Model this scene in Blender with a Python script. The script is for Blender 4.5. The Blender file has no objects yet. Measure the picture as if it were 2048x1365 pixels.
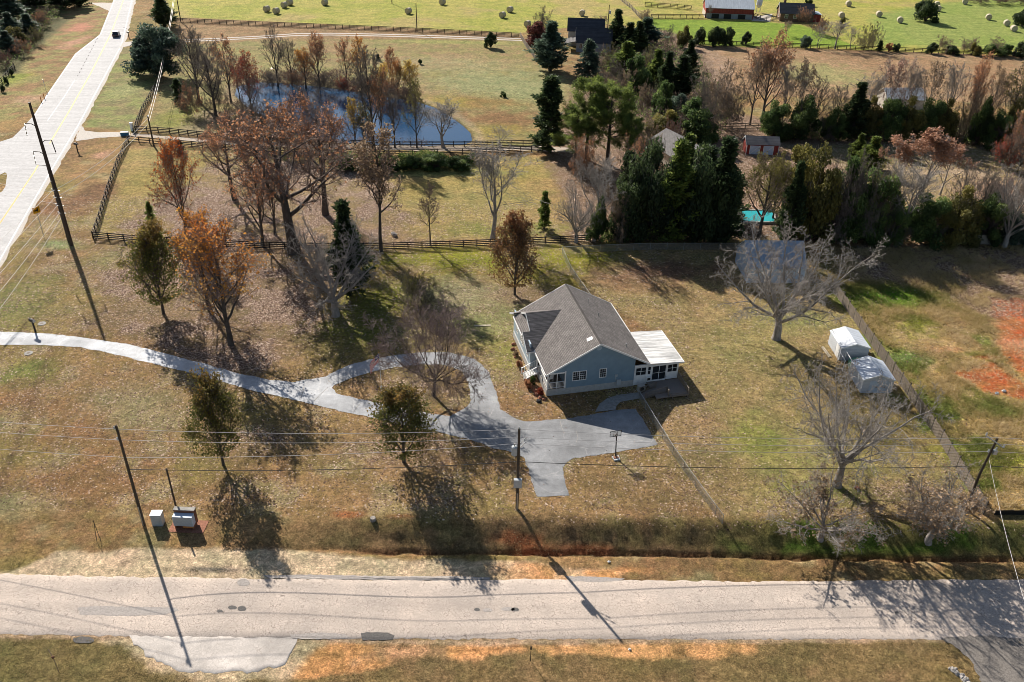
import bpy, math, random
import numpy as np
from math import sin, cos, radians, pi, atan2, hypot
from mathutils import Vector, Matrix

# ---------------------------------------------------------------- camera, sky, sun, exposure
S = bpy.context.scene
COL = S.collection
F, CX, CY, CAMH = 1720.0, 1024.0, 682.5, 63.0
_d = np.array([(965 - CX) / F, (3450 - CY) / F, 1.0]); _d /= np.linalg.norm(_d)
_up = -_d
_y = np.array([0, 0, 1.0]); _y = _y - _up * (_y @ _up); _y /= np.linalg.norm(_y)
_x = np.cross(_y, _up)
RC = np.array([_x, _y, _up])
cam = bpy.data.cameras.new('camera')
cam.sensor_width = 36.0; cam.lens = F / 2048 * 36; cam.clip_start = 1.0; cam.clip_end = 5000
camo = bpy.data.objects.new('camera', cam); COL.objects.link(camo)
_m = Matrix(((RC[0][0], -RC[0][1], -RC[0][2], 0), (RC[1][0], -RC[1][1], -RC[1][2], 0),
             (RC[2][0], -RC[2][1], -RC[2][2], CAMH), (0, 0, 0, 1)))
camo.matrix_world = _m
S.camera = camo
SUN_EL, SUN_AZ = 33.0, -58.5          # elevation; direction the shadows run, degrees from +X
world = bpy.data.worlds.new('World'); S.world = world; world.use_nodes = True
nt = world.node_tree
sky = nt.nodes.new('ShaderNodeTexSky'); sky.sky_type = 'NISHITA'; sky.sun_disc = False
sky.sun_elevation = radians(SUN_EL)
sky.sun_rotation = atan2(-cos(radians(SUN_AZ)), -sin(radians(SUN_AZ)))
bg = nt.nodes['Background']; bg.inputs[1].default_value = 0.058
nt.links.new(sky.outputs[0], bg.inputs[0])
sl = bpy.data.lights.new('sun', 'SUN'); sl.energy = 5.0; sl.angle = radians(0.5); sl.color = (1.0, 0.93, 0.84)
so = bpy.data.objects.new('sun', sl); COL.objects.link(so)
so.location = (-60, 120, 90)
so.rotation_euler = Vector((cos(radians(SUN_AZ)) * cos(radians(SUN_EL)), sin(radians(SUN_AZ)) * cos(radians(SUN_EL)),
                            -sin(radians(SUN_EL)))).to_track_quat('-Z', 'Y').to_euler()
S.view_settings.view_transform = 'Standard'; S.view_settings.look = 'None'
S.view_settings.gamma = 1.0; S.view_settings.use_curve_mapping = False
S.view_settings.exposure = 0.72
S.cycles.filter_width = 0.85; S.cycles.max_bounces = 6; S.cycles.transparent_max_bounces = 8

# ---------------------------------------------------------------- terrain
def at0(px, py, z=0.0):
    w = RC @ np.array([(px - CX) / F, (py - CY) / F, 1.0]); t = (z - CAMH) / w[2]
    return np.array([w[0] * t, w[1] * t, z])
def proj(P):
    c = RC.T @ (np.asarray(P, float) - np.array([0, 0, CAMH])); return CX + F * c[0] / c[2], CY + F * c[1] / c[2]
def sstep(a, b, x):
    t = np.clip((np.asarray(x, float) - a) / (b - a), 0, 1); return t * t * (3 - 2 * t)
_bk = np.array([at0(x, y)[:2] for x, y in ((-400, 1060), (200, 1055), (450, 1045), (700, 1036), (1024, 1030), (1300, 1036), (1536, 1040), (2048, 1046), (2500, 1050))])
def drop(x):
    return 1.6 * sstep(-30, -4, x)
def pip(P, poly):
    x, y = P[:, 0], P[:, 1]; ins = np.zeros(len(P), bool); n = len(poly); d2 = np.full(len(P), 1e18)
    for i in range(n):
        x1, y1 = poly[i]; x2, y2 = poly[(i + 1) % n]
        if y1 != y2:
            ins ^= ((y1 > y) != (y2 > y)) & (x < (x2 - x1) * (y - y1) / (y2 - y1) + x1)
        ex, ey = x2 - x1, y2 - y1
        t = np.clip(((x - x1) * ex + (y - y1) * ey) / (ex * ex + ey * ey + 1e-9), 0, 1)
        d2 = np.minimum(d2, (x - x1 - t * ex) ** 2 + (y - y1 - t * ey) ** 2)
    d = np.sqrt(d2); return np.where(ins, d, -d)
_rs = np.random.RandomState(7)
_LAT = _rs.rand(256, 256)
def vnoise(x, y):
    xi = np.floor(x).astype(int); yi = np.floor(y).astype(int); fx = x - xi; fy = y - yi
    fx = fx * fx * (3 - 2 * fx); fy = fy * fy * (3 - 2 * fy)
    a = _LAT[xi % 256, yi % 256]; b = _LAT[(xi + 1) % 256, yi % 256]; c = _LAT[xi % 256, (yi + 1) % 256]; d = _LAT[(xi + 1) % 256, (yi + 1) % 256]
    return (a * (1 - fx) + b * fx) * (1 - fy) + (c * (1 - fx) + d * fx) * fy
def fbm(x, y, sc, oct=4):
    v = 0; a = .5; s = 0
    for i in range(oct):
        v = v + a * vnoise(x * sc + 17.3 * i, y * sc + 9.1 * i); s += a; a *= .55; sc *= 2.1
    return v / s
POND_PX = [(470, 172), (520, 163), (560, 165), (625, 170), (690, 178), (745, 188), (800, 196), (845, 204), (878, 216), (905, 232), (930, 250), (947, 266), (950, 282), (930, 291),
           (860, 292), (760, 291), (660, 285), (590, 270), (530, 240), (490, 215), (465, 190)]
POND = np.array([at0(*p)[:2] for p in POND_PX])
ROUGH_PX = [(1655, 545), (1700, 500), (2048, 490), (2300, 480), (2400, 1010), (1985, 1015)]
ROUGH = np.array([at0(*p)[:2] for p in ROUGH_PX])
def T(x, y):
    x = np.atleast_1d(np.asarray(x, float)); y = np.atleast_1d(np.asarray(y, float))
    yb = np.interp(x, _bk[:, 0], _bk[:, 1]); D = drop(x)
    jag = (fbm(x, y, .5, 4) - .5) * .9
    s = yb - y + jag
    z = -D * (.35 * sstep(-.6, 3.8, s) + .65 * sstep(.1, 3.4, s))
    z = z - .5 * (D / 1.6) * np.exp(-((s - 3.75) / .36) ** 2) 
    z = z + .3 * (D / 1.6) * sstep(3.6, 4.7, s)
    return z
def at(px, py, h=0.0):
    p = at0(px, py, h)
    if p[1] < 72:
        for _ in range(12):
            p = at0(px, py, float(T(p[0], p[1])[0]) + h)
    return p
def height(b, ty):
    lo, hi = 0.0, 55.0
    for _ in range(40):
        m = (lo + hi) / 2
        if proj(b + np.array([0, 0, m]))[1] > ty: lo = m
        else: hi = m
    return lo
def pxm(p):      # photo pixels per metre across, at a point
    return proj(p + np.array([.5, 0, 0]))[0] - proj(p - np.array([.5, 0, 0]))[0]

# ---------------------------------------------------------------- object helpers
def tag(o, label=None, cat=None, group=None, kind=None):
    if label: o['label'] = label
    if cat: o['category'] = cat
    if group: o['group'] = group
    if kind: o['kind'] = kind
    return o
def thing(name, label, cat, loc=(0, 0, 0), rz=0.0, group=None):
    o = bpy.data.objects.new(name, None); COL.objects.link(o)
    o.empty_display_size = .2
    o.location = loc; o.rotation_euler = (0, 0, rz); return tag(o, label, cat, group)
def link(name, me, parent=None):
    o = bpy.data.objects.new(name, me); COL.objects.link(o)
    if parent is not None: o.parent = parent
    return o
def npmesh(name, V, faces, mats, midx=None, tint=None, smooth=False):
    """faces: list of (n,k) int arrays"""
    me = bpy.data.meshes.new(name)
    V = np.asarray(V, np.float32)
    tot = np.concatenate([np.full(len(f), f.shape[1], np.int32) for f in faces])
    idx = np.concatenate([f.ravel() for f in faces]).astype(np.int32)
    st = np.concatenate([[0], np.cumsum(tot)[:-1]]).astype(np.int32)
    me.vertices.add(len(V)); me.vertices.foreach_set('co', V.ravel())
    me.loops.add(len(idx)); me.loops.foreach_set('vertex_index', idx)
    me.polygons.add(len(tot)); me.polygons.foreach_set('loop_start', st); me.polygons.foreach_set('loop_total', tot)
    if smooth: me.polygons.foreach_set('use_smooth', np.ones(len(tot), bool))
    for m in mats: me.materials.append(m)
    if midx is not None: me.polygons.foreach_set('material_index', np.asarray(midx, np.int32))
    if tint is not None:
        a = me.attributes.new('tint', 'FLOAT', 'FACE'); a.data.foreach_set('value', np.asarray(tint, np.float32))
    me.update(calc_edges=True); me.validate()
    return me
class G:
    """collects boxes, prisms, tubes into one mesh"""
    def __init__(s): s.v = []; s.f = []; s.m = []; s.cur = 0
    def mat(s, i): s.cur = i; return s
    def face(s, pts):
        n = len(s.v); s.v += [tuple(p) for p in pts]; s.f.append(tuple(range(n, n + len(pts)))); s.m.append(s.cur); return s
    def box(s, x0, x1, y0, y1, z0, z1):
        n = len(s.v)
        s.v += [(x0, y0, z0), (x1, y0, z0), (x1, y1, z0), (x0, y1, z0), (x0, y0, z1), (x1, y0, z1), (x1, y1, z1), (x0, y1, z1)]
        for q in ((3, 2, 1, 0), (4, 5, 6, 7), (0, 1, 5, 4), (1, 2, 6, 5), (2, 3, 7, 6), (3, 0, 4, 7)):
            s.f.append(tuple(n + i for i in q)); s.m.append(s.cur)
        return s
    def prism(s, pts, off):
        """closed polygon pts extruded by vector off"""
        n = len(s.v); k = len(pts); off = Vector(off)
        s.v += [tuple(p) for p in pts] + [tuple(Vector(p) + off) for p in pts]
        s.f.append(tuple(range(n + k - 1, n - 1, -1))); s.f.append(tuple(range(n + k, n + 2 * k)))
        for i in range(k):
            j = (i + 1) % k; s.f.append((n + i, n + j, n + k + j, n + k + i))
        s.m += [s.cur] * (k + 2); return s
    def bar(s, a, b, w, h=None, up=(0, 0, 1)):
        """square bar between two points"""
        a = Vector(a); b = Vector(b); d = (b - a).normalized(); h = h or w
        u = Vector(up)
        if abs(d.dot(u)) > .97: u = Vector((0, 1, 0))
        r = d.cross(u).normalized(); u = r.cross(d)
        q = [a + r * (sx * w / 2) + u * (sz * h / 2) for sx, sz in ((-1, -1), (1, -1), (1, 1), (-1, 1))]
        return s.prism(q, b - a)
    def tube(s, pts, rad, k=8, cap=True):
        pts = [Vector(p) for p in pts]
        if not hasattr(rad, '__len__'): rad = [rad] * len(pts)
        n = len(s.v)
        for i, p in enumerate(pts):
            d = (pts[min(i + 1, len(pts) - 1)] - pts[max(i - 1, 0)]).normalized()
            ref = Vector((0, 0, 1)) if abs(d.z) < .9 else Vector((1, 0, 0))
            a = d.cross(ref).normalized(); b = d.cross(a)
            for j in range(k):
                t = 2 * pi * j / k; s.v.append(tuple(p + (a * cos(t) + b * sin(t)) * rad[i]))
        for i in range(len(pts) - 1):
            for j in range(k):
                s.f.append((n + i * k + j, n + i * k + (j + 1) % k, n + (i + 1) * k + (j + 1) % k, n + (i + 1) * k + j)); s.m.append(s.cur)
        if cap:
            s.f.append(tuple(n + j for j in range(k - 1, -1, -1))); s.m.append(s.cur)
            e = n + (len(pts) - 1) * k; s.f.append(tuple(e + j for j in range(k))); s.m.append(s.cur)
        return s
    def ball(s, c, rx, ry=None, rz=None, nu=10, nv=6):
        ry = ry or rx; rz = rz or rx; n = len(s.v)
        for i in range(nv + 1):
            ph = pi * i / nv
            for j in range(nu):
                th = 2 * pi * j / nu
                s.v.append((c[0] + rx * sin(ph) * cos(th), c[1] + ry * sin(ph) * sin(th), c[2] + rz * cos(ph)))
        for i in range(nv):
            for j in range(nu):
                s.f.append((n + i * nu + j, n + (i + 1) * nu + j, n + (i + 1) * nu + (j + 1) % nu, n + i * nu + (j + 1) % nu)); s.m.append(s.cur)
        return s
    def mesh(s, name, mats):
        me = bpy.data.meshes.new(name); me.from_pydata(s.v, [], s.f)
        for m in (mats if isinstance(mats, (list, tuple)) else [mats]): me.materials.append(m)
        me.polygons.foreach_set('material_index', s.m); me.update()
        return me
    def make(s, name, mats, parent=None): return link(name, s.mesh(name, mats), parent)

# ---------------------------------------------------------------- materials
def newmat(name):
    m = bpy.data.materials.new(name); m.use_nodes = True; return m, m.node_tree, m.node_tree.nodes['Principled BSDF']
def mixrgb(t, mode, fac, a, b):
    n = t.nodes.new('ShaderNodeMix'); n.data_type = 'RGBA'; n.blend_type = mode; n.clamp_factor = True
    for sock, v in ((n.inputs[0], fac), (n.inputs[6], a), (n.inputs[7], b)):
        if hasattr(v, 'is_output'): t.links.new(v, sock)
        elif hasattr(v, '__len__'): sock.default_value = tuple(v) + (1,) if len(v) == 3 else tuple(v)
        else: sock.default_value = v
    return n.outputs[2]
def ramp(t, fac, stops):
    n = t.nodes.new('ShaderNodeValToRGB'); e = n.color_ramp.elements
    while len(e) < len(stops): e.new(.5)
    for q, (p, c) in zip(e, stops):
        q.position = p; q.color = tuple(c) + (1,) if hasattr(c, '__len__') else (c, c, c, 1)
    t.links.new(fac, n.inputs[0]); return n.outputs[0]
def noise(t, scale, detail=4, rough=.6, vec=None, dist=0):
    n = t.nodes.new('ShaderNodeTexNoise'); n.inputs['Scale'].default_value = scale; n.inputs['Detail'].default_value = detail
    n.inputs['Roughness'].default_value = rough; n.inputs['Distortion'].default_value = dist
    if vec is not None: t.links.new(vec, n.inputs['Vector'])
    return n.outputs[0]
def coords(t, scale=(1, 1, 1), rz=0):
    c = t.nodes.new('ShaderNodeTexCoord'); m = t.nodes.new('ShaderNodeMapping'); m.inputs['Scale'].default_value = scale; m.inputs['Rotation'].default_value = (0, 0, rz)
    t.links.new(c.outputs['Object'], m.inputs[0]); return m.outputs[0]
def bump(t, h, bs, strength=.5, dist=.05):
    b = t.nodes.new('ShaderNodeBump'); b.inputs['Strength'].default_value = strength; b.inputs['Distance'].default_value = dist
    t.links.new(h, b.inputs['Height']); t.links.new(b.outputs[0], bs.inputs['Normal'])
def plain(name, c, rough=.7, var=.25, sc=6.0, metal=0.0, stretch=(1, 1, 1), spec=.3, bmp=0):
    m, t, b = newmat(name); v = coords(t, stretch); n = noise(t, sc, 5, .65, v)
    lo = [x * (1 - var) for x in c]; hi = [min(1, x * (1 + var)) for x in c]
    t.links.new(ramp(t, n, [(.3, lo), (.7, hi)]), b.inputs['Base Color'])
    b.inputs['Roughness'].default_value = rough; b.inputs['Metallic'].default_value = metal; b.inputs['Specular IOR Level'].default_value = spec
    if bmp: bump(t, n, b, .6, bmp)
    return m
def leafmat(name, c0, c1, c2, trans=.35):
    m, t, b = newmat(name)
    a = t.nodes.new('ShaderNodeAttribute'); a.attribute_name = 'tint'
    col = ramp(t, a.outputs['Fac'], [(.05, c0), (.5, c1), (.95, c2)])
    oi = t.nodes.new('ShaderNodeObjectInfo')
    hs = t.nodes.new('ShaderNodeHueSaturation'); t.links.new(col, hs.inputs['Color'])
    mr = t.nodes.new('ShaderNodeMapRange'); mr.inputs[3].default_value = .8; mr.inputs[4].default_value = 1.2
    t.links.new(oi.outputs['Random'], mr.inputs[0]); t.links.new(mr.outputs[0], hs.inputs['Value'])
    tr = t.nodes.new('ShaderNodeBsdfTranslucent'); mx = t.nodes.new('ShaderNodeMixShader'); mx.inputs[0].default_value = trans
    t.links.new(hs.outputs[0], b.inputs['Base Color']); t.links.new(hs.outputs[0], tr.inputs[0])
    b.inputs['Roughness'].default_value = .6; b.inputs['Specular IOR Level'].default_value = .25
    t.links.new(b.outputs[0], mx.inputs[1]); t.links.new(tr.outputs[0], mx.inputs[2])
    t.links.new(mx.outputs[0], t.nodes['Material Output'].inputs[0]); return m
M = {}
M['white'] = plain('white_paint', (.78, .78, .76), .5, .08, 3)
M['blackwood'] = plain('dark_stained_wood', (.014, .012, .012), .75, .5, 9)
M['greywood'] = plain('weathered_grey_wood', (.2, .165, .13), .85, .4, 5, stretch=(1, 1, .15))
M['deckwood'] = plain('weathered_deck_wood', (.24, .2, .17), .85, .35, 5, stretch=(1, 8, 1))
M['polewood'] = plain('creosoted_pole', (.075, .058, .043), .85, .45, 6, stretch=(1, 1, .1))
M['steelpole'] = plain('dark_weathering_steel', (.055, .04, .033), .6, .3, 4)
M['grey'] = plain('grey_painted_metal', (.42, .45, .46), .45, .1, 4, spec=.4)
M['galv'] = plain('galvanised_steel', (.42, .43, .43), .4, .2, 8, metal=.6)
M['wire'] = plain('aluminium_wire', (.5, .48, .46), .45, .1, 4, metal=.3)
M['cable'] = plain('black_cable', (.03, .03, .03), .6, .2, 4)
M['black'] = plain('black_plastic', (.015, .015, .016), .5, .2, 5)
M['glass'] = plain('dark_window_glass', (.015, .02, .025), .06, .3, .8, spec=.8)
M['concrete'] = plain('concrete', (.3, .285, .26), .85, .25, 3)
M['foundation'] = plain('painted_block', (.42, .41, .39), .85, .15, 2.5)
M['orange'] = plain('orange_board', (.5, .2, .05), .7, .2, 5)
M['rust'] = plain('rusty_metal', (.22, .1, .06), .8, .4, 5)
M['yellow'] = plain('yellow_sign', (.75, .36, .01), .45, .05, 4)
M['hay'] = plain('weathered_hay', (.46, .40, .30), .95, .45, 7, bmp=.05)
M['rock'] = plain('stone', (.38, .35, .32), .9, .4, 3, bmp=.05)
M['redrock'] = plain('red_rock', (.3, .13, .08), .9, .4, 6, bmp=.05)
M['bark_grey'] = plain('pale_grey_bark', (.29, .262, .235), .9, .45, 6, stretch=(1, 1, .3))
M['bark_dark'] = plain('dark_bark', (.085, .072, .062), .9, .5, 6, stretch=(1, 1, .3))
M['bark_tan'] = plain('tan_twigs', (.22, .16, .13), .9, .4, 6)
M['brush_twig'] = plain('grey_brown_brush_twigs', (.165, .14, .118), .9, .45, 6)
M['twig_purple'] = plain('brown_purple_twigs', (.24, .18, .16), .9, .4, 6)
M['redpaint'] = plain('barn_red', (.26, .045, .035), .75, .35, 3, stretch=(1, 1, .2))
M['tin'] = plain('galvanised_tin_roof', (.5, .53, .55), .5, .2, 2, spec=.4)
M['bluegreen'] = plain('green_tarp', (.12, .3, .2), .6, .25, 4)

# ---------------------------------------------------------------- ground
def W(pts): return np.array([at(*p)[:2] for p in pts])
xs = np.unique(np.concatenate([np.arange(-62, 66, .42), np.arange(-150, 150, 1.0), np.arange(-320, 340, 2.6), np.linspace(-1500, 1500, 60)]).round(2))
ys = np.unique(np.concatenate([np.arange(40, 72, .3), np.arange(72, 150, .45), np.arange(150, 400, 1.0), np.linspace(400, 2600, 40), np.linspace(-60, 40, 30)]).round(2))
GX, GY = np.meshgrid(xs, ys); gx, gy = GX.ravel(), GY.ravel(); NV = len(gx)
gz = T(gx, gy)
sdp = pip(np.stack([gx, gy], 1), [tuple(p) for p in POND])
gz = gz - 1.2 * sstep(-.3, 4, sdp)
n1 = fbm(gx, gy, .09, 5); n2 = fbm(gx + 300, gy + 70, .05, 4); n3 = fbm(gx + 90, gy - 40, .3, 4); n4 = fbm(gx - 140, gy + 33, .9, 3)
colr = np.zeros((NV, 3)); lit = np.zeros(NV); rgh = np.zeros(NV)
def lerp(a, b, t): return a * (1 - t)[:, None] + np.asarray(b)[None] * t[:, None]
TAN = (.27, .175, .088); OLV = (.215, .17, .07); GRN = (.18, .19, .06); SAGE = (.29, .26, .15); STRAW = (.30, .215, .105); BRN = (.20, .12, .065)
YEL = (.26, .21, .06); FIELD = (.27, .285, .062); CLAY = (.33, .105, .045); SAND = (.50, .40, .285); OSAND = (.52, .27, .12); TANF = (.27, .185, .105); PINK = (.33, .24, .18); DIRT = (.15, .10, .068); VGRN = (.10, .17, .02); LITC = (.195, .14, .088)
colr[:] = TAN
colr = lerp(colr, OLV, sstep(.42, .62, n1)); colr = lerp(colr, BRN, .7 * sstep(.50, .68, n2)); colr = lerp(colr, SAGE, .55 * sstep(.55, .72, n3)); colr = lerp(colr, YEL, .25 * sstep(.5, .7, n4))
def area(px, soft=1.5, jit=3.0):
    P = W(px); lo = P.min(0) - 12; hi = P.max(0) + 12
    k = np.where((gx > lo[0]) & (gx < hi[0]) & (gy > lo[1]) & (gy < hi[1]))[0]
    w = np.zeros(NV)
    if len(k):
        sd = pip(np.stack([gx[k], gy[k]], 1), [tuple(p) for p in P])
        w[k] = sstep(-soft, soft, sd + (n3[k] - .5) * 2 * jit + (n4[k] - .5) * jit)
    return w
def blob(px, py, rx, ry, pw=1.0, ns=1.1):
    c = at(px, py)[:2]; d = np.sqrt(((gx - c[0]) / rx) ** 2 + ((gy - c[1]) / ry) ** 2)
    return pw * sstep(1.2, .2, d + (n3 - .5) * ns + (n4 - .5) * ns * .5)
def paint(w, c, nz=None):
    global colr
    if nz is not None: w = w * nz
    colr = lerp(colr, c, np.clip(w, 0, 1))
hi1 = sstep(.40, .62, n1); hi3 = sstep(.42, .6, n3); hi2 = sstep(.42, .6, n2)
# far hay fields
w = area([(340, 34), (1035, 66), (1240, 45), (1290, 70), (1420, 95), (1600, 96), (2048, 112), (2900, 130), (2900, -250), (-600, -250), (300, -200)], 1.0, .6)
paint(w, FIELD); paint(w * hi1, (.32, .30, .085)); paint(w * sstep(.52, .7, n2), (.33, .275, .11))
w2 = area([(1290, 38), (1400, 40), (1540, 45), (1600, 50), (1720, 95), (1600, 92), (1420, 92), (1310, 72)], .8, .6); paint(w2, (.17, .25, .035))
w2 = area([(1740, 30), (2060, -20), (2400, 40), (2400, 115), (1760, 90)], 3, 3); paint(w2 * .8, (.19, .26, .07))
# strip south of the far fence, both sides of the gravel drive
w = area([(350, 36), (1035, 70), (1070, 85), (880, 78), (560, 80), (360, 88)], .8, .5); paint(w, TANF); paint(w * hi3 * .5, BRN)
# pond meadow
w = area([(355, 90), (560, 80), (880, 80), (1045, 82), (1075, 125), (1140, 170), (1100, 300), (940, 292), (300, 252), (325, 150)], 2, 2)
paint(w, (.235, .195, .095)); paint(w * hi1 * .8, TANF); paint(w * hi3 * .6, (.22, .22, .085))
paint(blob(880, 130, 30, 12), SAGE, hi3 * .6 + .4); paint(blob(990, 165, 22, 14), (.235, .245, .125)); paint(blob(1040, 180, 14, 20), (.235, .245, .125))
paint(blob(1010, 240, 15, 10), (.20, .12, .06)); paint(blob(960, 205, 16, 6), (.22, .15, .06)); paint(blob(890, 205, 7, 7), YEL); paint(blob(985, 262, 10, 6), YEL); paint(blob(910, 85, 30, 3), (.25, .25, .09))
paint(blob(400, 250, 12, 10), (.24, .2, .12)); paint(blob(360, 235, 6, 12), (.2, .21, .05))
# paddock
w = area([(255, 300), (345, 292), (700, 320), (1070, 310), (1150, 350), (1160, 478), (985, 478), (480, 484), (190, 474)], 1, .8)
paint(w, (.30, .225, .105)); paint(w * hi3 * .6, (.265, .225, .085)); paint(w * hi1 * .5, YEL)
paint(blob(1090, 400, 8, 14), (.29, .20, .09)); paint(blob(960, 400, 16, 10), (.26, .22, .09)); paint(blob(1020, 460, 14, 4), (.2, .2, .06)); paint(blob(900, 345, 22, 3), (.22, .22, .08))
# yard greens
paint(blob(880, 520, 18, 6), (.19, .195, .025)); paint(blob(800, 590, 12, 8), (.17, .18, .03)); paint(blob(1160, 520, 10, 6), (.21, .21, .02)); paint(blob(1110, 560, 8, 4), (.2, .18, .03))
paint(blob(930, 600, 10, 8), (.27, .25, .15)); paint(blob(985, 650, 7, 7), (.24, .24, .11)); paint(blob(1010, 720, 4, 7), (.22, .21, .07)); paint(blob(700, 650, 12, 7), (.14, .15, .035))
# back yard
w = area([(1130, 490), (1460, 490), (1660, 560), (1960, 1020), (1440, 1035), (1290, 800), (1350, 690), (1190, 590)], 1, .8)
paint(w, (.28, .20, .105)); paint(w * hi3 * .6, (.26, .215, .10)); paint(w * hi2 * .4, (.235, .195, .085))
paint(blob(1160, 520, 10, 7), (.2, .2, .025)); paint(blob(1270, 560, 10, 4), (.21, .13, .075)); paint(blob(1330, 540, 12, 4), (.17, .10, .07))
paint(blob(1580, 640, 9, 6), (.25, .24, .10)); paint(blob(1500, 700, 10, 8), (.26, .225, .10)); paint(blob(1620, 900, 12, 8), (.24, .22, .09)); paint(blob(1500, 880, 6, 5), (.2, .21, .06)); paint(blob(1760, 860, 8, 6), (.2, .16, .06)); paint(blob(1380, 850, 6, 6), (.27, .19, .10)); paint(blob(1640, 990, 8, 2.5), (.21, .22, .065))
paint(blob(1400, 920, 7, 5), (.2, .16, .075)); paint(blob(1300, 980, 12, 4), (.2, .14, .07))
# left verge of the highway, right verge
w = area([(240, 95), (320, 95), (320, 150), (262, 262), (170, 255)], 1, 1); paint(w, (.215, .185, .095)); paint(w * hi3, (.22, .235, .09)); paint(blob(250, 180, 5, 10), (.25, .26, .12))
paint(blob(20, 610, 8, 12), (.165, .165, .06)); paint(blob(110, 420, 8, 6), (.2, .115, .06)); paint(blob(180, 390, 5, 10), (.18, .105, .06)); paint(blob(120, 490, 5, 2.5), (.2, .24, .11)); paint(blob(215, 325, 2.2, 5), (.42, .28, .22), hi3); paint(blob(205, 310, 2, 3), (.36, .22, .15)); paint(blob(40, 760, 6, 6), (.15, .17, .05))
paint(blob(230, 520, 6, 6), (.22, .2, .09))
for q in ((60, 800, 7, 5), (180, 860, 8, 4), (120, 960, 9, 4)): paint(blob(*q), (.22, .13, .065))
for q in ((260, 800, 6, 4), (300, 830, 6, 4), (20, 1010, 6, 3)): paint(blob(*q), (.24, .21, .115))
# beyond the highway
w = area([(-400, 400), (-600, -100), (225, -150), (218, 20), (200, 70), (150, 108), (92, 190), (60, 240), (0, 260)], .6, .6)
paint(w, (.25, .16, .085)); paint(w * hi3 * .8, (.25, .24, .095)); 
w = area([(-100, 30), (100, 8), (140, 40), (60, 110), (0, 190), (-100, 200)], 1, 1); paint(w, (.11, .105, .05))
paint(blob(165, 55, 4, 10), (.42, .2, .14)); paint(blob(150, 85, 3, 10), (.42, .24, .17)); paint(blob(60, 200, 5, 6), (.42, .27, .19), hi3 * .5 + .5); paint(blob(20, 160, 6, 8), (.22, .25, .05)); paint(blob(10, 250, 5, 6), (.3, .2, .09)); paint(blob(20, 20, 14, 10), (.22, .27, .1))
# woods, house lots, fields on the right
w = area([(1195, 90), (1330, 60), (1470, 120), (1460, 230), (1560, 240), (2300, 270), (2300, 480), (1560, 480), (1150, 480), (1100, 310), (1150, 170)], 2, 2)
paint(w, DIRT); paint(w * hi3, (.16, .105, .06)); lit = np.maximum(lit, w * .5)
w = area([(1400, 92), (1600, 98), (2300, 122), (2300, 215), (1480, 190), (1440, 150)], 1, 1.5); paint(w, (.27, .175, .105)); paint(w * hi3 * .5, (.33, .235, .15)); paint(blob(1650, 150, 16, 16), (.27, .25, .12))
w = area([(1690, 330), (2300, 320), (2300, 430), (1700, 440)], 2, 2); paint(w, (.30, .24, .10)); paint(blob(1990, 385, 9, 12), (.3, .18, .12)); paint(blob(1900, 345, 20, 2), (.42, .33, .22))
w = area([(1560, 290), (2300, 290), (2300, 330), (1690, 335)], 2, 2); paint(w, (.17, .16, .06))
paint(blob(1500, 415, 8, 4), (.42, .28, .2)); paint(blob(1640, 410, 8, 5), (.4, .26, .18)); paint(blob(1400, 300, 10, 5), (.3, .2, .13))
# rough field
w = area([tuple(p) for p in ROUGH_PX], .8, .3)
paint(w, (.36, .255, .11)); paint(w * hi3, (.27, .245, .07)); paint(w * sstep(.52, .68, n1) * .7, (.21, .135, .07)); paint(w * sstep(.52, .68, n4) * .6, (.40, .29, .17)); rgh = np.maximum(rgh, w)
paint(area([(1668, 600), (1760, 630), (1905, 800), (2010, 960), (1970, 1010), (1850, 850), (1700, 650)], 1, 2), (.17, .22, .05), .35 + .65 * hi3); paint(blob(1850, 800, 6, 4), (.17, .22, .05), hi3); paint(blob(1950, 680, 5, 2), (.16, .2, .05), hi3)
d = area([(1690, 515), (1740, 490), (2300, 490), (2300, 600), (1990, 640), (1830, 570), (1720, 555)], 1.5, 1.5); paint(d, DIRT); paint(d * hi3, (.19, .125, .075)); lit = np.maximum(lit, d * .6); rgh = rgh * (1 - d * .6)
paint(blob(1780, 590, 11, 5, 1, .5), (.075, .16, .012)); paint(blob(1700, 600, 4, 4), (.09, .13, .02)); paint(blob(1835, 645, 3, 3), (.2, .22, .03)); paint(blob(1810, 720, 4, 3), (.13, .19, .06)); paint(blob(1990, 920, 8, 3), (.21, .22, .04)); paint(blob(1980, 810, 5, 3), (.19, .21, .06))
cl = np.maximum(area([(1985, 596), (2060, 600), (2300, 640), (2300, 760), (2048, 755), (2005, 700), (1990, 640)], .8, 1.0), area([(1905, 745), (1985, 725), (2060, 775), (2060, 800), (1990, 790), (1945, 770)], .6, .9)); paint(cl, (.40, .105, .04), .55 + .45 * hi3); rgh = rgh * (1 - cl * .8); paint(blob(1975, 715, 2.6, .7, 1, .4), CLAY); paint(blob(1955, 755, 2.2, 1.1), (.34, .11, .05)); paint(blob(1960, 520, 1.6, 1.6), (.42, .16, .04)); paint(blob(1970, 535, 3.2, 1.4), (.5, .23, .07)); paint(blob(1930, 500, 1.2, 1.8, 1, .4), (.30, .10, .03))
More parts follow.
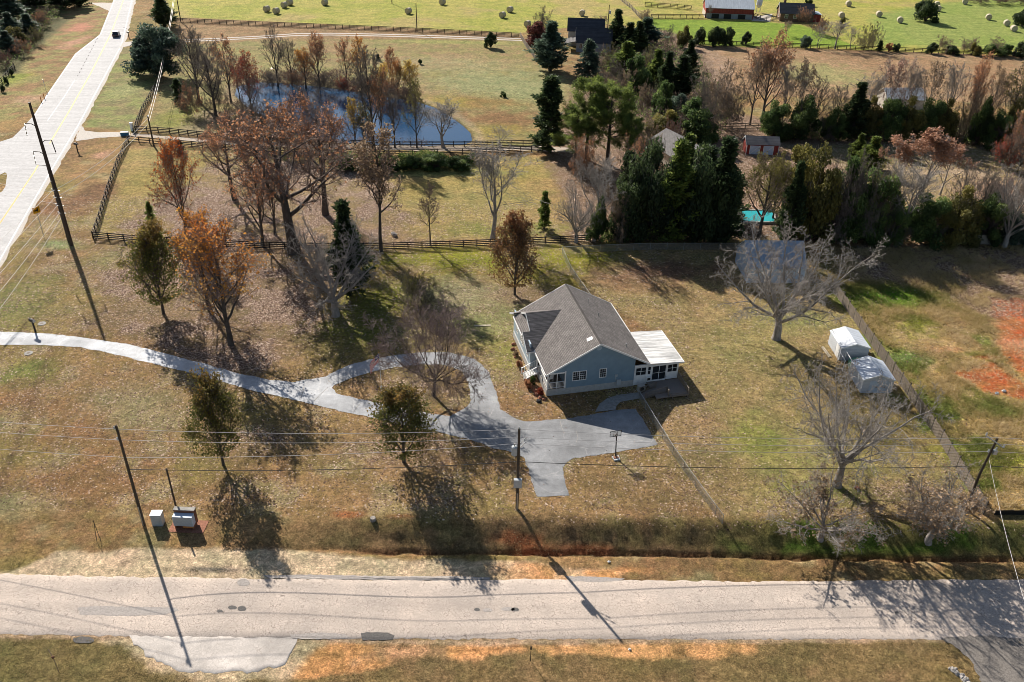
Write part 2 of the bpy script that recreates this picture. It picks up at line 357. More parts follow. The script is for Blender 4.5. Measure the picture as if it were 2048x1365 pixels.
# leaf litter under the oaks and the pear trees
w = area([(225, 470), (300, 420), (430, 330), (560, 320), (760, 340), (840, 480), (700, 520), (600, 690), (560, 740), (440, 738), (300, 700), (190, 650)], 2.5, 3)
lit = np.maximum(lit, w * (.28 + .6 * hi3)); paint(w, LITC, .5 + .5 * hi3); paint(w * hi1 * .5, (.2, .15, .075))
for q in ((330, 640, 9, 5, 1), (455, 700, 9, 5, 1), (560, 600, 10, 8, 1), (510, 540, 10, 10, 1), (810, 900, 8.5, 4.5, .9), (500, 880, 7, 3.5, .8), (1060, 590, 5, 4, .9), (1010, 590, 4, 3, .7), (820, 770, 9, 5, .55), (640, 770, 6, 3, .5), (880, 1000, 8, 3, .35), (1640, 1010, 9, 3, .6), (1830, 990, 8, 3, .7), (480, 300, 9, 9, .5), (430, 235, 9, 7, .8), (620, 480, 14, 6, .8), (800, 450, 10, 8, .45), (150, 640, 8, 5, .4), (300, 770, 18, 6, .3), (700, 890, 16, 5, .35), (850, 780, 7, 3, .6), (560, 690, 9, 5, .6)):
    b_ = blob(*q); lit = np.maximum(lit, b_ * (.35 + .65 * hi3)); paint(b_ * .6, LITC)
lit = np.maximum(lit, (.10 + .14 * hi3) * (gy < 150) * (gx < 25) * (gy > 67)); lit = np.maximum(lit, .07 * (gy < 150) * (gy > 66))
paint(area([(98, 692), (108, 692), (60, 840), (0, 1000), (-12, 990), (40, 840)], .3, .3) * .55, (.13, .085, .05))
# near road verges, the bank, apron
s_ = np.interp(gx, _bk[:, 0], _bk[:, 1]) - gy
bank = sstep(-1.0, .6, s_) * sstep(4.2, 2.6, s_) * sstep(-30, -12, gx); paint(bank * .8, (.21, .14, .075)); paint(bank * hi3 * .5, (.16, .145, .055)); paint(bank * sstep(.5, .66, n4) * .5, (.12, .078, .045)); paint(bank * sstep(14, 30, gx) * .9, (.07, .13, .018), .5 + .5 * hi3)
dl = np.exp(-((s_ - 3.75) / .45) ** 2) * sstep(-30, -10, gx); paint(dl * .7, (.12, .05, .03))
for q in ((1040, 1078, 3, .8), (1180, 1098, 3, .6), (800, 1032, 3, .6), (700, 1030, 2, .5), (1070, 1100, 3, 1)): paint(blob(*q), CLAY, .7)
w = area([(-300, 1148), (0, 1146), (60, 1130), (110, 1108), (200, 1102), (380, 1098), (560, 1100), (700, 1112), (1000, 1122), (1240, 1145), (1240, 1168), (0, 1175), (-300, 1178)], .35, .5); paint(w, SAND); paint(w * hi3 * .6, (.42, .33, .24)); paint(w * sstep(-6, 6, gx), OSAND, .4 + .6 * hi3); rgh = rgh * (1 - w)
dark = blob(430, 1140, 3.6, .45, 1, .7); paint(dark, (.13, .12, .11))
paint(blob(1250, 1140, 3, .5), OSAND, .7)
w = area([(-400, 1262), (2400, 1268), (2600, 1900), (-800, 1900)], .3, .3); paint(w, (.215, .145, .075)); paint(w * hi3 * .7, (.19, .145, .06)); paint(w * sstep(-24, -34, gx) * .8, (.13, .125, .045)); paint(w * hi1 * .4, (.2, .14, .075))
w = area([(620, 1285), (1000, 1282), (1060, 1300), (960, 1310), (820, 1320), (700, 1345), (590, 1350), (560, 1330), (600, 1290)], .35, .7); paint(w, (.42, .25, .14)); paint(w * hi3, OSAND)
w = area([(1040, 1278), (1500, 1278), (1510, 1300), (1420, 1318), (1250, 1308), (1080, 1305)], .3, .6); paint(w, (.3, .17, .08)); paint(w * hi3, (.5, .28, .13))
w = area([(130, 1262), (250, 1290), (310, 1340), (420, 1368), (570, 1358), (625, 1295), (660, 1270)], .5, 1.0); paint(w, (.45, .35, .24)); 
w = area([(-100, 1268), (1900, 1272), (1900, 1282), (-100, 1280)], .2, .3); paint(w, (.36, .26, .18))
paint(sstep(1.2, -1.2, sdp) * sstep(-3, -1.2, sdp) * .6, (.30, .24, .17)); paint(sstep(-.2, .8, sdp), (.06, .05, .035))
paint(blob(1900, 700, 2.5, .8), (.36, .2, .1)); paint(blob(2040, 690, 3, 2), (.46, .22, .13))
for q in ((1050, 770, 2, 2), (1040, 715, 1, 6), (1080, 795, 2, 1.2)): paint(blob(*q), (.3, .17, .11), .6)
mg, t, b = newmat('meadow_ground')
a = t.nodes.new('ShaderNodeAttribute'); a.attribute_name = 'Col'
al = t.nodes.new('ShaderNodeAttribute'); al.attribute_name = 'lit'
ar = t.nodes.new('ShaderNodeAttribute'); ar.attribute_name = 'rough'
v = coords(t)
f1 = noise(t, 1.6, 9, .82, v, .6); f2 = noise(t, 7.5, 5, .8, v, .8); f3 = noise(t, .33, 5, .65, v); f4 = noise(t, 1.0, 4, .6, coords(t, (.09, 1.1, 1), .12))
c = mixrgb(t, 'MULTIPLY', 1.0, a.outputs['Color'], ramp(t, f1, [(.3, .26), (.5, .96), (.7, 1.95)]))
c = mixrgb(t, 'MULTIPLY', .95, c, ramp(t, f2, [(.3, .28), (.5, 1.0), (.7, 2.0)]))
c = mixrgb(t, 'MULTIPLY', .9, c, ramp(t, f3, [(.35, (.72, .77, .64)), (.65, (1.22, 1.1, 1.0))])); c = mixrgb(t, 'MULTIPLY', .3, c, ramp(t, f4, [(.35, .7), (.65, 1.25)]))
vo = t.nodes.new('ShaderNodeTexVoronoi'); vo.inputs['Scale'].default_value = 7.0; t.links.new(v, vo.inputs['Vector'])
sep = t.nodes.new('ShaderNodeSeparateColor'); t.links.new(vo.outputs['Color'], sep.inputs[0])
lc = ramp(t, sep.outputs[0], [(.0, (.055, .035, .026)), (.45, (.17, .105, .075)), (.7, (.34, .235, .165)), (1.0, (.60, .48, .38))])
th = t.nodes.new('ShaderNodeMath'); th.operation = 'LESS_THAN'; t.links.new(sep.outputs[1], th.inputs[0]); t.links.new(al.outputs['Fac'], th.inputs[1])
c = mixrgb(t, 'MIX', th.outputs[0], c, lc)
wv = t.nodes.new('ShaderNodeTexNoise'); wv.inputs['Scale'].default_value = 2.6; wv.inputs['Detail'].default_value = 6; wv.inputs['Distortion'].default_value = 2.5; wv.inputs['Roughness'].default_value = .7
t.links.new(v, wv.inputs['Vector'])
c2 = mixrgb(t, 'MULTIPLY', 1.0, c, ramp(t, wv.outputs[0], [(.3, .3), (.5, .95), (.72, 1.9)]))
c = mixrgb(t, 'MIX', ar.outputs['Fac'], c, c2)
hs = t.nodes.new('ShaderNodeHueSaturation'); hs.inputs['Saturation'].default_value = 1.0; hs.inputs['Value'].default_value = 1.06; t.links.new(c, hs.inputs['Color']); t.links.new(hs.outputs[0], b.inputs['Base Color']); b.inputs['Roughness'].default_value = .95; b.inputs['Specular IOR Level'].default_value = .1
h = mixrgb(t, 'MIX', .5, f1, f2); bump(t, h, b, .85, .22)
nx, ny = len(xs), len(ys)
ii = (np.arange(ny - 1)[:, None] * nx + np.arange(nx - 1)[None]).ravel()
me = npmesh('ground', np.stack([gx, gy, gz], 1), [np.stack([ii, ii + 1, ii + nx + 1, ii + nx], 1)], [mg], smooth=True)
ca = me.attributes.new('Col', 'FLOAT_COLOR', 'POINT'); ca.data.foreach_set('color', np.concatenate([colr, np.ones((NV, 1))], 1).astype(np.float32).ravel())
ca = me.attributes.new('lit', 'FLOAT', 'POINT'); ca.data.foreach_set('value', lit.astype(np.float32))
ca = me.attributes.new('rough', 'FLOAT', 'POINT'); ca.data.foreach_set('value', rgh.astype(np.float32))
tag(link('ground', me), kind='structure')

# ---------------------------------------------------------------- paved surfaces and water
from mathutils.geometry import tessellate_polygon
def refine(P, step, amp, rs):
    out = []; n = len(P)
    for i in range(n):
        a_, b_ = np.array(P[i]), np.array(P[(i + 1) % n]); L = np.linalg.norm(b_ - a_); k = max(1, int(L / step)); nn = np.array([-(b_ - a_)[1], (b_ - a_)[0]]) / max(L, 1e-6)
        for j in range(k): out.append(a_ + (b_ - a_) * j / k + nn * rs.uniform(-amp, amp))
    return out
def sheet(name, outer, mat, off, holes=(), step=1.0, amp=.0, world_pts=False):
    rs = np.random.RandomState(3)
    rings = [refine(list(outer) if world_pts else [p for p in W(outer)], step, amp, rs)] + [refine([p for p in W(h_)], step, amp, rs) for h_ in holes]
    vec = [[Vector((p[0], p[1], 0)) for p in r] for r in rings]
    tri = tessellate_polygon(vec); V = [p for r in rings for p in r]
    V = np.array([(p[0], p[1], off) for p in V]); tri = np.array(tri)
    e1 = V[tri[:, 1]] - V[tri[:, 0]]; e2 = V[tri[:, 2]] - V[tri[:, 0]]; flip = (e1[:, 0] * e2[:, 1] - e1[:, 1] * e2[:, 0]) < 0
    tri[flip] = tri[flip][:, ::-1]
    return tag(link(name, npmesh(name, V, [tri], [mat])), kind='structure')
def strip(name, pa, pb, mat, off, amp=0.0, n=None, drape=False, step=1.0):
    """ribbon between two pixel polylines with matching counts"""
    A = W(pa); B = W(pb); rs = np.random.RandomState(5)
    def rs_(P, n):
        d = np.r_[0, np.cumsum(np.linalg.norm(np.diff(P, axis=0), axis=1))]; s = np.linspace(0, d[-1], n)
        return np.stack([np.interp(s, d, P[:, 0]), np.interp(s, d, P[:, 1])], 1)
    n = n or int(np.linalg.norm(np.diff(A, axis=0), axis=1).sum() / step) + 2
    A = rs_(A, n); B = rs_(B, n)
    A[:, 1] += rs.uniform(-amp, amp, n); B[:, 1] += rs.uniform(-amp, amp, n)
    m = 11; tt = np.r_[0, .014, np.linspace(0, 1, 9)[1:-1], .986, 1]; P = A[:, None] * (1 - tt)[None, :, None] + B[:, None] * tt[None, :, None]
    P = P.reshape(-1, 2); z = (T(P[:, 0], P[:, 1]) if drape else np.zeros(len(P))) + np.tile(np.r_[-.03, np.full(m - 2, off), -.03], n)
    i = (np.arange(n - 1)[:, None] * m + np.arange(m - 1)[None]).ravel()
    Fq = np.stack([i, i + 1, i + m + 1, i + m], 1); V = np.c_[P, z]
    e1 = V[Fq[0, 1]] - V[Fq[0, 0]]; e2 = V[Fq[0, 2]] - V[Fq[0, 0]]
    if e1[0] * e2[1] - e1[1] * e2[0] < 0: Fq = Fq[:, ::-1]
    return tag(link(name, npmesh(name, V, [Fq], [mat], smooth=True)), kind='structure')
def crackroad(name, c, crack, csc, cw, amt, patch=.15, warm=None):
    m, t, b = newmat(name); v = coords(t)
    big = noise(t, .18, 5, .6, v); fine = noise(t, 9, 4, .7, v); mid = noise(t, 1.2, 5, .65, v)
    wn = t.nodes.new('ShaderNodeTexNoise'); wn.inputs['Scale'].default_value = 1.7; wn.inputs['Detail'].default_value = 3; t.links.new(v, wn.inputs['Vector'])
    ad = t.nodes.new('ShaderNodeMixRGB'); ad.blend_type = 'ADD'; ad.inputs[0].default_value = .5; t.links.new(v, ad.inputs[1]); t.links.new(wn.outputs['Color'], ad.inputs[2])
    vo = t.nodes.new('ShaderNodeTexVoronoi'); vo.feature = 'DISTANCE_TO_EDGE'; vo.inputs['Scale'].default_value = csc; t.links.new(ad.outputs[0], vo.inputs['Vector'])
    col = ramp(t, big, [(.3, [x * (1 - patch) for x in c]), (.7, [min(1, x * (1 + patch)) for x in (warm or c)])])
    col = mixrgb(t, 'MULTIPLY', .8, col, ramp(t, fine, [(.3, .75), (.7, 1.2)])); col = mixrgb(t, 'MULTIPLY', .8, col, ramp(t, mid, [(.3, .82), (.7, 1.12)]))
    # long wheel tracks
    tv = coords(t, (.02, .8, 1)); tr = noise(t, 1.0, 3, .5, tv); col = mixrgb(t, 'MULTIPLY', .6, col, ramp(t, tr, [(.35, .86), (.65, 1.1)]))
    k = ramp(t, vo.outputs[0], [(0, 1), (cw, 0)]); mk = mixrgb(t, 'MULTIPLY', 1, k, ramp(t, mid, [(.38, .15), (.6, 1)]))
    mm = t.nodes.new('ShaderNodeMath'); mm.operation = 'MULTIPLY'; mm.inputs[1].default_value = amt; t.links.new(mk, mm.inputs[0])
    col = mixrgb(t, 'MIX', mm.outputs[0], col, crack)
    t.links.new(col, b.inputs['Base Color']); b.inputs['Roughness'].default_value = .9; b.inputs['Specular IOR Level'].default_value = .2
    bump(t, fine, b, .3, .03); return m
M['oldroad'] = crackroad('cracked_old_asphalt', (.50, .43, .37), (.13, .10, .085), 3.1, .06, .9, .1, (.55, .46, .385))
M['highway'] = crackroad('pale_highway_asphalt', (.52, .51, .50), (.2, .2, .2), .12, .004, .6, .06)
M['drive'] = crackroad('worn_grey_driveway', (.31, .315, .32), (.52, .5, .48), .24, .014, .6, .28)
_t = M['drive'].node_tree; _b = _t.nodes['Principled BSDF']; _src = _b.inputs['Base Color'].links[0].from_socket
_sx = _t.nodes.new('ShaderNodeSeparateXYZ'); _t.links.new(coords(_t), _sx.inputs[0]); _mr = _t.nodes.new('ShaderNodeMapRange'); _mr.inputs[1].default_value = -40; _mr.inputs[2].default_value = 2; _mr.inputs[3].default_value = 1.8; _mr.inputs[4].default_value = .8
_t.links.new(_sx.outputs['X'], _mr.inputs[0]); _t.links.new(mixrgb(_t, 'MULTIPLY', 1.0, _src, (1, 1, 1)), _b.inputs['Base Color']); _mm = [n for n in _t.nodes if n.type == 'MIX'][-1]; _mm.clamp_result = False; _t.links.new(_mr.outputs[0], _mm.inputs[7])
M['patch'] = plain('dark_asphalt_patch', (.12, .112, .105), .95, .35, 9, bmp=.02)
M['patch2'] = plain('grey_asphalt_patch', (.35, .315, .285), .95, .3, 7, bmp=.02)
M['apron'] = crackroad('pale_apron', (.54, .49, .44), (.28, .23, .19), 1.6, .04, .6, .25)
M['gravel'] = plain('pale_gravel', (.5, .455, .40), .95, .35, 4, bmp=.04)
M['gravel2'] = plain('grey_gravel', (.185, .165, .145), .95, .5, 9, bmp=.04)
M['lane'] = plain('dirt_lane', (.40, .33, .26), .95, .35, 2.5, bmp=.04)
M['yline'] = plain('yellow_road_paint', (.68, .42, .12), .7, .2, 6)
M['wline'] = plain('white_road_paint', (.75, .74, .72), .7, .12, 6)
# near road (drapes over the falling shoulder)
UP = [(-900, 1132), (-300, 1143), (0, 1147), (130, 1151), (330, 1155), (500, 1157), (800, 1160), (1024, 1158), (1250, 1160), (1500, 1163), (2048, 1158), (2500, 1154), (3200, 1150)]
LO = [(-900, 1266), (-300, 1269), (0, 1271), (130, 1272), (330, 1275), (500, 1277), (800, 1279), (1024, 1279), (1250, 1280), (1500, 1280), (2048, 1280), (2500, 1280), (3200, 1280)]
strip('cracked_road', UP, LO, M['oldroad'], .03, .11, drape=True, step=.5)
def rpatch(name, px, mat, off, amp=.05): 
    P = refine([p for p in W(px)], .25, amp, np.random.RandomState(len(px)))
    tri = np.array(tessellate_polygon([[Vector((p[0], p[1], 0)) for p in P]])); z = [float(T(p[0], p[1])[0]) + off for p in P]
    V = np.array([(p[0], p[1], q) for p, q in zip(P, z)]); e1 = V[tri[:, 1]] - V[tri[:, 0]]; e2 = V[tri[:, 2]] - V[tri[:, 0]]; fl = (e1[:, 0] * e2[:, 1] - e1[:, 1] * e2[:, 0]) < 0; tri[fl] = tri[fl][:, ::-1]
    return tag(link(name, npmesh(name, V, [tri], [mat])), kind='structure')
def ell(cx, cy, rx, ry, n=14): return [(cx + rx * cos(2 * pi * i / n), cy + ry * sin(2 * pi * i / n)) for i in range(n)]
strip('road_apron', [(258, 1268), (350, 1269), (480, 1270), (598, 1270)], [(262, 1284), (300, 1318), (345, 1338), (420, 1350), (500, 1345), (570, 1330), (592, 1288)], M['apron'], .02, .22, drape=True, step=.4)
rpatch('asphalt_patch', [(722, 1268), (735, 1265), (775, 1266), (789, 1272), (785, 1280), (725, 1281)], M['patch'], .042)
rpatch('asphalt_patch', ell(167, 1281, 22, 7), M['patch'], .044); rpatch('asphalt_patch', [(155, 1216), (200, 1213), (350, 1216), (358, 1222), (330, 1230), (250, 1233), (160, 1230)], M['patch2'], .038)
for q in ((440, 1223, 6, 3), (484, 1218, 9, 5), (487, 1166, 13, 7), (954, 1220, 6, 3.2), (1030, 1220, 8, 4), (1016, 1219, 14, 4), (465, 1216, 9, 4), (1793, 1226, 4, 2.5), (975, 1221, 10, 3.5)): rpatch('asphalt_patch', ell(*q), M['patch' if q[2] < 10 else 'patch2'], .042, .03)
rpatch('asphalt_patch', [(1130, 1153), (1180, 1154), (1250, 1158), (1240, 1162), (1200, 1165), (1140, 1163)], M['patch2'], .038); rpatch('asphalt_patch', [(580, 1270), (640, 1266), (690, 1270), (700, 1277), (640, 1279), (585, 1278)], M['patch2'], .038)
rpatch('asphalt_patch', [(525, 1152), (620, 1150), (900, 1153), (980, 1156), (980, 1160), (800, 1161), (600, 1158), (540, 1157)], M['patch2'], .038)
rpatch('gravel_drive', [(1880, 1277), (1925, 1273), (1985, 1273), (2060, 1281), (2090, 1300), (2160, 1420), (1990, 1420), (1965, 1370), (1940, 1320), (1905, 1292)], M['gravel2'], .045, .12)
# highway
HR = [(330, -160), (268, 0), (246, 90), (160, 253), (107, 341), (99, 354), (0, 527), (-140, 760), (-300, 1030)]
HL = [(288, -160), (227, 0), (199, 70), (150, 108), (92, 192), (67, 232), (25, 278), (10, 380), (-90, 440), (-270, 700), (-460, 980)]
sheet('highway', HR + HL[::-1], M['highway'], .02, step=3)
sheet('side_road', [(70, 232), (25, 276), (0, 284), (-60, 292), (-300, 290), (-300, 335), (-60, 352), (0, 350), (10, 345), (18, 352), (12, 372), (0, 390), (60, 330)], M['highway'], .014, step=3)
sheet('road_shoulder', [(264, 0), (272, 0), (250, 90), (164, 254), (111, 343), (103, 356), (4, 529), (-136, 762), (-160, 760), (-8, 520), (94, 350), (154, 250), (240, 88)], M['gravel'], .012, step=2, amp=.25)
def line(name, px, w, mat, off):
    P = W(px); L, Rr = [], []
    for i in range(len(P)):
        d = P[min(i + 1, len(P) - 1)] - P[max(i - 1, 0)]; d /= np.linalg.norm(d); n_ = np.array([-d[1], d[0]]) * w / 2; L.append(P[i] + n_); Rr.append(P[i] - n_)
    return sheet(name, [tuple(p) for p in L] + [tuple(p) for p in Rr[::-1]], mat, off, step=4, world_pts=True)
for dx in (-.75, .75):
    for seg in ([(290 + dx, -100), (247 + dx, 0), (222 + dx, 68), (180 + dx, 150), (140 + dx, 220), (99 + dx, 288)], [(76 + dx, 331), (70 + dx, 342), (0 + dx, 447), (-140 + dx, 655)]):
        line('road_marking', seg, .16, M['yline'], .026)
line('road_marking', [(264, 0), (243, 90), (157, 250), (104, 338), (95, 354), (-3, 525)], .2, M['wline'], .026)
line('road_marking', [(150, 160), (128, 195), (95, 242)], .16, M['wline'], .026)
line('road_marking', [(229, 0), (218, 28), (201, 70), (152, 108), (94, 192), (69, 232)], .2, M['wline'], .026)
for i in range(12):
    a_, b_ = i / 12, i / 12 + .035; line('road_marking', [(195 - 42 * a_, 77 + 80 * a_), (195 - 42 * b_, 77 + 80 * b_)], .2, M['patch'], .026)
# gravel drives and the dirt lane
sheet('gravel_drive', [(160, 250), (152, 283), (200, 276), (250, 273), (262, 271), (258, 265), (200, 265), (172, 262)], M['gravel'], .03, amp=.2)
sheet('gravel_drive', [(246, 85), (238, 96), (262, 92), (285, 88), (300, 84), (280, 82)], M['gravel'], .03, amp=.2)
for dy in (0, 3.6):
    line('gravel_drive', [(290, 84 + dy * .8), (355, 81 + dy), (440, 77 + dy), (520, 73 + dy), (590, 68 + dy), (660, 67 + dy), (720, 68 + dy), (800, 70 + dy), (900, 73 + dy), (1048, 78 + dy)], 1.1, M['gravel'], .02)
sheet('gravel_drive', [(178, 6), (225, 6), (220, 24), (205, 16)], M['gravel'], .016, amp=.2)
sheet('dirt_lane', [(262, 267), (340, 273), (470, 283), (640, 288), (760, 291), (900, 294), (1070, 293), (1150, 297), (1150, 306), (1060, 301), (900, 303), (700, 298), (470, 291), (340, 279), (262, 272)], M['lane'], .012, amp=.3)
sheet('barn_path', [(1500, 35), (1545, 28), (1540, 44), (1505, 42)], M['gravel'], .016, amp=.3)
# house driveway
OUT = [(-500, 668), (-200, 664), (0, 664), (100, 668), (200, 680), (260, 690), (330, 708), (400, 726), (470, 746), (540, 760), (587, 765), (652, 753), (692, 733), (737, 720), (785, 712), (840, 705), (902, 706), (950, 719), (975, 741), (992, 784), (1000, 819), (1023, 834), (1051, 844), (1134, 838), (1231, 821), (1271, 818), (1289, 844), (1316, 890), (1224, 907), (1149, 917), (1131, 927), (1125, 937), (1138, 993), (1105, 992), (1074, 994), (1061, 954), (1049, 917), (1034, 907), (987, 897), (950, 883), (875, 864), (752, 838), (687, 824), (604, 804), (512, 784), (487, 776), (400, 751), (310, 729), (215, 706), (160, 695), (62, 690), (0, 691), (-200, 690), (-500, 694)]
ISL = [(665, 777), (668, 771), (682, 765), (730, 748), (790, 735), (850, 729), (887, 730), (922, 741), (937, 767), (942, 802), (935, 814), (902, 833), (862, 829), (765, 809), (700, 794), (672, 787)]
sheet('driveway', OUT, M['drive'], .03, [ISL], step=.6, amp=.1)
sheet('walkway', [(1190, 825), (1199, 809), (1214, 798), (1236, 791), (1276, 786), (1281, 798), (1241, 805), (1233, 813), (1231, 821)], M['concrete'], .07, step=.5)
for q in (((655, 756), (657, 762), (664, 768)), ((608, 773), (606, 784), (601, 797)), ((628, 803), (640, 790), (654, 778)), ((1120, 842), (1124, 858), (1130, 868)), ((1152, 862), (1156, 876), (1152, 886)), ((706, 827), (716, 812), (722, 808)), ((948, 757), (962, 752), (972, 749))): line('driveway_crack', q, .07, M['concrete'], .036)
# pond
mw, t, b = newmat('pond_water'); v = coords(t, (1, 2.2, 1))
b.inputs['Base Color'].default_value = (.015, .06, .135, 1); b.inputs['Roughness'].default_value = .05; b.inputs['IOR'].default_value = 1.33; b.inputs['Specular IOR Level'].default_value = .7
bump(t, noise(t, 1.6, 4, .6, v), b, .2, .1)
sheet('pond', POND_PX, mw, -.14, step=1.2, amp=.25)

# ---------------------------------------------------------------- buildings
def shingle(name, c, sc=7):
    m, t, b = newmat(name); v = coords(t)
    br = t.nodes.new('ShaderNodeTexBrick'); br.inputs['Scale'].default_value = 1; br.inputs['Brick Width'].default_value = .5; br.inputs['Row Height'].default_value = .16
    br.inputs['Mortar Size'].default_value = .018; br.inputs['Color1'].default_value = tuple(x * 1.15 for x in c) + (1,); br.inputs['Color2'].default_value = tuple(x * .8 for x in c) + (1,); br.inputs['Mortar'].default_value = tuple(x * .4 for x in c) + (1,)
    sx = t.nodes.new('ShaderNodeSeparateXYZ'); t.links.new(v, sx.inputs[0]); cb = t.nodes.new('ShaderNodeCombineXYZ')
    ad = t.nodes.new('ShaderNodeMath'); ad.operation = 'MULTIPLY_ADD'; ad.inputs[1].default_value = 1.75; t.links.new(sx.outputs['Z'], ad.inputs[0]); 
    t.links.new(sx.outputs['Y'], cb.inputs[0]); t.links.new(ad.outputs[0], cb.inputs[1]); t.links.new(cb.outputs[0], br.inputs['Vector'])
    n = noise(t, .7, 5, .7, v); f = noise(t, 14, 3, .8, v)
    col = mixrgb(t, 'MULTIPLY', 1, br.outputs['Color'], ramp(t, n, [(.3, .78), (.7, 1.15)])); col = mixrgb(t, 'MULTIPLY', 1, col, ramp(t, f, [(.3, .65), (.7, 1.35)]))
    t.links.new(col, b.inputs['Base Color']); b.inputs['Roughness'].default_value = .95; b.inputs['Specular IOR Level'].default_value = .15
    bump(t, f, b, .5, .04); return m
def siding(name, c, rowh=.13):
    m, t, b = newmat(name); v = coords(t); sx = t.nodes.new('ShaderNodeSeparateXYZ'); t.links.new(v, sx.inputs[0])
    d = t.nodes.new('ShaderNodeMath'); d.operation = 'DIVIDE'; d.inputs[1].default_value = rowh; t.links.new(sx.outputs['Z'], d.inputs[0])
    fr = t.nodes.new('ShaderNodeMath'); fr.operation = 'FRACT'; t.links.new(d.outputs[0], fr.inputs[0])
    n = noise(t, .8, 4, .6, v)
    col = mixrgb(t, 'MULTIPLY', 1, ramp(t, n, [(.3, [x * .92 for x in c]), (.7, [x * 1.06 for x in c])]), ramp(t, fr.outputs[0], [(0, .6), (.12, 1), (.9, 1.05), (1, .8)]))
    t.links.new(col, b.inputs['Base Color']); b.inputs['Roughness'].default_value = .55; b.inputs['Specular IOR Level'].default_value = .3
    bump(t, fr.outputs[0], b, .5, .02); return m
M['shingle'] = shingle('brown_grey_shingles', (.195, .178, .168)); M['shingle_dark'] = shingle('charcoal_shingles', (.075, .078, .09)); M['shingle_grey'] = shingle('grey_shingles', (.2, .19, .185))
M['blue'] = siding('blue_lap_siding', (.205, .30, .375)); M['paleblue'] = siding('pale_blue_siding', (.36, .45, .52)); M['shedside'] = siding('pale_grey_metal_siding', (.55, .58, .62), .22); M['darkside'] = siding('dark_grey_siding', (.27, .28, .3)); M['tanside'] = siding('tan_siding', (.5, .46, .4))
M['bluewall'] = siding('blue_grey_metal', (.55, .63, .72), .2); M['brick'] = shingle('brown_brick_wall', (.26, .17, .12))
def tinroof(name, c, period=.45, axis='X', streak=.3):
    m, t, b = newmat(name); v = coords(t); sx = t.nodes.new('ShaderNodeSeparateXYZ'); t.links.new(v, sx.inputs[0])
    d = t.nodes.new('ShaderNodeMath'); d.operation = 'DIVIDE'; d.inputs[1].default_value = period; t.links.new(sx.outputs[axis], d.inputs[0])
    fr = t.nodes.new('ShaderNodeMath'); fr.operation = 'FRACT'; t.links.new(d.outputs[0], fr.inputs[0])
    n = noise(t, 1.0, 5, .7, coords(t, (.25, 3, 1) if axis == 'Y' else (3, .25, 1)))
    col = mixrgb(t, 'MULTIPLY', 1, ramp(t, n, [(.38, [x * (1 - streak) for x in c]), (.6, c)]), ramp(t, fr.outputs[0], [(0, .72), (.07, 1), (1, 1)]))
    t.links.new(col, b.inputs['Base Color']); b.inputs['Roughness'].default_value = .5; b.inputs['Specular IOR Level'].default_value = .35; bump(t, fr.outputs[0], b, .4, .03); return m
M['porchroof'] = tinroof('white_panel_roof', (.80, .79, .76), 1.0, 'Y', .6); M['shedroof'] = tinroof('pale_shed_roof', (.66, .70, .75), .6, 'Y', .2); M['barnroof'] = tinroof('barn_tin_roof', (.62, .66, .70), .8, 'X', .2); M['bluetin'] = tinroof('blue_grey_roof', (.27, .35, .44), .4, 'X', .25)
def window(parent, axis, pos, a0, a1, z0, z1, panes=(2, 2), fr=.09, proud=.04, sgn=-1, double=False):
    """window on a wall plane; axis 'x': wall runs along x at y=pos; 'y': wall runs along y at x=pos; sgn: outward side"""
    def bx(g, p0, p1, q0, q1, d0, d1):
        lo, hi = sorted((pos + sgn * d0, pos + sgn * d1))
        if axis == 'x': g.box(p0, p1, lo, hi, q0, q1)
        else: g.box(lo, hi, p0, p1, q0, q1)
    g = G(); f = fr
    bx(g, a0, a0 + f, z0, z1, 0, proud); bx(g, a1 - f, a1, z0, z1, 0, proud); bx(g, a0 + f, a1 - f, z0, z0 + f, 0, proud); bx(g, a0 + f, a1 - f, z1 - f, z1, 0, proud)
    if double: m_ = (a0 + a1) / 2; bx(g, m_ - f / 2, m_ + f / 2, z0 + f, z1 - f, 0, proud)
    zm = (z0 + z1) / 2; bx(g, a0 + f, a1 - f, zm - .025, zm + .025, .004, proud - .004)
    segs = [(a0 + f, (a0 + a1) / 2 - f / 2), ((a0 + a1) / 2 + f / 2, a1 - f)] if double else [(a0 + f, a1 - f)]
    for s0, s1 in segs:
        for i in range(1, panes[0]):
            x = s0 + (s1 - s0) * i / panes[0]; bx(g, x - .015, x + .015, z0 + f, z1 - f, .006, proud - .008)
        for i in range(1, panes[1] * 2):
            if i == panes[1]: continue
            zz = z0 + f + (z1 - z0 - 2 * f) * i / (panes[1] * 2); bx(g, s0, s1, zz - .012, zz + .012, .006, proud - .01)
    w = g.make('window', M['white'], parent)
    h = G(); bx(h, a0 + f * .9, a1 - f * .9, z0 + f * .9, z1 - f * .9, .003, .012); h.make('pane', M['glass'], w); return w
def rail(g, a, b, zt=.95, zb=.12, gap=.14, w=.035, post=.09):
    a = Vector(a); b = Vector(b); L = (b - a).length; n = max(1, int(L / gap)); U = Vector((0, 0, 1))
    g.bar(a + U * zt, b + U * zt, .09, .05); g.bar(a + U * zb, b + U * zb, .06, .05)
    for i in range(1, n): p = a + (b - a) * i / n; g.bar(p + U * zb, p + U * zt, w)
    for p in (a, b): g.bar(p, p + U * (zt + .05), post)
A0 = at(1092.5, 793.1)
H = thing('house', 'blue sided house with brown shingle gable roof at the end of the looping driveway', 'house', A0, radians(13.5))
g = G()
EW, ER, RZ, EZ = 13.2, 15.3, 7.05, 3.42   # width, depth, ridge, eave
pl = .25
def slope(z): return z
zr_ = lambda x: EZ + (RZ - EZ) * (1 - abs(x - EW / 2) / (EW / 2)) - .14
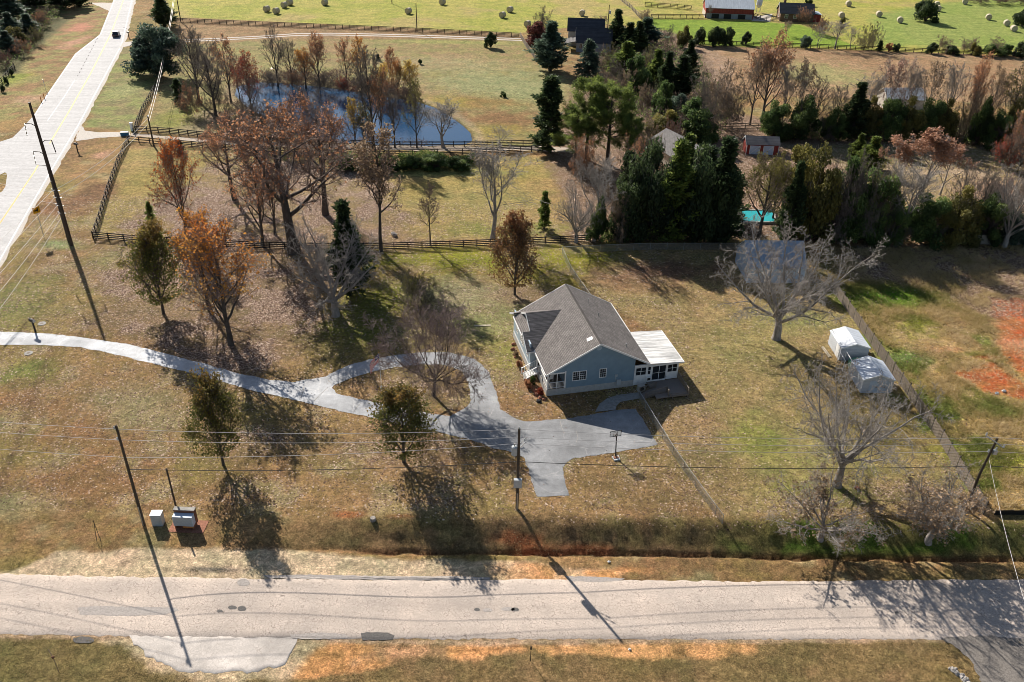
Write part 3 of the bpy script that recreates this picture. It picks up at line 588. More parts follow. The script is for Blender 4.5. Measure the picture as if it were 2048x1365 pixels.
# walls: near gable with the corner porch cut out of it
pw, pd, pz0, pz1 = 2.45, 5.7, .95, 3.2
g.prism([(pw, 0, .95), (11.5, 0, .95), (11.5, 0, zr_(11.5)), (EW / 2, 0, zr_(EW / 2)), (pw, 0, zr_(pw))], (0, .2, 0))
g.prism([(.05, 0, pz1), (pw, 0, pz1), (pw, 0, zr_(pw)), (.05, 0, zr_(.05))], (0, .2, 0))
g.box(pw, pw + .2, .2, pd, .95, zr_(pw))
g.make('wall', M['blue'], H); g = G(); g.box(EW - .3, EW - .1, 7.5, ER, .4, zr_(EW - .2)); g.prism([(.05, ER, .4), (EW - .1, ER, .4), (EW - .1, ER, zr_(EW - .1)), (EW / 2, ER, zr_(EW / 2)), (.05, ER, zr_(.05))], (0, -.2, 0))
g.make('wall', M['blue'], H)
g = G(); g.box(.0, 11.5, .02, .3, -.3, .94); g.box(.0, .25, .3, pd, -.3, .94); g.box(-.88, -.6, pd, ER - .4, -.3, .94); g.box(11.3, 11.5, .3, ER, -.3, .38); g.box(-.6, 0, pd + .02, pd + .2, -.3, .94)
g.make('foundation', M['foundation'], H)
for x in (2.0, 4.4, 6.6, 9.0): G().box(x, x + .4, -.02, .018, .6, .75).make('foundation_vent', M['grey'], H)
# main roof
g = G(); oh = .25; th = .13; fy = -.3; by = ER + .3
def mainz(x): return EZ + (RZ - EZ) * (1 - abs(x - EW / 2) / (EW / 2))
for x0, x1 in ((-.25, EW / 2), (EW / 2, EW + .2)):
    q = [(x0, fy, mainz(x0)), (x1, fy, mainz(x1)), (x1, fy, mainz(x1) + th), (x0, fy, mainz(x0) + th)]
    g.prism(q, (0, by - fy, 0))
g.box(EW / 2 - .14, EW / 2 + .14, fy, by, RZ + th - .03, RZ + th + .035)
rf = g.make('roof', M['shingle'], H)
for y in (fy - .05, by):
    g = G()
    for x0, x1 in ((-.28, EW / 2), (EW / 2, EW + .23)):
        g.prism([(x0, y, mainz(x0) - .1), (x1, y, mainz(x1) - .1), (x1, y, mainz(x1) + th + .02), (x0, y, mainz(x0) + th + .02)], (0, .05, 0))
    g.make('rake_trim', M['white'], H)
g = G(); g.box(-.34, -.26, fy, pd - .1, EZ - .22, EZ + .06); g.make('gutter', M['white'], H); g = G(); g.box(EW + .21, EW + .29, 7.3, by, EZ - .22, EZ + .06); g.make('gutter', M['white'], H)
# octagonal gable vent, roof pipes, pale patch
g = G(); g.prism([(6.5 + .36 * cos(pi / 8 + pi / 4 * i), 0, 6.42 + .36 * sin(pi / 8 + pi / 4 * i)) for i in range(8)], (0, -.06, 0)); g.make('gable_vent', M['paleblue'], H)
for x, y in ((9.2, 8.6), (10.9, 2.0), (8.9, 12.3)):
    g = G(); g.tube([(x, y, mainz(x) + .05), (x, y, mainz(x) + .6)], .06); g.make('vent_pipe', M['galv'], rf)
g = G(); x = 5.8; g.prism([(x - .35, 1.5, mainz(x - .35) + th + .01), (x + .3, 1.4, mainz(x + .3) + th + .01), (x + .35, 2.0, mainz(x + .35) + th + .01), (x - .3, 2.1, mainz(x - .3) + th + .01)], (0, 0, .015)); g.make('roof_patch', M['white'], rf)
# front wing with its own cross gable
wz0, wzr, wv0, wv1, wu = 3.42, 6.0, 5.75, 15.2, -.75; wm = 10.65
def wz(y): return wz0 + (wzr - wz0) * (1 - abs(y - wm) / (wm - wv0))
g = G(); g.box(wu, 0.2, wv0, wv0 + .18, .94, wz0 + .05); g.box(wu, wu + .18, wv0 + .18, wv1 - .2, .94, 4.2)
g.box(wu, 0.2, wv1 - .2, wv1, .94, wz0)
g.prism([(0, 8.2, 4.1), (0, 13.1, 4.1), (0, 13.1, wz(13.1) - .1), (0, wm, wzr - .1), (0, 8.2, wz(8.2) - .1)], (.18, 0, 0))
g.make('wing_wall', M['paleblue'], H)
g = G()
xin = lambda z: (z - EZ) / (RZ - EZ) * EW / 2
for y0, y1 in ((wv0 - .25, wm), (wv1 + .3, wm)):
    ym = 8.1 if y1 > y0 else 13.2
    for ya, yb_, xl in ((y0, ym, -1.25), (ym, y1, -.22)):
        za, zb = wz(ya), wz(yb_)
        g.prism([(xl, ya, za), (xin(za) + .2, ya, za), (xin(zb) + .2, yb_, zb), (xl, yb_, zb)], (0, 0, .12))
g.prism([(-1.3, 8.12, 4.22), (-.02, 8.12, 4.75), (-.02, 13.18, 4.75), (-1.3, 13.18, 4.22)], (0, 0, .1))
g.make('wing_roof', M['shingle'], H)
g = G()
for ya, yb_, xl in ((wv0 - .28, 8.1, -1.3), (8.1, wm, -.27), (13.2, wm, -.27), (wv1 + .3, 13.2, -1.3)):
    g.prism([(xl, ya, wz(ya) - .1), (xl, yb_, wz(yb_) - .1), (xl, yb_, wz(yb_) + .14), (xl, ya, wz(ya) + .14)], (.05, 0, 0))
g.box(-1.36, .0, wv0 - .34, wv0 - .26, wz0 - .32, wz0 - .1); g.box(-1.38, -1.3, 8.1, 13.2, 4.08, 4.3)
g.make('wing_trim', M['white'], H)
for y0 in (6.6, 9.2, 10.2, 12.6): window(H, 'y', wu, y0, y0 + .9, 1.7, 3.2, (2, 2), sgn=-1)
for y0 in (9.5, 10.75): window(H, 'y', 0, y0, y0 + .95, 4.75, 5.55, (2, 1), sgn=-1)
# gable end windows
window(H, 'x', 0, 3.28, 5.12, 1.88, 3.3, (3, 2), double=True); window(H, 'x', 0, 6.8, 7.76, 1.9, 3.3, (3, 2))
# corner porch
g = G(); g.box(.05, pw, .05, pd, .9, 1.0); g.make('porch_floor', M['greywood'], H)
g = G()
g.box(.05, .2, .02, .17, 1.0, pz1 + .02); g.box(pw - .14, pw - .002, -.03, .12, 1.0, pz1 + .3); g.box(.05, .2, pd - .4, pd - .25, 1.0, EZ); g.box(.2, pw - .14, -.02, .1, pz1, pz1 + .2); g.box(1.28, 1.36, .03, .11, 1.0, pz1); g.box(.03, .2, .2, 3.9, EZ - .45, EZ - .12)
g.make('porch_post', M['white'], H)
g = G(); rail(g, (.2, .08, 1.0), (pw - .15, .08, 1.0)); rail(g, (.12, .2, 1.0), (.12, 4.0, 1.0)); g.make('porch_railing', M['white'], H)
# front steps
g = G(); n = 6; sx0 = .05; sy0, sy1 = 4.15, 5.55
for i in range(n):
    x = sx0 - .3 * (i + 1); z = 1.0 - .165 * (i + 1); g.box(x, x + .32, sy0, sy1, z - .05, z)
for y in (sy0 - .05, sy1): g.prism([(sx0, y, .98), (sx0, y, .72), (sx0 - 1.95, y, -.2), (sx0 - 1.95, y, .0)], (0, .05, 0))
for y in (sy0 - .02, sy1 + .02):
    for k in range(1, 9):
        x = sx0 - .22 * k; z = 1.0 - .55 * .22 * k; g.bar((x, y, z - .02), (x, y, z + .85), .035)
    g.bar((sx0, y, 1.9), (sx0 - 1.95, y, .85), .09, .05); g.bar((sx0 - 1.95, y, -.1), (sx0 - 1.95, y, .95), .1); g.bar((sx0, y, 1.0), (sx0, y, 1.98), .1)
g.make('front_steps', M['white'], H)
# sunroom on the back: white panelled walls, panel roof
g = G(); sx0, sx1, sy1 = 11.52, 17.5, 7.2; zf = .5
g.box(sx0, 13.9, -.02, .13, .1, 1.52); g.box(15.9, sx1, -.02, .13, zf, 1.52); g.box(sx1 - .12, sx1, .13, sy1, zf, 3.0); g.box(sx0, sx1, sy1 - .15, sy1, zf, 3.0); g.box(sx0, sx1, -.02, .13, 2.78, 3.12)
for x in (sx0, 13.15, 13.78, 15.85, 17.38): g.box(x, x + .12, -.03, .13, 1.52, 2.78)
g.box(13.9, 15.85, -.02, .13, zf - .3, zf + .05); g.box(12.4, 13.15, -.021, .12, 1.5, 1.56)
g.make('sunroom_wall', M['white'], H)
for x0, x1, z0 in ((11.66, 13.13, 1.53), (13.28, 13.77, 1.53), (13.92, 15.83, .56), (15.98, 17.36, 1.53)):
    w = window(H, 'x', 0, x0, x1, z0, 2.76, (1, 1), .07, .03, double=x1 - x0 > 1)
g = G(); g.prism([(EW - .05, -.35, 3.3), (17.95, -.35, 3.02), (17.95, -.35, 3.14), (EW - .05, -.35, 3.42)], (0, 7.9, 0)); g.make('sunroom_roof', M['porchroof'], H)
g = G(); g.box(17.95, 18.05, -.38, 7.57, 2.98, 3.16); g.box(EW + .2, 17.95, -.4, -.352, 3.0, 3.12); g.make('sunroom_gutter', M['white'], H)
g = G(); g.box(9.2, 9.75, -.16, .0, .5, 1.35); g.tube([(9.0, -.05, .4), (9.0, -.05, 1.9), (9.1, -.1, 2.1)], .03, 6); g.box(8.95, 9.25, -.08, 0, 1.75, 2.15); g.make('meter_box', M['grey'], H)
g = G(); g.box(13.15, 13.75, -.35, -.03, .78, 1.3); g.mat(1).box(13.25, 13.65, -.37, -.352, .86, 1.22); g.make('window_air_conditioner', [M['white'], M['black']], H)
# deck with ramp behind the fence
g = G(); g.box(13.3, 17.6, -3.7, -.05, .3, .42); g.make('deck_floor', M['deckwood'], H)
g = G()
for x in (13.4, 15.5, 17.5):
    for y in (-3.6, -1.8): g.box(x - .06, x + .06, y - .06, y + .06, -.4, .3)
rail(g, (17.55, -.1, .42), (17.55, -3.65, .42), .9); rail(g, (17.5, -3.68, .42), (15.1, -3.68, .42), .35, .06, .6)
rail(g, (14.0, -1.5, .35), (11.7, -1.9, .1), .9); rail(g, (15.0, -2.7, .4), (12.0, -3.2, .1), .9); rail(g, (15.05, -2.7, .42), (14.9, -3.6, .42), .9); g.make('deck_railing', M['greywood'], H)
g = G(); g.prism([(13.3, -1.55, .41), (11.6, -1.95, .0), (11.6, -3.1, .0), (13.3, -2.75, .41)], (0, 0, -.08)); g.make('deck_ramp', M['deckwood'], H)
def local(h, x, y, z=0): return h.matrix_basis @ Vector((x, y, z))
p = local(H, 12.2, -1.1)
t_ = thing('heat_pump', 'beige outdoor heat pump unit between the sunroom and the deck ramp', 'heat pump', p, radians(13.5))
g = G(); g.box(-.45, .45, -.32, .32, .05, .8); g.box(-.5, .5, -.36, .36, -.03, .05); g.make('cabinet', M['tanside'], t_); g = G(); g.tube([(-.05, -.325, .45), (-.05, -.345, .45)], .3, 16); g.make('fan_grille', M['black'], t_)
p = local(H, 1.0, 1.9, 1.0)
t_ = thing('porch_chair', 'white chair on the corner porch of the blue house', 'chair', p, radians(200))
g = G(); g.box(-.28, .28, -.28, .28, .38, .44); g.make('seat', M['white'], t_); g = G(); g.prism([(-.28, .26, .44), (.28, .26, .44), (.22, .42, 1.1), (-.22, .42, 1.1)], (0, .04, 0)); g.make('backrest', M['white'], t_)
for x in (-.25, .25):
    for y in (-.25, .25): G().bar((x, y, 0), (x, y, .38), .05).make('leg', M['white'], t_)

def gable_building(name, label, cat, px, rz, w, d, eave, ridge, wall, roof, ridge_axis='y', oh=.25, trim=None, base=None, lean=0):
    """origin at near-left corner; ridge along local y (or x)"""
    t_ = thing(name, label, cat, at(*px), radians(rz)); g = G()
    if ridge_axis == 'y':
        for y in (0, d): g.prism([(0, y, 0), (w, y, 0), (w, y, eave), (w / 2, y, ridge - .08), (0, y, eave)], (0, .12 if y == 0 else -.12, 0))
        g.box(0, .12, .12, d - .12, 0, eave); g.box(w - .12, w, .12, d - .12, 0, eave)
    else:
        for x in (0, w): g.prism([(x, 0, 0), (x, d, 0), (x, d, eave), (x, d / 2, ridge - .08), (x, 0, eave)], (.12 if x == 0 else -.12, 0, 0))
        g.box(.12, w - .12, 0, .12, 0, eave); g.box(.12, w - .12, d - .12, d, 0, eave)
    g.make('wall', wall, t_); g = G(); k = (ridge - eave) / ((w if ridge_axis == 'y' else d) / 2)
    if ridge_axis == 'y':
        for x0, x1 in ((-oh, w / 2), (w + oh, w / 2)): g.prism([(x0, -oh, eave - oh * k), (x1, -oh, ridge), (x1, -oh, ridge + .08), (x0, -oh, eave - oh * k + .08)], (0, d + 2 * oh, 0))
    else:
        for y0, y1 in ((-oh, d / 2), (d + oh, d / 2)): g.prism([(-oh, y0, eave - oh * k), (-oh, y1, ridge), (-oh, y1, ridge + .08), (-oh, y0, eave - oh * k + .08)], (w + 2 * oh, 0, 0))
    g.make('roof', roof, t_)
    if trim:
        g = G(); 
        if ridge_axis == 'y':
            for x0, x1 in ((-oh, w / 2), (w + oh, w / 2)): g.prism([(x0, -oh - .04, eave - oh * k - .08), (x1, -oh - .04, ridge - .08), (x1, -oh - .04, ridge + .1), (x0, -oh - .04, eave - oh * k + .1)], (0, .035, 0))
        else:
            for y0, y1 in ((-oh, d / 2), (d + oh, d / 2)): g.prism([(-oh - .04, y0, eave - oh * k - .08), (-oh - .04, y1, ridge - .08), (-oh - .04, y1, ridge + .1), (-oh - .04, y0, eave - oh * k + .1)], (.035, 0, 0))
        g.make('trim', trim, t_)
    return t_
def door(t_, axis, pos, a0, a1, z0, z1, mat, sgn=-1, name='door', th=.04):
    g = G(); lo, hi = sorted((pos, pos + sgn * th))
    if axis == 'x': g.box(a0, a1, lo, hi, z0, z1)
    else: g.box(lo, hi, a0, a1, z0, z1)
    o = g.make(name, mat, t_); g = G(); lo, hi = sorted((pos + sgn * th, pos + sgn * (th + .05))); zc = (z0 + z1) / 2; ac = a1 - .15
    if axis == 'x': g.box(ac - .05, ac + .05, lo, hi, zc - .1, zc + .1)
    else: g.box(lo, hi, ac - .05, ac + .05, zc - .1, zc + .1)
    g.make('handle', M['black'], o); return o
def gb(name, label, pos, *a, **k):
    t_ = gable_building(name, label, 'shed' if 'shed' in name else 'building', (1024, 800), *a, **k); t_.location = (pos[0], pos[1], 0); return t_
t_ = gb('garden_shed', 'pale metal shed under bare tree limbs, farther of the two beside the plank fence', (44.35, 98.2), 2, 3.8, 4.4, 2.0, 2.62, M['shedside'], M['shedroof'], oh=.12, trim=M['white'])
G().box(.7, 2.6, -.03, 0, 0, 1.8).make('door', M['shedside'], t_); G().box(-.03, 0, .5, 1.6, 0, 1.8).make('door', M['white'], t_)
t_ = gb('garden_shed', 'pale metal shed with blue shaded gable, nearer of the two beside the plank fence', (44.75, 90.6), 1, 3.95, 4.3, 2.05, 2.8, M['shedside'], M['shedroof'], oh=.12, trim=M['white'])
for x in (.9, 2.0): door(t_, 'x', 0, x, x + 1.05, .05, 1.85, M['bluewall'])
t_ = gb('outbuilding', 'blue grey metal outbuilding with steep dark blue roof behind the largest bare pecan', (36.7, 120.3), 2, 9.0, 7.4, 2.65, 5.5, M['bluewall'], M['bluetin'], 'x', oh=.2, trim=M['grey'])
for x in (-.03, 8.9): G().box(x, x + .14, -.05, -.003, 0, 2.6).make('corner_trim', M['white'], t_)
# lean-to frame and tarp between the two sheds
t_ = thing('lean_to_frame', 'white pole lean-to frame between the two pale metal sheds', 'frame', (43.9, 95.4, 0))
for x, y in ((.1, .1), (.1, 2.4), (1.0, .1), (1.0, 2.4)): G().bar((x, y, 0), (x, y, 1.7), .07).make('post', M['white'], t_)
g = G(); g.bar((.1, -.1, 1.72), (.1, 2.7, 1.72), .07); g.bar((1.0, -.1, 1.72), (1.0, 2.7, 1.72), .07); g.make('rail', M['white'], t_)
t_ = thing('tarp_stack', 'green tarp covered stack between the pale metal sheds', 'tarp', (46.4, 96.4, 0)); g = G(); g.prism([(-1.2, -.9, 0), (2.0, -.9, 0), (2.0, -.9, 1.0), (1.2, -.9, 1.25), (-.4, -.9, 1.2), (-1.2, -.9, .95)], (0, 1.7, 0)); g.make('tarp', M['bluegreen'], t_)
t_ = thing('lumber_pile', 'tan lumber boards lying along the left wall of the farther metal shed', 'lumber', (43.6, 98.9, 0), radians(96))
for i, (y, z) in enumerate(((0, .05), (.25, .05), (.12, .15))): G().box(0, 2.6, y, y + .18, z - .05, z + .05).make('board', M['hay'], t_)
# barn, silo, farmhouse and the other far buildings
t_ = gable_building('barn', 'long red barn with a bright tin roof in the far green pasture', 'barn', (1410, 36.5), -4, 16.8, 9.5, 3.6, 6.0, M['redpaint'], M['barnroof'], 'x', oh=.3, trim=M['white'])
g = G(); g.box(.3, 16.5, -.05, -.003, .0, 1.7); g.make('lower_open_shade', M['darkside'], t_); g = G(); g.box(-.05, -.003, .4, 9.1, 0, 2.0); g.make('side_boards', M['tanside'], t_)  # flat grey front sheet stands in for the dim, open lower half
for x in (2.2, 6.5, 11.5): G().box(x, x + 2.6, -.09, -.055, 0, 1.6).make('stall_shade_panel', M['black'], t_)  # black panels painted in for the shade inside the open stalls
t_ = thing('silo', 'tall narrow dark grey feed silo beside the red barn', 'silo', at(1516, 25)); g = G(); g.tube([(0, 0, 1.6), (0, 0, 2.6), (0, 0, 12)], [.35, 1.05, 1.05], 16); g.make('tank', M['bluewall'], t_); g = G(); g.tube([(0, 0, 12.0), (0, 0, 12.7)], [1.1, .3], 16); g.make('cap', M['tin'], t_)
for i in range(4): G().bar((.85 * cos(i * pi / 2 + .7), .85 * sin(i * pi / 2 + .7), -.1), (.95 * cos(i * pi / 2 + .7), .95 * sin(i * pi / 2 + .7), 2.7), .1).make('leg', M['galv'], t_)
t_ = gable_building('farmhouse', 'brown farmhouse with a dark roof standing right of the silo', 'house', (1559, 43), -5, 11.5, 7.5, 2.9, 5.6, M['brick'], M['shingle_dark'], 'x', oh=.35, trim=M['white'])
for x in (1.5, 4.5, 7.5): window(t_, 'x', 0, x, x + 1.2, 1.1, 2.4)
window(t_, 'y', 0, 2.8, 3.9, 1.0, 2.6); g = G(); g.box(11.5, 14.2, .8, 6.5, 0, 2.4); g.make('lean_to', M['redpaint'], t_); g = G(); g.prism([(11.4, .6, 2.9), (14.5, .6, 2.4), (14.5, .6, 2.5), (11.4, .6, 3.0)], (0, 6.2, 0)); g.make('lean_to_roof', M['tin'], t_); G().box(1.5, 2.3, 5.5, 6.3, 4, 6.2).make('chimney', M['brick'], t_)
t_ = gable_building('house', 'grey two part house with charcoal roofs half hidden by evergreens past the pond meadow', 'house', (1152, 104), -3, 10.5, 7.5, 2.9, 6.4, M['darkside'], M['shingle_dark'], 'x', oh=.3, trim=M['white'])
window(t_, 'x', 0, .8, 1.8, 1.1, 2.4); window(t_, 'x', 0, 5, 6, 1.1, 2.4)
g = G(); g.box(-2.6, 8.2, 7.6, 14, 0, 4.6); g.make('rear_wall', M['tanside'], t_)
for x in (-2.6, 8.0): G().prism([(x, 7.6, 4.6), (x, 14, 4.6), (x, 10.8, 7.5)], (.2, 0, 0)).make('rear_gable', M['tanside'], t_)
g = G(); g.prism([(-3, 7.2, 4.35), (-3, 10.8, 7.6), (-3, 10.8, 7.75), (-3, 7.2, 4.5)], (11.6, 0, 0)); g.prism([(-3, 14.4, 4.35), (-3, 10.8, 7.6), (-3, 10.8, 7.75), (-3, 14.4, 4.5)], (11.6, 0, 0)); g.make('rear_roof', M['shingle_dark'], t_)
g = G(); g.prism([(-3.6, -.3, 2.3), (0, -.3, 3.1), (0, -.3, 3.2), (-3.6, -.3, 2.4)], (0, 6.5, 0)); g.make('porch_roof', M['shingle_grey'], t_)
for y in (-.1, 3, 6): G().box(-3.4, -3.2, y, y + .2, 0, 2.35).make('porch_post', M['white'], t_)
t_ = gable_building('barn_shed', 'small red shed with white cross braced doors and a mossy roof among the trees', 'shed', (1491, 309), -2, 6.9, 3.6, 2.3, 3.5, M['redpaint'], M['shingle_grey'], 'x', oh=.2, trim=M['white'])
for x in (.7, 3.6):
    o = G().box(x, x + 2.2, -.05, -.003, .05, 2.0).make('door', M['bluewall'], t_); g = G(); g.bar((x + .1, -.08, .1), (x + 2.1, -.08, 1.95), .12, .05, (0, 1, 0)); g.box(x - .02, x + .1, -.1, -.052, .05, 2.0); g.box(x + 2.1, x + 2.22, -.1, -.052, .05, 2.0); g.make('brace', M['white'], o)
g = G(); g.box(-.04, .1, -.06, -.003, 0, 2.25); g.box(6.8, 6.94, -.06, -.003, 0, 2.25); g.make('corner_trim', M['white'], t_)
t_ = gable_building('house', 'house with a plain grey roof mostly hidden behind dark evergreens', 'house', (1352, 345), 22, 8.5, 12, 2.8, 4.9, M['tanside'], M['shingle_grey'], 'y', oh=.4, trim=M['white']); window(t_, 'x', 0, 1.2, 2.3, 1, 2.2); window(t_, 'x', 0, 5.5, 6.6, 1, 2.2)
t_ = gable_building('house', 'small pale roofed house glimpsed through the bare trees of the tree line', 'house', (1772, 222), 4, 9.5, 6.5, 2.8, 4.8, M['tanside'], M['tin'], 'x', oh=.3, trim=M['white']); window(t_, 'x', 0, 1.5, 2.6, 1, 2.2); window(t_, 'x', 0, 6, 7.1, 1, 2.2)
t_ = gable_building('pool_shed', 'small white shed behind the swimming pool', 'shed', (1594, 447), 0, 4.0, 3.0, 2.2, 3.1, M['white'], M['shedroof'], 'x', oh=.15); door(t_, 'x', 0, 1.2, 2.2, .05, 2, M['grey'])
t_ = thing('swimming_pool', 'turquoise swimming pool seen between dark trunks', 'pool', at(1495, 437)); P0 = at(1495, 437)
m_, tt_, b_ = newmat('pool_water'); b_.inputs['Base Color'].default_value = (.02, .34, .36, 1); b_.inputs['Roughness'].default_value = .15; bump(tt_, noise(tt_, 2, 3), b_, .2, .05)
q = [at(*p) - P0 for p in ((1450, 424), (1548, 424), (1550, 448), (1441, 448))]; g = G(); g.prism([(p[0], p[1], .02) for p in q][::-1] if False else [(p[0], p[1], .02) for p in q], (0, 0, .3)); g.make('water', m_, t_)
g = G(); 
for i in range(4): g.bar((q[i][0], q[i][1], .2), (q[(i + 1) % 4][0], q[(i + 1) % 4][1], .2), .35, .4)
g.make('coping', M['concrete'], t_)
# ---------------------------------------------------------------- fences
def walk(px, sp):
    P = W(px); out = []; 
    for i in range(len(P) - 1):
        L = np.linalg.norm(P[i + 1] - P[i]); k = max(1, int(round(L / sp))); out += [P[i] + (P[i + 1] - P[i]) * j / k for j in range(k)]
    out.append(P[-1]); return np.array(out)
def fence(label, px, hgt=1.25, rails=4, sp=2.44, mat='blackwood', pr=.075, rr=(.045, .155), name='rail_fence', skip=None, pmat=None, mesh=False):
    P = walk(px, sp); o0 = P[0]; z0 = T(P[:, 0], P[:, 1]); t_ = thing(name, label, 'fence', (o0[0], o0[1], 0))
    pm = G().box(-pr, pr, -pr, pr, -.3, hgt + .06).mesh('post', M[pmat or mat]) if not mesh else G().tube([(0, 0, -.2), (0, 0, hgt + .05)], pr, 6).mesh('post', M[pmat or mat])
    dist = np.hypot(P[:, 0], P[:, 1]); order = np.argsort(dist); near = set(order[:100].tolist()); rest = G()
    for i, p in enumerate(P):
        d = P[min(i + 1, len(P) - 1)] - P[max(i - 1, 0)]
        if i in near:
            o = link('post', pm, t_); o.location = (p[0] - o0[0], p[1] - o0[1], z0[i]); o.rotation_euler = (0, 0, atan2(d[1], d[0]))
        else: rest.box(p[0] - o0[0] - pr, p[0] - o0[0] + pr, p[1] - o0[1] - pr, p[1] - o0[1] + pr, -.3, hgt + .06)
    if rest.v: tag(rest.make('far_posts', M[pmat or mat], t_), kind='stuff')
    rs = random.Random(len(P)); g = G()
    for k in range(rails):
        z = hgt - .06 - k * (hgt - .22) / max(1, rails - 1)
        for i in range(len(P) - 1):
            a = (P[i][0] - o0[0], P[i][1] - o0[1], z + z0[i] + rs.uniform(-.02, .02)); b = (P[i + 1][0] - o0[0], P[i + 1][1] - o0[1], z + z0[i + 1] + rs.uniform(-.02, .02)); g.bar(a, b, rr[0], rr[1])
    g.make('rails', M[mat], t_); return t_, P, z0
fence('black board fence along the far edge of the pond meadow below the hay field', [(352, 45), (512, 52), (700, 59), (860, 66), (1038, 75)], 1.35)
fence('black board fence running beside the highway past the pond meadow', [(322, 158), (308, 185), (285, 225), (268, 268)], 1.35)
fence('black board fence on the far side of the dirt lane by the pond', [(272, 264), (340, 268), (470, 282), (640, 291), (800, 294), (950, 294), (1070, 292)], 1.3)
fence('black board fence on the near side of the dirt lane', [(342, 291), (470, 302), (640, 310), (800, 312), (950, 309), (1085, 303)], 1.3)
t_, _, _ = fence('black cross braced gate where the lane leaves the white gravel drive', [(257, 284), (322, 290)], 1.3, name='lane_gate', rails=3, sp=3)
fence('black board fence beside the highway enclosing the leafy paddock', [(257, 286), (236, 330), (216, 385), (200, 440), (187, 478)], 1.35)
fence('black board fence between the paddock and the driveway lawn, left of the small gate', [(187, 478), (280, 486), (364, 490)], 1.3)
fence('black board fence between paddock and driveway lawn, from the gate to the cedars', [(374, 491), (480, 496), (600, 500), (760, 500), (900, 496), (1060, 489), (1180, 484)], 1.25)
fence('grey weathered fence along the edge of the grey house yard', [(1040, 74), (1050, 92), (1062, 108), (1072, 122)], 1.5, 5, 2.0, 'greywood')
fence('grey board fence running up the far pasture toward the barnyard', [(1232, -6), (1262, 18), (1282, 40)], 1.4, 4, 2.6, 'greywood')
fence('dark pasture fence of the upper pen left of the red barn', [(1290, 14), (1340, 17), (1382, 21)], 1.6, 4, 2.6, 'blackwood')
fence('dark pasture fence in front of the pen left of the red barn', [(1302, 38), (1360, 38), (1410, 38)], 1.5, 4, 2.6, 'blackwood')
fence('grey barnyard corral fence between the red barn and the farmhouse', [(1500, 32), (1520, 40), (1558, 44)], 1.5, 4, 2.6, 'greywood')
fence('long dark fence along the shrubs between the brown field and the green hay field', [(1400, 90), (1490, 93), (1585, 96), (1710, 101), (1860, 107), (2060, 115)], 1.4, 4, 2.6)
fence('brown board fence glimpsed behind the trunks of the tree line', [(1440, 258), (1540, 260), (1700, 264), (1850, 268), (1900, 270)], 1.4, 4, 2.6, 'greywood')
fence('pale leaning fence at the edge of the thicket left of the highway', [(103, 14), (85, 50), (60, 92)], 1.4, 3, 2.6, 'greywood')
fence('dark fence at the left edge of the frame beyond the highway', [(30, 138), (0, 172), (-30, 200)], 1.4, 4, 2.6)
# chain link
def lattice(P, z0, hgt, o0, sp=.13, w=.011):
    V = []; Fq = []
    for i in range(len(P) - 1):
        a = np.r_[P[i], z0[i]]; b = np.r_[P[i + 1], z0[i + 1]]; d = b - a; L = np.linalg.norm(d[:2]); d = d / L; n = np.array([-d[1], d[0], 0]); up = np.array([0, 0, 1.0])
        for s in np.arange(-hgt, L, sp):
            for sg in (1, -1):
                s0, s1 = max(0, s), min(L, s + hgt)
                if s1 - s0 < .02: continue
                h0, h1 = (s0 - s, s1 - s) if sg > 0 else (hgt - (s0 - s), hgt - (s1 - s))
                p, q = a + d * s0 + up * (h0 + .03), a + d * s1 + up * (h1 + .03); sd = up * w; k = len(V)
                V += [p - sd, q - sd, q + sd, p + sd]; Fq.append((k, k + 1, k + 2, k + 3))
    V = np.array(V); V[:, :2] -= o0; return V, np.array(Fq)
def chain(label, px, hgt=1.3):
    t_, P, z0 = fence(label, px, hgt, 1, 3.0, 'galv', .035, (.05, .05), 'chain_link_fence', mesh=True)
    V, Fq = lattice(P, z0, hgt - .06, P[0]); link('wire_mesh', npmesh('wire_mesh', V, [Fq], [M['galv']]), t_)
chain('chain link fence running from the paddock corner to the back of the blue house', [(1124, 508), (1140, 545), (1160, 575), (1182, 606)])
chain('chain link fence across the back of the yard along the dark cedars', [(1124, 508), (1200, 504), (1300, 500), (1400, 500), (1475, 500)])
chain('chain link fence running from the deck ramp down the lawn to the bank', [(1276, 797), (1305, 845), (1345, 910), (1390, 975), (1430, 1030), (1444, 1048)])
# plank fence
P = walk([(1664, 580), (1742, 690), (1800, 770), (1880, 885), (1966, 1029)], 2.4); o0 = P[0]; z0 = T(P[:, 0], P[:, 1])
t_ = thing('plank_fence', 'weathered grey vertical plank fence along the right side of the back yard', 'fence', (o0[0], o0[1], 0))
rs = random.Random(4); pm = G().box(-.06, .06, -.06, .06, -.3, 1.95).mesh('post', M['bark_dark'])
for i, p in enumerate(P):
    o = link('post', pm, t_); d = P[min(i + 1, len(P) - 1)] - P[max(i - 1, 0)]; o.location = (p[0] - o0[0], p[1] - o0[1], z0[i]); o.rotation_euler = (0, 0, atan2(d[1], d[0]))
    if i == len(P) - 1: break
    a = Vector((p[0] - o0[0], p[1] - o0[1], z0[i])); b = Vector((P[i + 1][0] - o0[0], P[i + 1][1] - o0[1], z0[i + 1])); L = (b - a).length; d = (b - a) / L; n = Vector((-d.y, d.x, 0)); g = G()
    k = int(L / .2)
    for j in range(k):
        s = .1 + (L - .2) * (j + .5) / k; hh = 1.78 + rs.uniform(-.05, .05); q = a + d * s; w = .065; tl = rs.uniform(-.012, .012)
        c0 = q - d * w - n * .055; c1 = q + d * w - n * .055; U = Vector((tl, 0, 1))
        g.prism([c0 + U * .04, c1 + U * .04, c1 + U * hh, c0 + U * hh], n * -.022)
    for z in (.35, 1.45): g.bar(a + Vector((0, 0, z)), b + Vector((0, 0, z)), .05, .09)
    g.make('panel', M['greywood'], t_)
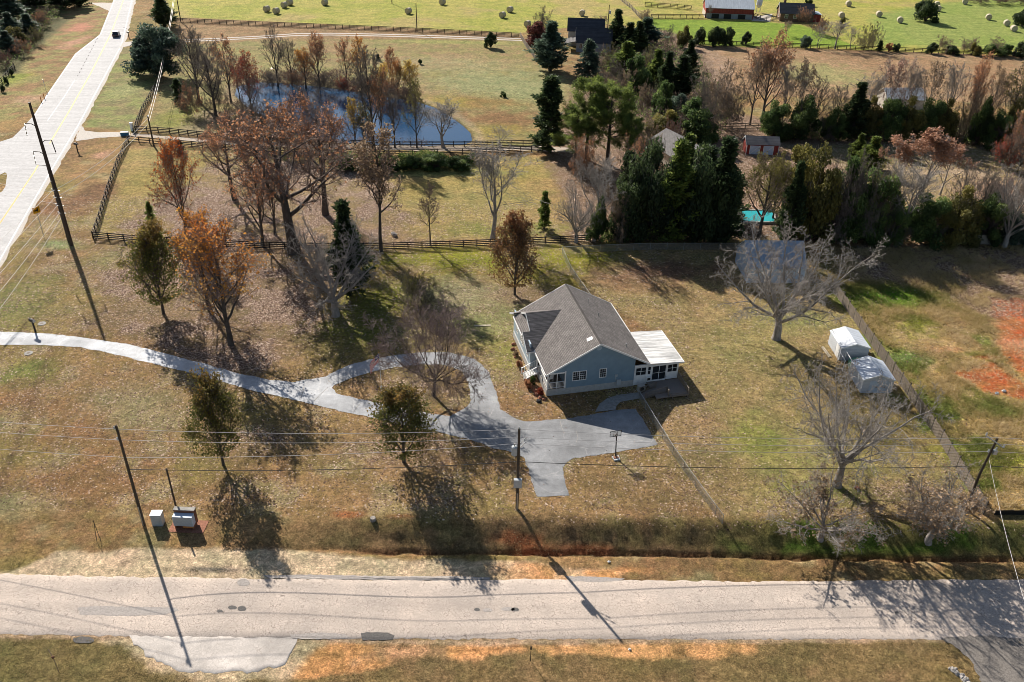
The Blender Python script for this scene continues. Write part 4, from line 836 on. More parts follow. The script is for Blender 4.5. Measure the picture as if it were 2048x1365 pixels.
t_ = thing('board_fence', 'pale tan solid board fence behind the leaning trunks at the right edge', 'fence', at(1885, 487)); P = walk([(1885, 487), (2060, 490), (2200, 494)], 2.4)
for i, p in enumerate(P):
    o = link('post', pm, t_); o.location = (p[0] - P[0][0], p[1] - P[0][1], 0)
g = G()
for i in range(int(np.linalg.norm(P[-1] - P[0]) / .16)):
    a = (P[-1] - P[0]) / np.linalg.norm(P[-1] - P[0]); q = a * (.16 * i); g.prism([(q[0], q[1] - .12, .03), (q[0] + .15, q[1] - .12, .03), (q[0] + .15, q[1] - .12, 1.8 + rs.uniform(-.03, .03)), (q[0], q[1] - .12, 1.8)], (0, .022, 0))
g.make('boards', M['tanside'], t_)
P = walk([(1988, 1030), (2060, 1030), (2200, 1034)], 1.8); z0 = T(P[:, 0], P[:, 1]); t_ = thing('silt_fence', 'low black silt fence along the edge of the rough field', 'fence', (P[0][0], P[0][1], 0)); g = G()
for i in range(len(P) - 1):
    a, b = P[i] - P[0], P[i + 1] - P[0]; g.prism([(a[0], a[1], z0[i]), (b[0], b[1], z0[i + 1]), (b[0], b[1], z0[i + 1] + .65), (a[0], a[1], z0[i] + .6)], (0, .02, 0))
g.make('fabric', M['black'], t_); pm2 = G().box(-.02, .02, .02, .06, -.1, .85).mesh('stake', M['hay'])
for i, p in enumerate(P): o = link('stake', pm2, t_); o.location = (p[0] - P[0][0], p[1] - P[0][1], z0[i])

# ---------------------------------------------------------------- utility poles, wires, street furniture
def insul(t_, p, d=(0, 0, 1), n=3, r=.09, mat='galv', step=.11):
    g = G(); d = Vector(d).normalized(); p = Vector(p)
    for i in range(n): g.tube([p + d * step * i, p + d * step * (i + 1)], [r, r * .55], 8)
    return g.make('insulator', M[mat], t_)
def span(name, label, cat, a, b, sag, r=.016, mat='wire', grp=None):
    a = Vector(a); b = Vector(b); n = max(6, int((b - a).length / 3)); g = G()
    g.tube([(b - a) * (i / n) + Vector((0, 0, -4 * sag * (i / n) * (1 - i / n))) for i in range(n + 1)], r, 5, False)
    o = g.make(name, M[mat]); o.location = a; return tag(o, label, cat, grp)
def lineup(t_, lean=(0, 0)): return t_
# roadside pole in front of the lawn
PA = at(288, 1050); hA = height(PA, 851)
t_ = thing('utility_pole', 'tall slim creosoted wooden pole beside the electrical cabinets', 'utility pole', PA); g = G(); g.tube([(0, 0, -.5), (0, 0, 4), (0, 0, hA)], [.17, .15, .115], 10); g.make('pole', M['polewood'], t_)
wa = [hA - .45, hA - 1.75, hA - 3.9, hA - 5.4]
for z in wa[:2]: insul(t_, (-.16, 0, z), (-.3, 0, 1), 3, .1); g = G(); g.bar((0, 0, z - .1), (-.2, 0, z), .07); g.make('bracket', M['galv'], t_)
G().box(-.04, .04, -.2, -.15, 0, 2.6).make('conduit', M['galv'], t_)
PB = at(1034, 1018); hB = height(PB, 858)
t_ = thing('utility_pole', 'wooden pole with grey transformer and pale box at the end of the asphalt turnaround', 'utility pole', PB); g = G(); g.tube([(0, 0, -.5), (0, 0, 5), (0, 0, hB)], [.17, .15, .13], 10); g.make('pole', M['polewood'], t_)
g = G(); g.tube([(-.42, 0, hB - 3.3), (-.42, 0, hB - 2.3)], .3, 14); g.tube([(-.42, 0, hB - 2.3), (-.42, 0, hB - 2.2)], [.31, .2], 14); g.make('transformer', M['grey'], t_); insul(t_, (-.42, 0, hB - 2.2), (0, 0, 1), 3, .07)
g = G(); g.box(-.42, .42, -.5, -.16, 3.3, 4.35); g.make('equipment_box', M['grey'], t_); g = G(); g.box(-.07, .07, -.24, -.15, 0, 2.3); g.make('conduit', M['galv'], t_)
for k in range(2): g = G(); g.bar((0, 0, hB - 2.0 - .5 * k), (.75, .2, hB - 1.3 - .5 * k), .05); g.make('cutout_bracket', M['galv'], t_); insul(t_, (.5, .15, hB - 1.5 - .5 * k), (.7, .1, .7), 3, .07)
insul(t_, (0, 0, hB), (0, 0, 1), 2, .1)
PC = at(1931, 1020); hC = height(PC, 877)
t_ = thing('utility_pole', 'leaning looking wooden pole with a pale steel crossarm at the end of the plank fence', 'utility pole', PC); g = G(); g.tube([(0, 0, -.5), (0, 0, 5), (.35, 0, hC)], [.16, .14, .115], 10); g.make('pole', M['polewood'], t_)
g = G(); g.bar((-.65, .35, hC + .05), (.95, -.55, hC - .75), .12, .1); g.make('crossarm', M['galv'], t_)
for q in ((-.65, .35, hC + .1), (.95, -.55, hC - .7), (.6, -.1, hC - 1.4), (-.1, -.1, hC - 1.7)): insul(t_, q, (0, 0, 1), 3, .1)
g = G(); g.box(.35, .75, -.3, .05, hC - 1.9, hC - 1.45); g.make('switch', M['galv'], t_)
off = Vector((0, 0, 0)); a_ = Vector(PA); b_ = Vector(PB); c_ = Vector(PC)
zb = [hB - .05, hB - 1.05, hB - 1.85, hB - 4.2]; zc = [hC + .1, hC - .7, hC - 1.7, hC - 3.6]
nm = ['top overhead wire', 'second overhead wire from the top', 'third overhead wire from the top', 'thick lower black cable']
LP = Vector((-125, 77, 0)); RP = Vector((150, 72, 0))
for k in range(4):
    mt, r = ('cable', .03) if k == 3 else ('wire', .02)
    span('overhead_wire', nm[k] + ' between the cabinet pole and the transformer pole', 'wire', a_ + Vector((0, 0, wa[k])), b_ + Vector((0, 0, zb[k])), .55, r, mt, 'wires along the near road')
    span('overhead_wire', nm[k] + ' between the transformer pole and the plank fence pole', 'wire', b_ + Vector((0, 0, zb[k])), c_ + Vector((0, 0, zc[k])), .6, r, mt, 'wires along the near road')
    if k < 3: span('overhead_wire', nm[k] + ' leaving the cabinet pole toward the left edge', 'wire', a_ + Vector((0, 0, wa[k])), LP + Vector((0, 0, wa[k] + 2.2)), 2.4, r, mt, 'wires along the near road')
    span('overhead_wire', nm[k] + ' leaving the plank fence pole toward the right edge', 'wire', c_ + Vector((0, 0, zc[k])), RP + Vector((0, 0, zc[k])), 1.6, r, mt, 'wires along the near road')
span('service_drop', 'pale wire falling from the plank fence pole across the road to the bottom edge', 'wire', c_ + Vector((.3, 0, hC - 2.6)), Vector((35.0, 30, 14)), 1.2, .02, 'wire')
# tall transmission pole beside the highway
PD = at(140, 484); hD = height(PD, 205)
t_ = thing('transmission_pole', 'very tall dark steel pole with insulator brackets beside the highway', 'transmission pole', PD); g = G(); g.tube([(0, 0, -1), (-.05, 0, 10), (-.3, 0, hD)], [.36, .32, .18], 14); g.make('pole', M['steelpole'], t_)
def arm(z, sx, brace=True):
    x0 = -.05 - .25 * max(0, z - 10) / (hD - 10); e = x0 + sx * 1.7; g = G(); g.tube([(x0, 0, z), (x0 + sx * .7, 0, z + .45), (e, 0, z + .5)], .06, 6)
    if brace: g.tube([(x0, 0, z - 1.8), (e + sx * .2, 0, z - 1.7)], .045, 6)
    g.make('davit_arm', M['steelpole'], t_); g = G()
    for i in range(9): g.tube([(e + sx * .02 * i, 0, z + .5 - .22 * i), (e + sx * .02 * (i + 1), 0, z + .5 - .22 * (i + 1))], [.1, .06], 8)
    g.make('insulator', M['galv' if sx < 0 else 'black'], t_)
arm(hD - 3.8, -1, False); arm(hD - 6.4, 1); arm(hD - 8.3, -1)
PD2 = at(143.5, 491); hD2 = height(PD2, 378); d_ = Vector(PD2)
t_ = thing('utility_pole', 'shorter dark pole with many wires standing against the very tall steel pole', 'utility pole', PD2); g = G(); g.tube([(0, 0, -.5), (0, 0, hD2)], [.3, .2], 10); g.make('pole', M['polewood'], t_)
for z in (hD2 - .3, hD2 - 1.5, hD2 - 2.9, hD2 - 4.2): g = G(); g.bar((-.7, 0, z), (.5, 0, z), .08); g.make('bracket', M['galv'], t_); insul(t_, (-.7, 0, z), (0, 0, 1), 3, .1)
PE = at(308, 293); hE = height(PE, 234)
t_ = thing('utility_pole', 'short dark pole standing by the cross braced lane gate', 'utility pole', PE); g = G(); g.tube([(0, 0, -.5), (0, 0, hE)], [.2, .14], 8); g.make('pole', M['polewood'], t_); insul(t_, (0, 0, hE), (0, 0, 1), 3, .12)
PF = at(362, 45); hF = 11
t_ = thing('utility_pole', 'slender pole at the far corner where the black fence meets the highway trees', 'utility pole', PF); g = G(); g.tube([(0, 0, -.5), (0, 0, hF)], [.18, .12], 8); g.make('pole', M['polewood'], t_); insul(t_, (0, 0, hF), (0, 0, 1), 3, .12)
e_ = Vector(PE); f_ = Vector(PF)
for k, z in enumerate((hD2 - .3, hD2 - 1.5)):
    span('overhead_wire', ('upper' if k == 0 else 'lower') + ' pale wire from the tall dark pole to the lane gate pole', 'wire', d_ + Vector((-.5, 0, z)), e_ + Vector((0, 0, hE - .2 - k * 1.0)), 1.2, .03, 'wire', 'wires beside the highway')
    span('overhead_wire', ('upper' if k == 0 else 'lower') + ' pale wire from the lane gate pole to the far corner pole', 'wire', e_ + Vector((0, 0, hE - .2 - k * 1.0)), f_ + Vector((0, 0, hF - .2 - k)), 1.6, .035, 'wire', 'wires beside the highway')
q = at(-180, 820)
for k, (z, dx) in enumerate(((hD2 - .2, -4), (hD2 - 1.4, -1.5), (hD2 - 2.8, 1.0), (hD2 - 4.1, 3.0), (hD2 - 5, 5.2))):
    span('overhead_wire', ['outermost', 'second', 'middle', 'fourth', 'innermost'][k] + ' of five wires running from the tall dark pole down the highway verge', 'wire', d_ + Vector((-.5, 0, z)), Vector((q[0] + dx, q[1] - 8, z - 1)), 1.3, .026, 'wire', 'wires beside the highway')
for k, z in enumerate((hD2 + 1.2, hD2 - .6, hD2 - 2.6)):
    span('overhead_wire', ['highest', 'middle', 'lowest'][k] + ' of three wires crossing above the highway from the tall pole', 'wire', d_ + Vector((-.3, 0, z)), Vector((d_.x - 60, d_.y + 22, z + .5)), .8, .022, 'wire', 'wires beside the highway')
PG = at(834, 63); hG = height(PG, 7)
t_ = thing('utility_pole', 'thin lone pole standing at the long black fence below the hay field', 'utility pole', PG); g = G(); g.tube([(0, 0, -.5), (0, 0, hG)], [.17, .12], 8); g.make('pole', M['polewood'], t_)
PG = at(784, 8); t_ = thing('utility_pole', 'thin lone pole out in the hay field near the top edge', 'utility pole', PG); g = G(); g.tube([(0, 0, -.5), (0, 0, 9)], [.17, .12], 8); g.make('pole', M['polewood'], t_)
PG = at(321, 50); t_ = thing('utility_pole', 'thick pale grey pole rising beside the roadside evergreens at the top', 'utility pole', PG); g = G(); g.tube([(0, 0, -.5), (0, 0, 16)], [.42, .3], 10); g.make('pole', M['grey'], t_)
PG = at(1214, 75); t_ = thing('utility_pole', 'dark pole with a small transformer beside the grey house', 'utility pole', PG); g = G(); g.tube([(0, 0, -.5), (0, 0, 10)], [.17, .12], 8); g.make('pole', M['polewood'], t_); g = G(); g.tube([(.4, 0, 7.2), (.4, 0, 8.2)], .3, 10); g.make('transformer', M['grey'], t_)
# electrical cabinets
p = at(318, 1048); t_ = thing('electrical_cabinet', 'narrow pale blue grey cabinet standing alone nearer the tall slim pole', 'cabinet', p, radians(2))
G().box(-.52, .52, -.38, .38, .0, 1.45).make('cabinet', M['grey'], t_); G().box(-.56, .56, -.42, .42, 1.45, 1.52).make('lid', M['white'], t_); G().box(-.48, .48, -.4, -.385, .15, 1.35).make('door', M['grey'], t_); G().box(.3, .36, -.43, -.4, .6, .85).make('handle', M['galv'], t_)
p = at(372, 1056); t_ = thing('electrical_cabinet', 'wide ribbed grey equipment cabinet on a rusty frame with an orange board', 'cabinet', p, radians(-2))
g = G(); g.box(-1.0, 1.0, -.35, .3, .55, 1.75); g.make('cabinet', M['bluewall'], t_); g = G()
for i in range(24): g.box(-.95 + i * .08, -.91 + i * .08, -.37, -.352, .6, 1.7)
g.make('ribbed_front', M['grey'], t_); g = G(); g.box(-1.05, 1.05, .32, .75, .3, 2.05); g.make('rear_case', M['rust'], t_); G().box(-1.08, 1.08, .3, .8, 2.05, 2.12).make('lid', M['concrete'], t_)
for x in (-.9, .9): G().box(x - .06, x + .06, -.3, .6, -.1, .55).make('leg', M['rust'], t_)
G().box(-.1, .95, -.36, -.3, .36, .53).make('orange_board', M['orange'], t_)
g = G(); g.box(-1.6, 2.0, -.7, 1.1, -.08, .05); g.make('slab', M['redrock'], t_)
p = at(352, 1014); t_ = thing('guy_stub_pole', 'short thin brown stub pole leaning behind the ribbed cabinet', 'pole', p); hh = height(p, 937); g = G(); g.tube([(0, 0, -.3), (0, 0, hh)], [.11, .09], 8); g.make('pole', M['polewood'], t_); G().box(-.14, -.06, -.05, .05, hh * .45, hh * .5).make('bracket', M['white'], t_)
p = at(194, 1085); t_ = thing('guy_anchor', 'thin dark guy rods leaning out of the lawn left of the cabinets', 'guy wire', p); g = G(); g.tube([(-.3, 1.0, 1.9), (0, 0, 0)], .025, 5); g.make('rod', M['cable'], t_); g = G(); g.tube([(-.4, 1.1, 1.9), (.3, .2, 0)], .025, 5); g.make('rod', M['cable'], t_)
# basketball hoop
p = at(1229, 912); t_ = thing('basketball_hoop', 'portable basketball hoop with clear backboard at the driveway edge', 'basketball hoop', p, radians(14))
g = G(); g.prism([(-.42, -.2, 0), (.42, -.2, 0), (.34, -.95, 0), (-.34, -.95, 0)], (0, 0, .16)); g.mat(1).box(-.3, .3, -.7, -.3, .161, .2); g.make('base', [M['grey'], M['rust']], t_)
g = G(); g.bar((0, -.3, .15), (0, -.05, 2.3), .1); g.bar((0, -.05, 2.3), (0, .0, 2.9), .1); g.bar((0, -.7, .15), (0, -.2, 1.1), .05); g.make('pole', M['black'], t_)
g = G()
for z0, z1 in ((2.55, 2.6), (3.3, 3.35)): g.box(-.68, .68, .3, .34, z0, z1)
for x in (-.68, .63): g.box(x, x + .05, .3, .34, 2.6, 3.3)
g.box(-.24, -.2, .3, .34, 2.6, 3.3); g.box(.2, .24, .3, .34, 2.6, 3.3)
for z in (2.75, 3.15): g.bar((0, 0, z - .1), (0, .3, z), .06)
bbf = g.make('backboard_frame', M['black'], t_)
m_, tt_, b_ = newmat('clear_acrylic'); b_.inputs['Base Color'].default_value = (.6, .65, .68, 1); b_.inputs['Roughness'].default_value = .15; b_.inputs['Alpha'].default_value = .45
g = G(); g.box(-.63, .63, .31, .33, 2.6, 3.3); g.make('backboard', m_, bbf); g = G(); g.tube([(.23 * cos(i * pi / 8), .6 + .23 * sin(i * pi / 8), 2.72) for i in range(17)], .018, 6); g.box(-.06, .06, .34, .39, 2.68, 2.8); g.make('rim', M['orange'], t_)
g = G()
for i in range(12): a = i * pi / 6; g.bar((.22 * cos(a), .6 + .22 * sin(a), 2.71), (.13 * cos(a + .5), .6 + .13 * sin(a + .5), 2.3), .012)
g.make('net', M['white'], t_)
for x in (-.3, .3): G().tube([(x - .04, -.05, .08), (x + .04, -.05, .08)], .08, 10).make('wheel', M['black'], t_)
# flag on its pole
p = at(763, 776); hh = height(p, 706); t_ = thing('flagpole', 'white flagpole with a striped flag on the driveway island', 'flagpole', p)
g = G(); g.tube([(0, 0, 0), (0, 0, hh)], [.05, .035], 8); g.make('pole', M['white'], t_); G().ball((0, 0, hh + .06), .07).make('finial', M['yellow'], t_); G().box(-.2, .2, -.2, .2, -.02, .07).make('base', M['concrete'], t_)
mr_ = plain('flag_red', (.55, .03, .05), .8, .05); mwh = plain('flag_white', (.8, .8, .8), .8, .05); mb_ = plain('flag_blue', (.03, .04, .2), .8, .05)
nu_, nv_ = 24, 13; V, Fq, mi = [], [], []
fw_, fl_ = 1.25, 2.3
for j in range(nv_ + 1):
    for i in range(nu_ + 1):
        u_, v_ = i / nu_, j / nv_; droop = u_ ** 1.1
        V.append((-.06 - fl_ * .52 * u_ + .05 * sin(6 * u_ + 2 * v_), -.14 * u_ + .09 * sin(9 * u_ + 1.5 * v_) * u_, hh - .12 - fw_ * v_ - fl_ * .78 * droop * (.55 + .45 * u_)))
for j in range(nv_):
    for i in range(nu_):
        k = j * (nu_ + 1) + i; Fq.append((k, k + 1, k + nu_ + 2, k + nu_ + 1)); cant = i < nu_ * .4 and j < 7
        mi.append(2 if cant and not ((i + j) % 2 == 0 and j not in (0, 6) and i not in (0,) and (i * 7 + j) % 3 != 0) else (1 if cant else (0 if j % 2 == 0 else 1)))
link('flag', npmesh('flag', V, [np.array(Fq)], [mr_, mwh, mb_], midx=mi, smooth=True), t_)
# mailboxes and signs
def mailbox(label, px, rz, s=1.0, post='black'):
    t_ = thing('mailbox', label, 'mailbox', at(*px), radians(rz)); G().box(-.06 * s, .06 * s, -.06 * s, .06 * s, -.2, 1.1 * s).make('post', M[post], t_); g = G()
    pr = [(-.13, 0), (.13, 0), (.13, .15), (.09, .24), (0, .27), (-.09, .24), (-.13, .15)]; g.prism([(x * s, -.3 * s, (1.1 + z) * s) for x, z in pr], (0, .6 * s, 0)); b = g.make('box', M['black'], t_)
    g = G(); g.prism([(x * s * 1.02, -.31 * s, (1.1 + z) * s) for x, z in pr], (0, -.02, 0)); g.make('door', M['galv'], b); G().box(.14 * s, .16 * s, -.1 * s, .02 * s, 1.2 * s, 1.45 * s).make('flag', M['redpaint'], b)
mailbox('black mailbox on a thick post at the mouth of the house driveway', (71, 664), 60, 1.5); mailbox('dark mailbox leaning beside the white gravel drive', (156, 305), 70, 1.5, 'polewood'); mailbox('tiny dark mailbox by the upper gravel drive near the car', (258, 76), 70, 1.4, 'polewood')
p = at(88, 474); hh = height(p, 423); t_ = thing('warning_sign', 'yellow warning sign with a black curved arrow beside the highway', 'road sign', p, radians(60)); G().bar((0, 0, -.2), (0, 0, hh + .4), .07).make('post', M['galv'], t_)
g = G(); s_2 = .9; g.prism([(-.62, -.06, hh - .3), (.62, -.06, hh - .3), (.62, -.06, hh + .75), (-.62, -.06, hh + .75)], (0, -.02, 0)); pn = g.make('panel', M['yellow'], t_)
g = G(); g.prism([(-.4, -.085, hh + .05), (.1, -.085, hh + .05), (.1, -.085, hh - .1), (.25, -.085, hh - .1), (.25, -.085, hh + .28), (-.4, -.085, hh + .28)], (0, -.008, 0)); g.prism([(.0, -.085, hh + .281), (.36, -.085, hh + .281), (.18, -.085, hh + .6)], (0, -.008, 0)); g.make('arrow', M['black'], pn)
p = at(92, 182); t_ = thing('road_sign', 'thin sign seen from behind on the far verge of the highway', 'road sign', p, radians(-70)); G().bar((0, 0, -.2), (0, 0, 2.6), .07).make('post', M['galv'], t_); G().box(-.4, .4, -.05, -.03, 2.0, 2.9).make('panel', M['galv'], t_)
p = at(250, 272); t_ = thing('entrance_box', 'small blue box beside the end of the white gravel drive', 'box', p, radians(10)); G().box(-.8, .8, -.4, .4, .1, .8).make('body', plain('blue_plastic', (.03, .17, .3), .5, .1), t_); G().box(-.84, .84, -.44, .44, .8, .87).make('lid', M['black'], t_)
p = at(265, 262); t_ = thing('gate_post', 'white stone gate post at the corner of the dirt lane', 'post', p); G().box(-.25, .25, -.25, .25, -.1, 1.7).make('shaft', M['white'], t_); G().box(-.32, .32, -.32, .32, 1.7, 1.85).make('cap', M['white'], t_)
for i, q in enumerate(((57, 707), (84, 648))):
    t_ = thing('concrete_disc', ['round pale concrete lid set in the lawn below the driveway mouth', 'flat pale lid in the grass above the driveway mouth'][i], 'lid', at(*q)); G().tube([(0, 0, -.05), (0, 0, .06)], .55, 18).make('ring', M['concrete'], t_); G().tube([(0, 0, .06), (0, 0, .08)], .2, 14).make('cover', M['greywood'], t_)
for i, q in enumerate(((89, 198), (83, 204))): o = G().bar((0, 0, 0), (0, 0, 1.3), .15).make('marker_post', M['orange']); o.location = at(*q); tag(o, ['orange marker post on the highway shoulder, upper of two', 'orange marker post on the highway shoulder, lower of two'][i], 'marker')
t_ = thing('road_reflector', 'brown stick leaning in the grass at the bottom left corner', 'stick', at(118, 1345)); g = G(); g.tube([(0, 0, 0), (0, 0, 2.0)], .025, 5); g.tube([(0, 0, 1.9), (-.55, .5, 2.3)], .03, 5); g.make('stem', M['bark_tan'], t_); g = G(); g.ball((0, 0, 1.95), .13, .13, .13); g.make('cluster', M['rust'], t_)
t_ = thing('road_marker', 'thin dark rod standing in the grass below the near road', 'rod', at(1061, 1322)); g = G(); g.tube([(0, 0, 0), (0, 0, 1.9)], .03, 6); g.make('rod', M['cable'], t_); G().box(-.06, .06, -.03, .03, 1.5, 1.9).make('tag', M['cable'], t_)
# rocks at the gravel drive, rocks in the flower bed, debris
rs = random.Random(3)
def stone(px, s, label, cat='rock', mat='rock', grp=None):
    me = G().ball((0, 0, s * .3), s, s * rs.uniform(.6, 1), s * rs.uniform(.5, .8), 7, 5).mesh('rock', M[mat])
    for v_ in me.vertices: v_.co *= rs.uniform(.8, 1.2)
    o = link('rock', me); o.location = at(*px); o.rotation_euler = (0, 0, rs.uniform(0, 6)); tag(o, label, cat, grp)
for i in range(22):
    k = i / 21; stone((1903 + 30 * k + rs.uniform(-6, 6), 1338 + 26 * k + rs.uniform(-4, 4)), rs.uniform(.14, .3), 'pale rock in the heap at the grass edge of the gravel drive', grp='rocks heaped by the gravel drive')
bed = [(1055, 770), (1062, 776), (1068, 783), (1075, 790), (1082, 797), (1090, 800), (1048, 760), (1043, 745), (1036, 730), (1031, 715), (1029, 700), (1030, 690), (1078, 801)]
for i, q in enumerate(bed): stone((q[0] + rs.uniform(-3, 3), q[1]), rs.uniform(.18, .38), 'reddish edging stone of the flower bed by the front steps', 'stone', 'redrock', 'edging stones of the flower bed')
stone((1078, 804), .35, 'dark boulder at the corner of the flower bed nearest the driveway', 'rock', 'black'); stone((788, 472), .8, 'flat pale boulder in the paddock above the fence', mat='rock')
stone((1714, 978), .3, 'small rusty brown stone on the lawn left of the pecan trunk', mat='redrock')
for i, (q, l) in enumerate((((2008, 784), 'crumpled pale bag on the red clay of the rough field'), ((1993, 788), 'small blue grey scrap beside the pale bag on red clay'), ((1218, 1125), 'scrap of white litter on the verge above the near road'), ((1259, 1300), 'white paper scrap on the orange clay below the near road'))):
    me = G().ball((0, 0, .08), (.35, .25, .2, .13)[i], .2 if i < 2 else .12, .18 if i < 2 else .1, 7, 5).mesh('litter_scrap', M['white'] if i != 1 else M['bluewall'])
    for v_ in me.vertices: v_.co *= rs.uniform(.6, 1.3)
    o = link('litter_scrap', me); o.location = at(*q); tag(o, l, 'litter')
p = at(746, 1040); t_ = thing('stump', 'small dark tree stump near the top of the bank', 'stump', p); g = G(); g.tube([(0, 0, -.1), (0, 0, .3)], [.35, .28], 10); g.make('stump', M['bark_grey'], t_)
p = at(965, 652); t_ = thing('plank', 'tan plank lying in the grass left of the house', 'plank', p, radians(5)); G().box(-1.2, 1.2, -.18, .18, 0, .08).make('board', M['hay'], t_)
# car on the highway
p = at(233, 73); dr = at(238, 60) - at(228, 86); t_ = thing('car', 'dark car with a pale roof driving on the highway', 'car', p, atan2(dr[1], dr[0]) - pi / 2)
mc = plain('dark_car_paint', (.02, .022, .028), .25, .1, 3, spec=.6)
def profile(g, pts, x0, x1): g.prism([(x0, y, z) for y, z in pts], (x1 - x0, 0, 0))
g = G(); profile(g, [(-2.3, .35), (2.3, .35), (2.35, .7), (2.2, .95), (.9, 1.08), (-2.1, 1.08), (-2.35, .8)], -.92, .92); g.make('body', mc, t_)
g = G(); g.prism([(-.86, -2.0, 1.07), (.86, -2.0, 1.07), (.86, .95, 1.07), (-.86, .95, 1.07)], (0, 0, .02)); pts = [(-1.95, 1.07), (-1.5, 1.62), (.1, 1.68), (.95, 1.07)]; profile(g, pts, -.78, .78); g.make('windows', M['glass'], t_)
g = G(); profile(g, [(-1.55, 1.63), (.12, 1.69), (.1, 1.74), (-1.5, 1.69)], -.74, .74); g.make('roof', M['white'], t_)
for sx in (-1, 1):
    for y in (-1.4, 1.45):
        w = G().tube([(sx * .72, y, .33), (sx * .95, y, .33)], .34, 14).make('wheel', M['black'], t_); G().tube([(sx * .94, y, .33), (sx * .965, y, .33)], .2, 12).make('rim', M['galv'], w)
    G().box(sx * .62 - .18, sx * .62 + .18, 2.26, 2.36, .68, .84).make('headlight', M['white'], t_); G().box(sx * .68 - .16, sx * .68 + .16, -2.38, -2.28, .75, .92).make('tail_light', M['redpaint'], t_)
# hay bales
bm = {}
for nm_, ax in (('a', 'x'), ('b', 'y')):
    g = G(); g.tube([(-.75, 0, .84), (-.7, 0, .84), (.7, 0, .84), (.75, 0, .84)], [.72, .84, .84, .72], 20); bm[nm_] = g.mesh('hay_bale', M['hay'])
bales = [((534, 24), 0, 'leftmost bale of the group at the top left of the hay field'), ((553, 28), 0, 'lowest bale of the group at the top left of the hay field'), ((569, 16), 0, 'bale with another close behind it in the left hay field group'), ((580, 11), 0, 'highest bale of the left hay field group'), ((650, 11), 0, 'lone bale left of centre near the top edge of the hay field'), ((817, 28), 0, 'bale just left of the thin pole in the hay field'), ((885, 10), 0, 'bale near the top edge right of the thin pole'), ((1005, 36), 0, 'left bale of the pair above the bare twigs at the field corner'), ((1020, 25), 0, 'upper right bale of the pair at the field corner'),
         ((1055, 54), 0, 'bale half hidden behind the purple brown bush'), ((1164, 32), 90, 'lone bale above the grey house roof'), ((1696, 13), 80, 'bale near the top edge right of the farmhouse'), ((1682, 36), 80, 'bale nearest the farmhouse in the green field'), ((1757, 34), 80, 'bale between the farmhouse and the round cedar'), ((1799, 46), 80, 'bale just left of the round dark cedar'), ((1873, 14), 75, 'upper bale of the pair touching the round dark cedar'), ((1876, 23), 75, 'lower bale of the pair touching the round dark cedar'), ((1976, 40), 80, 'left bale of the three at the right end of the green field'), ((2012, 52), 80, 'middle bale of the three at the right end of the green field'), ((2026, 63), 80, 'lowest bale of the three at the right end of the green field'), ((1929, 9), 80, 'bale beside the brown hedge at the top right')]
for i, (q, rz, l) in enumerate(bales):
    o = link('hay_bale', bm['a']); o.location = at(*q); o.rotation_euler = (0, 0, radians(rz + 60 if rz == 0 else rz + rs.uniform(-12, 12))); o.scale = (1.2,) * 3; tag(o, l.replace('bale', 'hay bale', 1) if 'bale' in l.split(' of ')[0] else 'hay bale, ' + l, 'hay bale', 'round hay bales in the far fields')

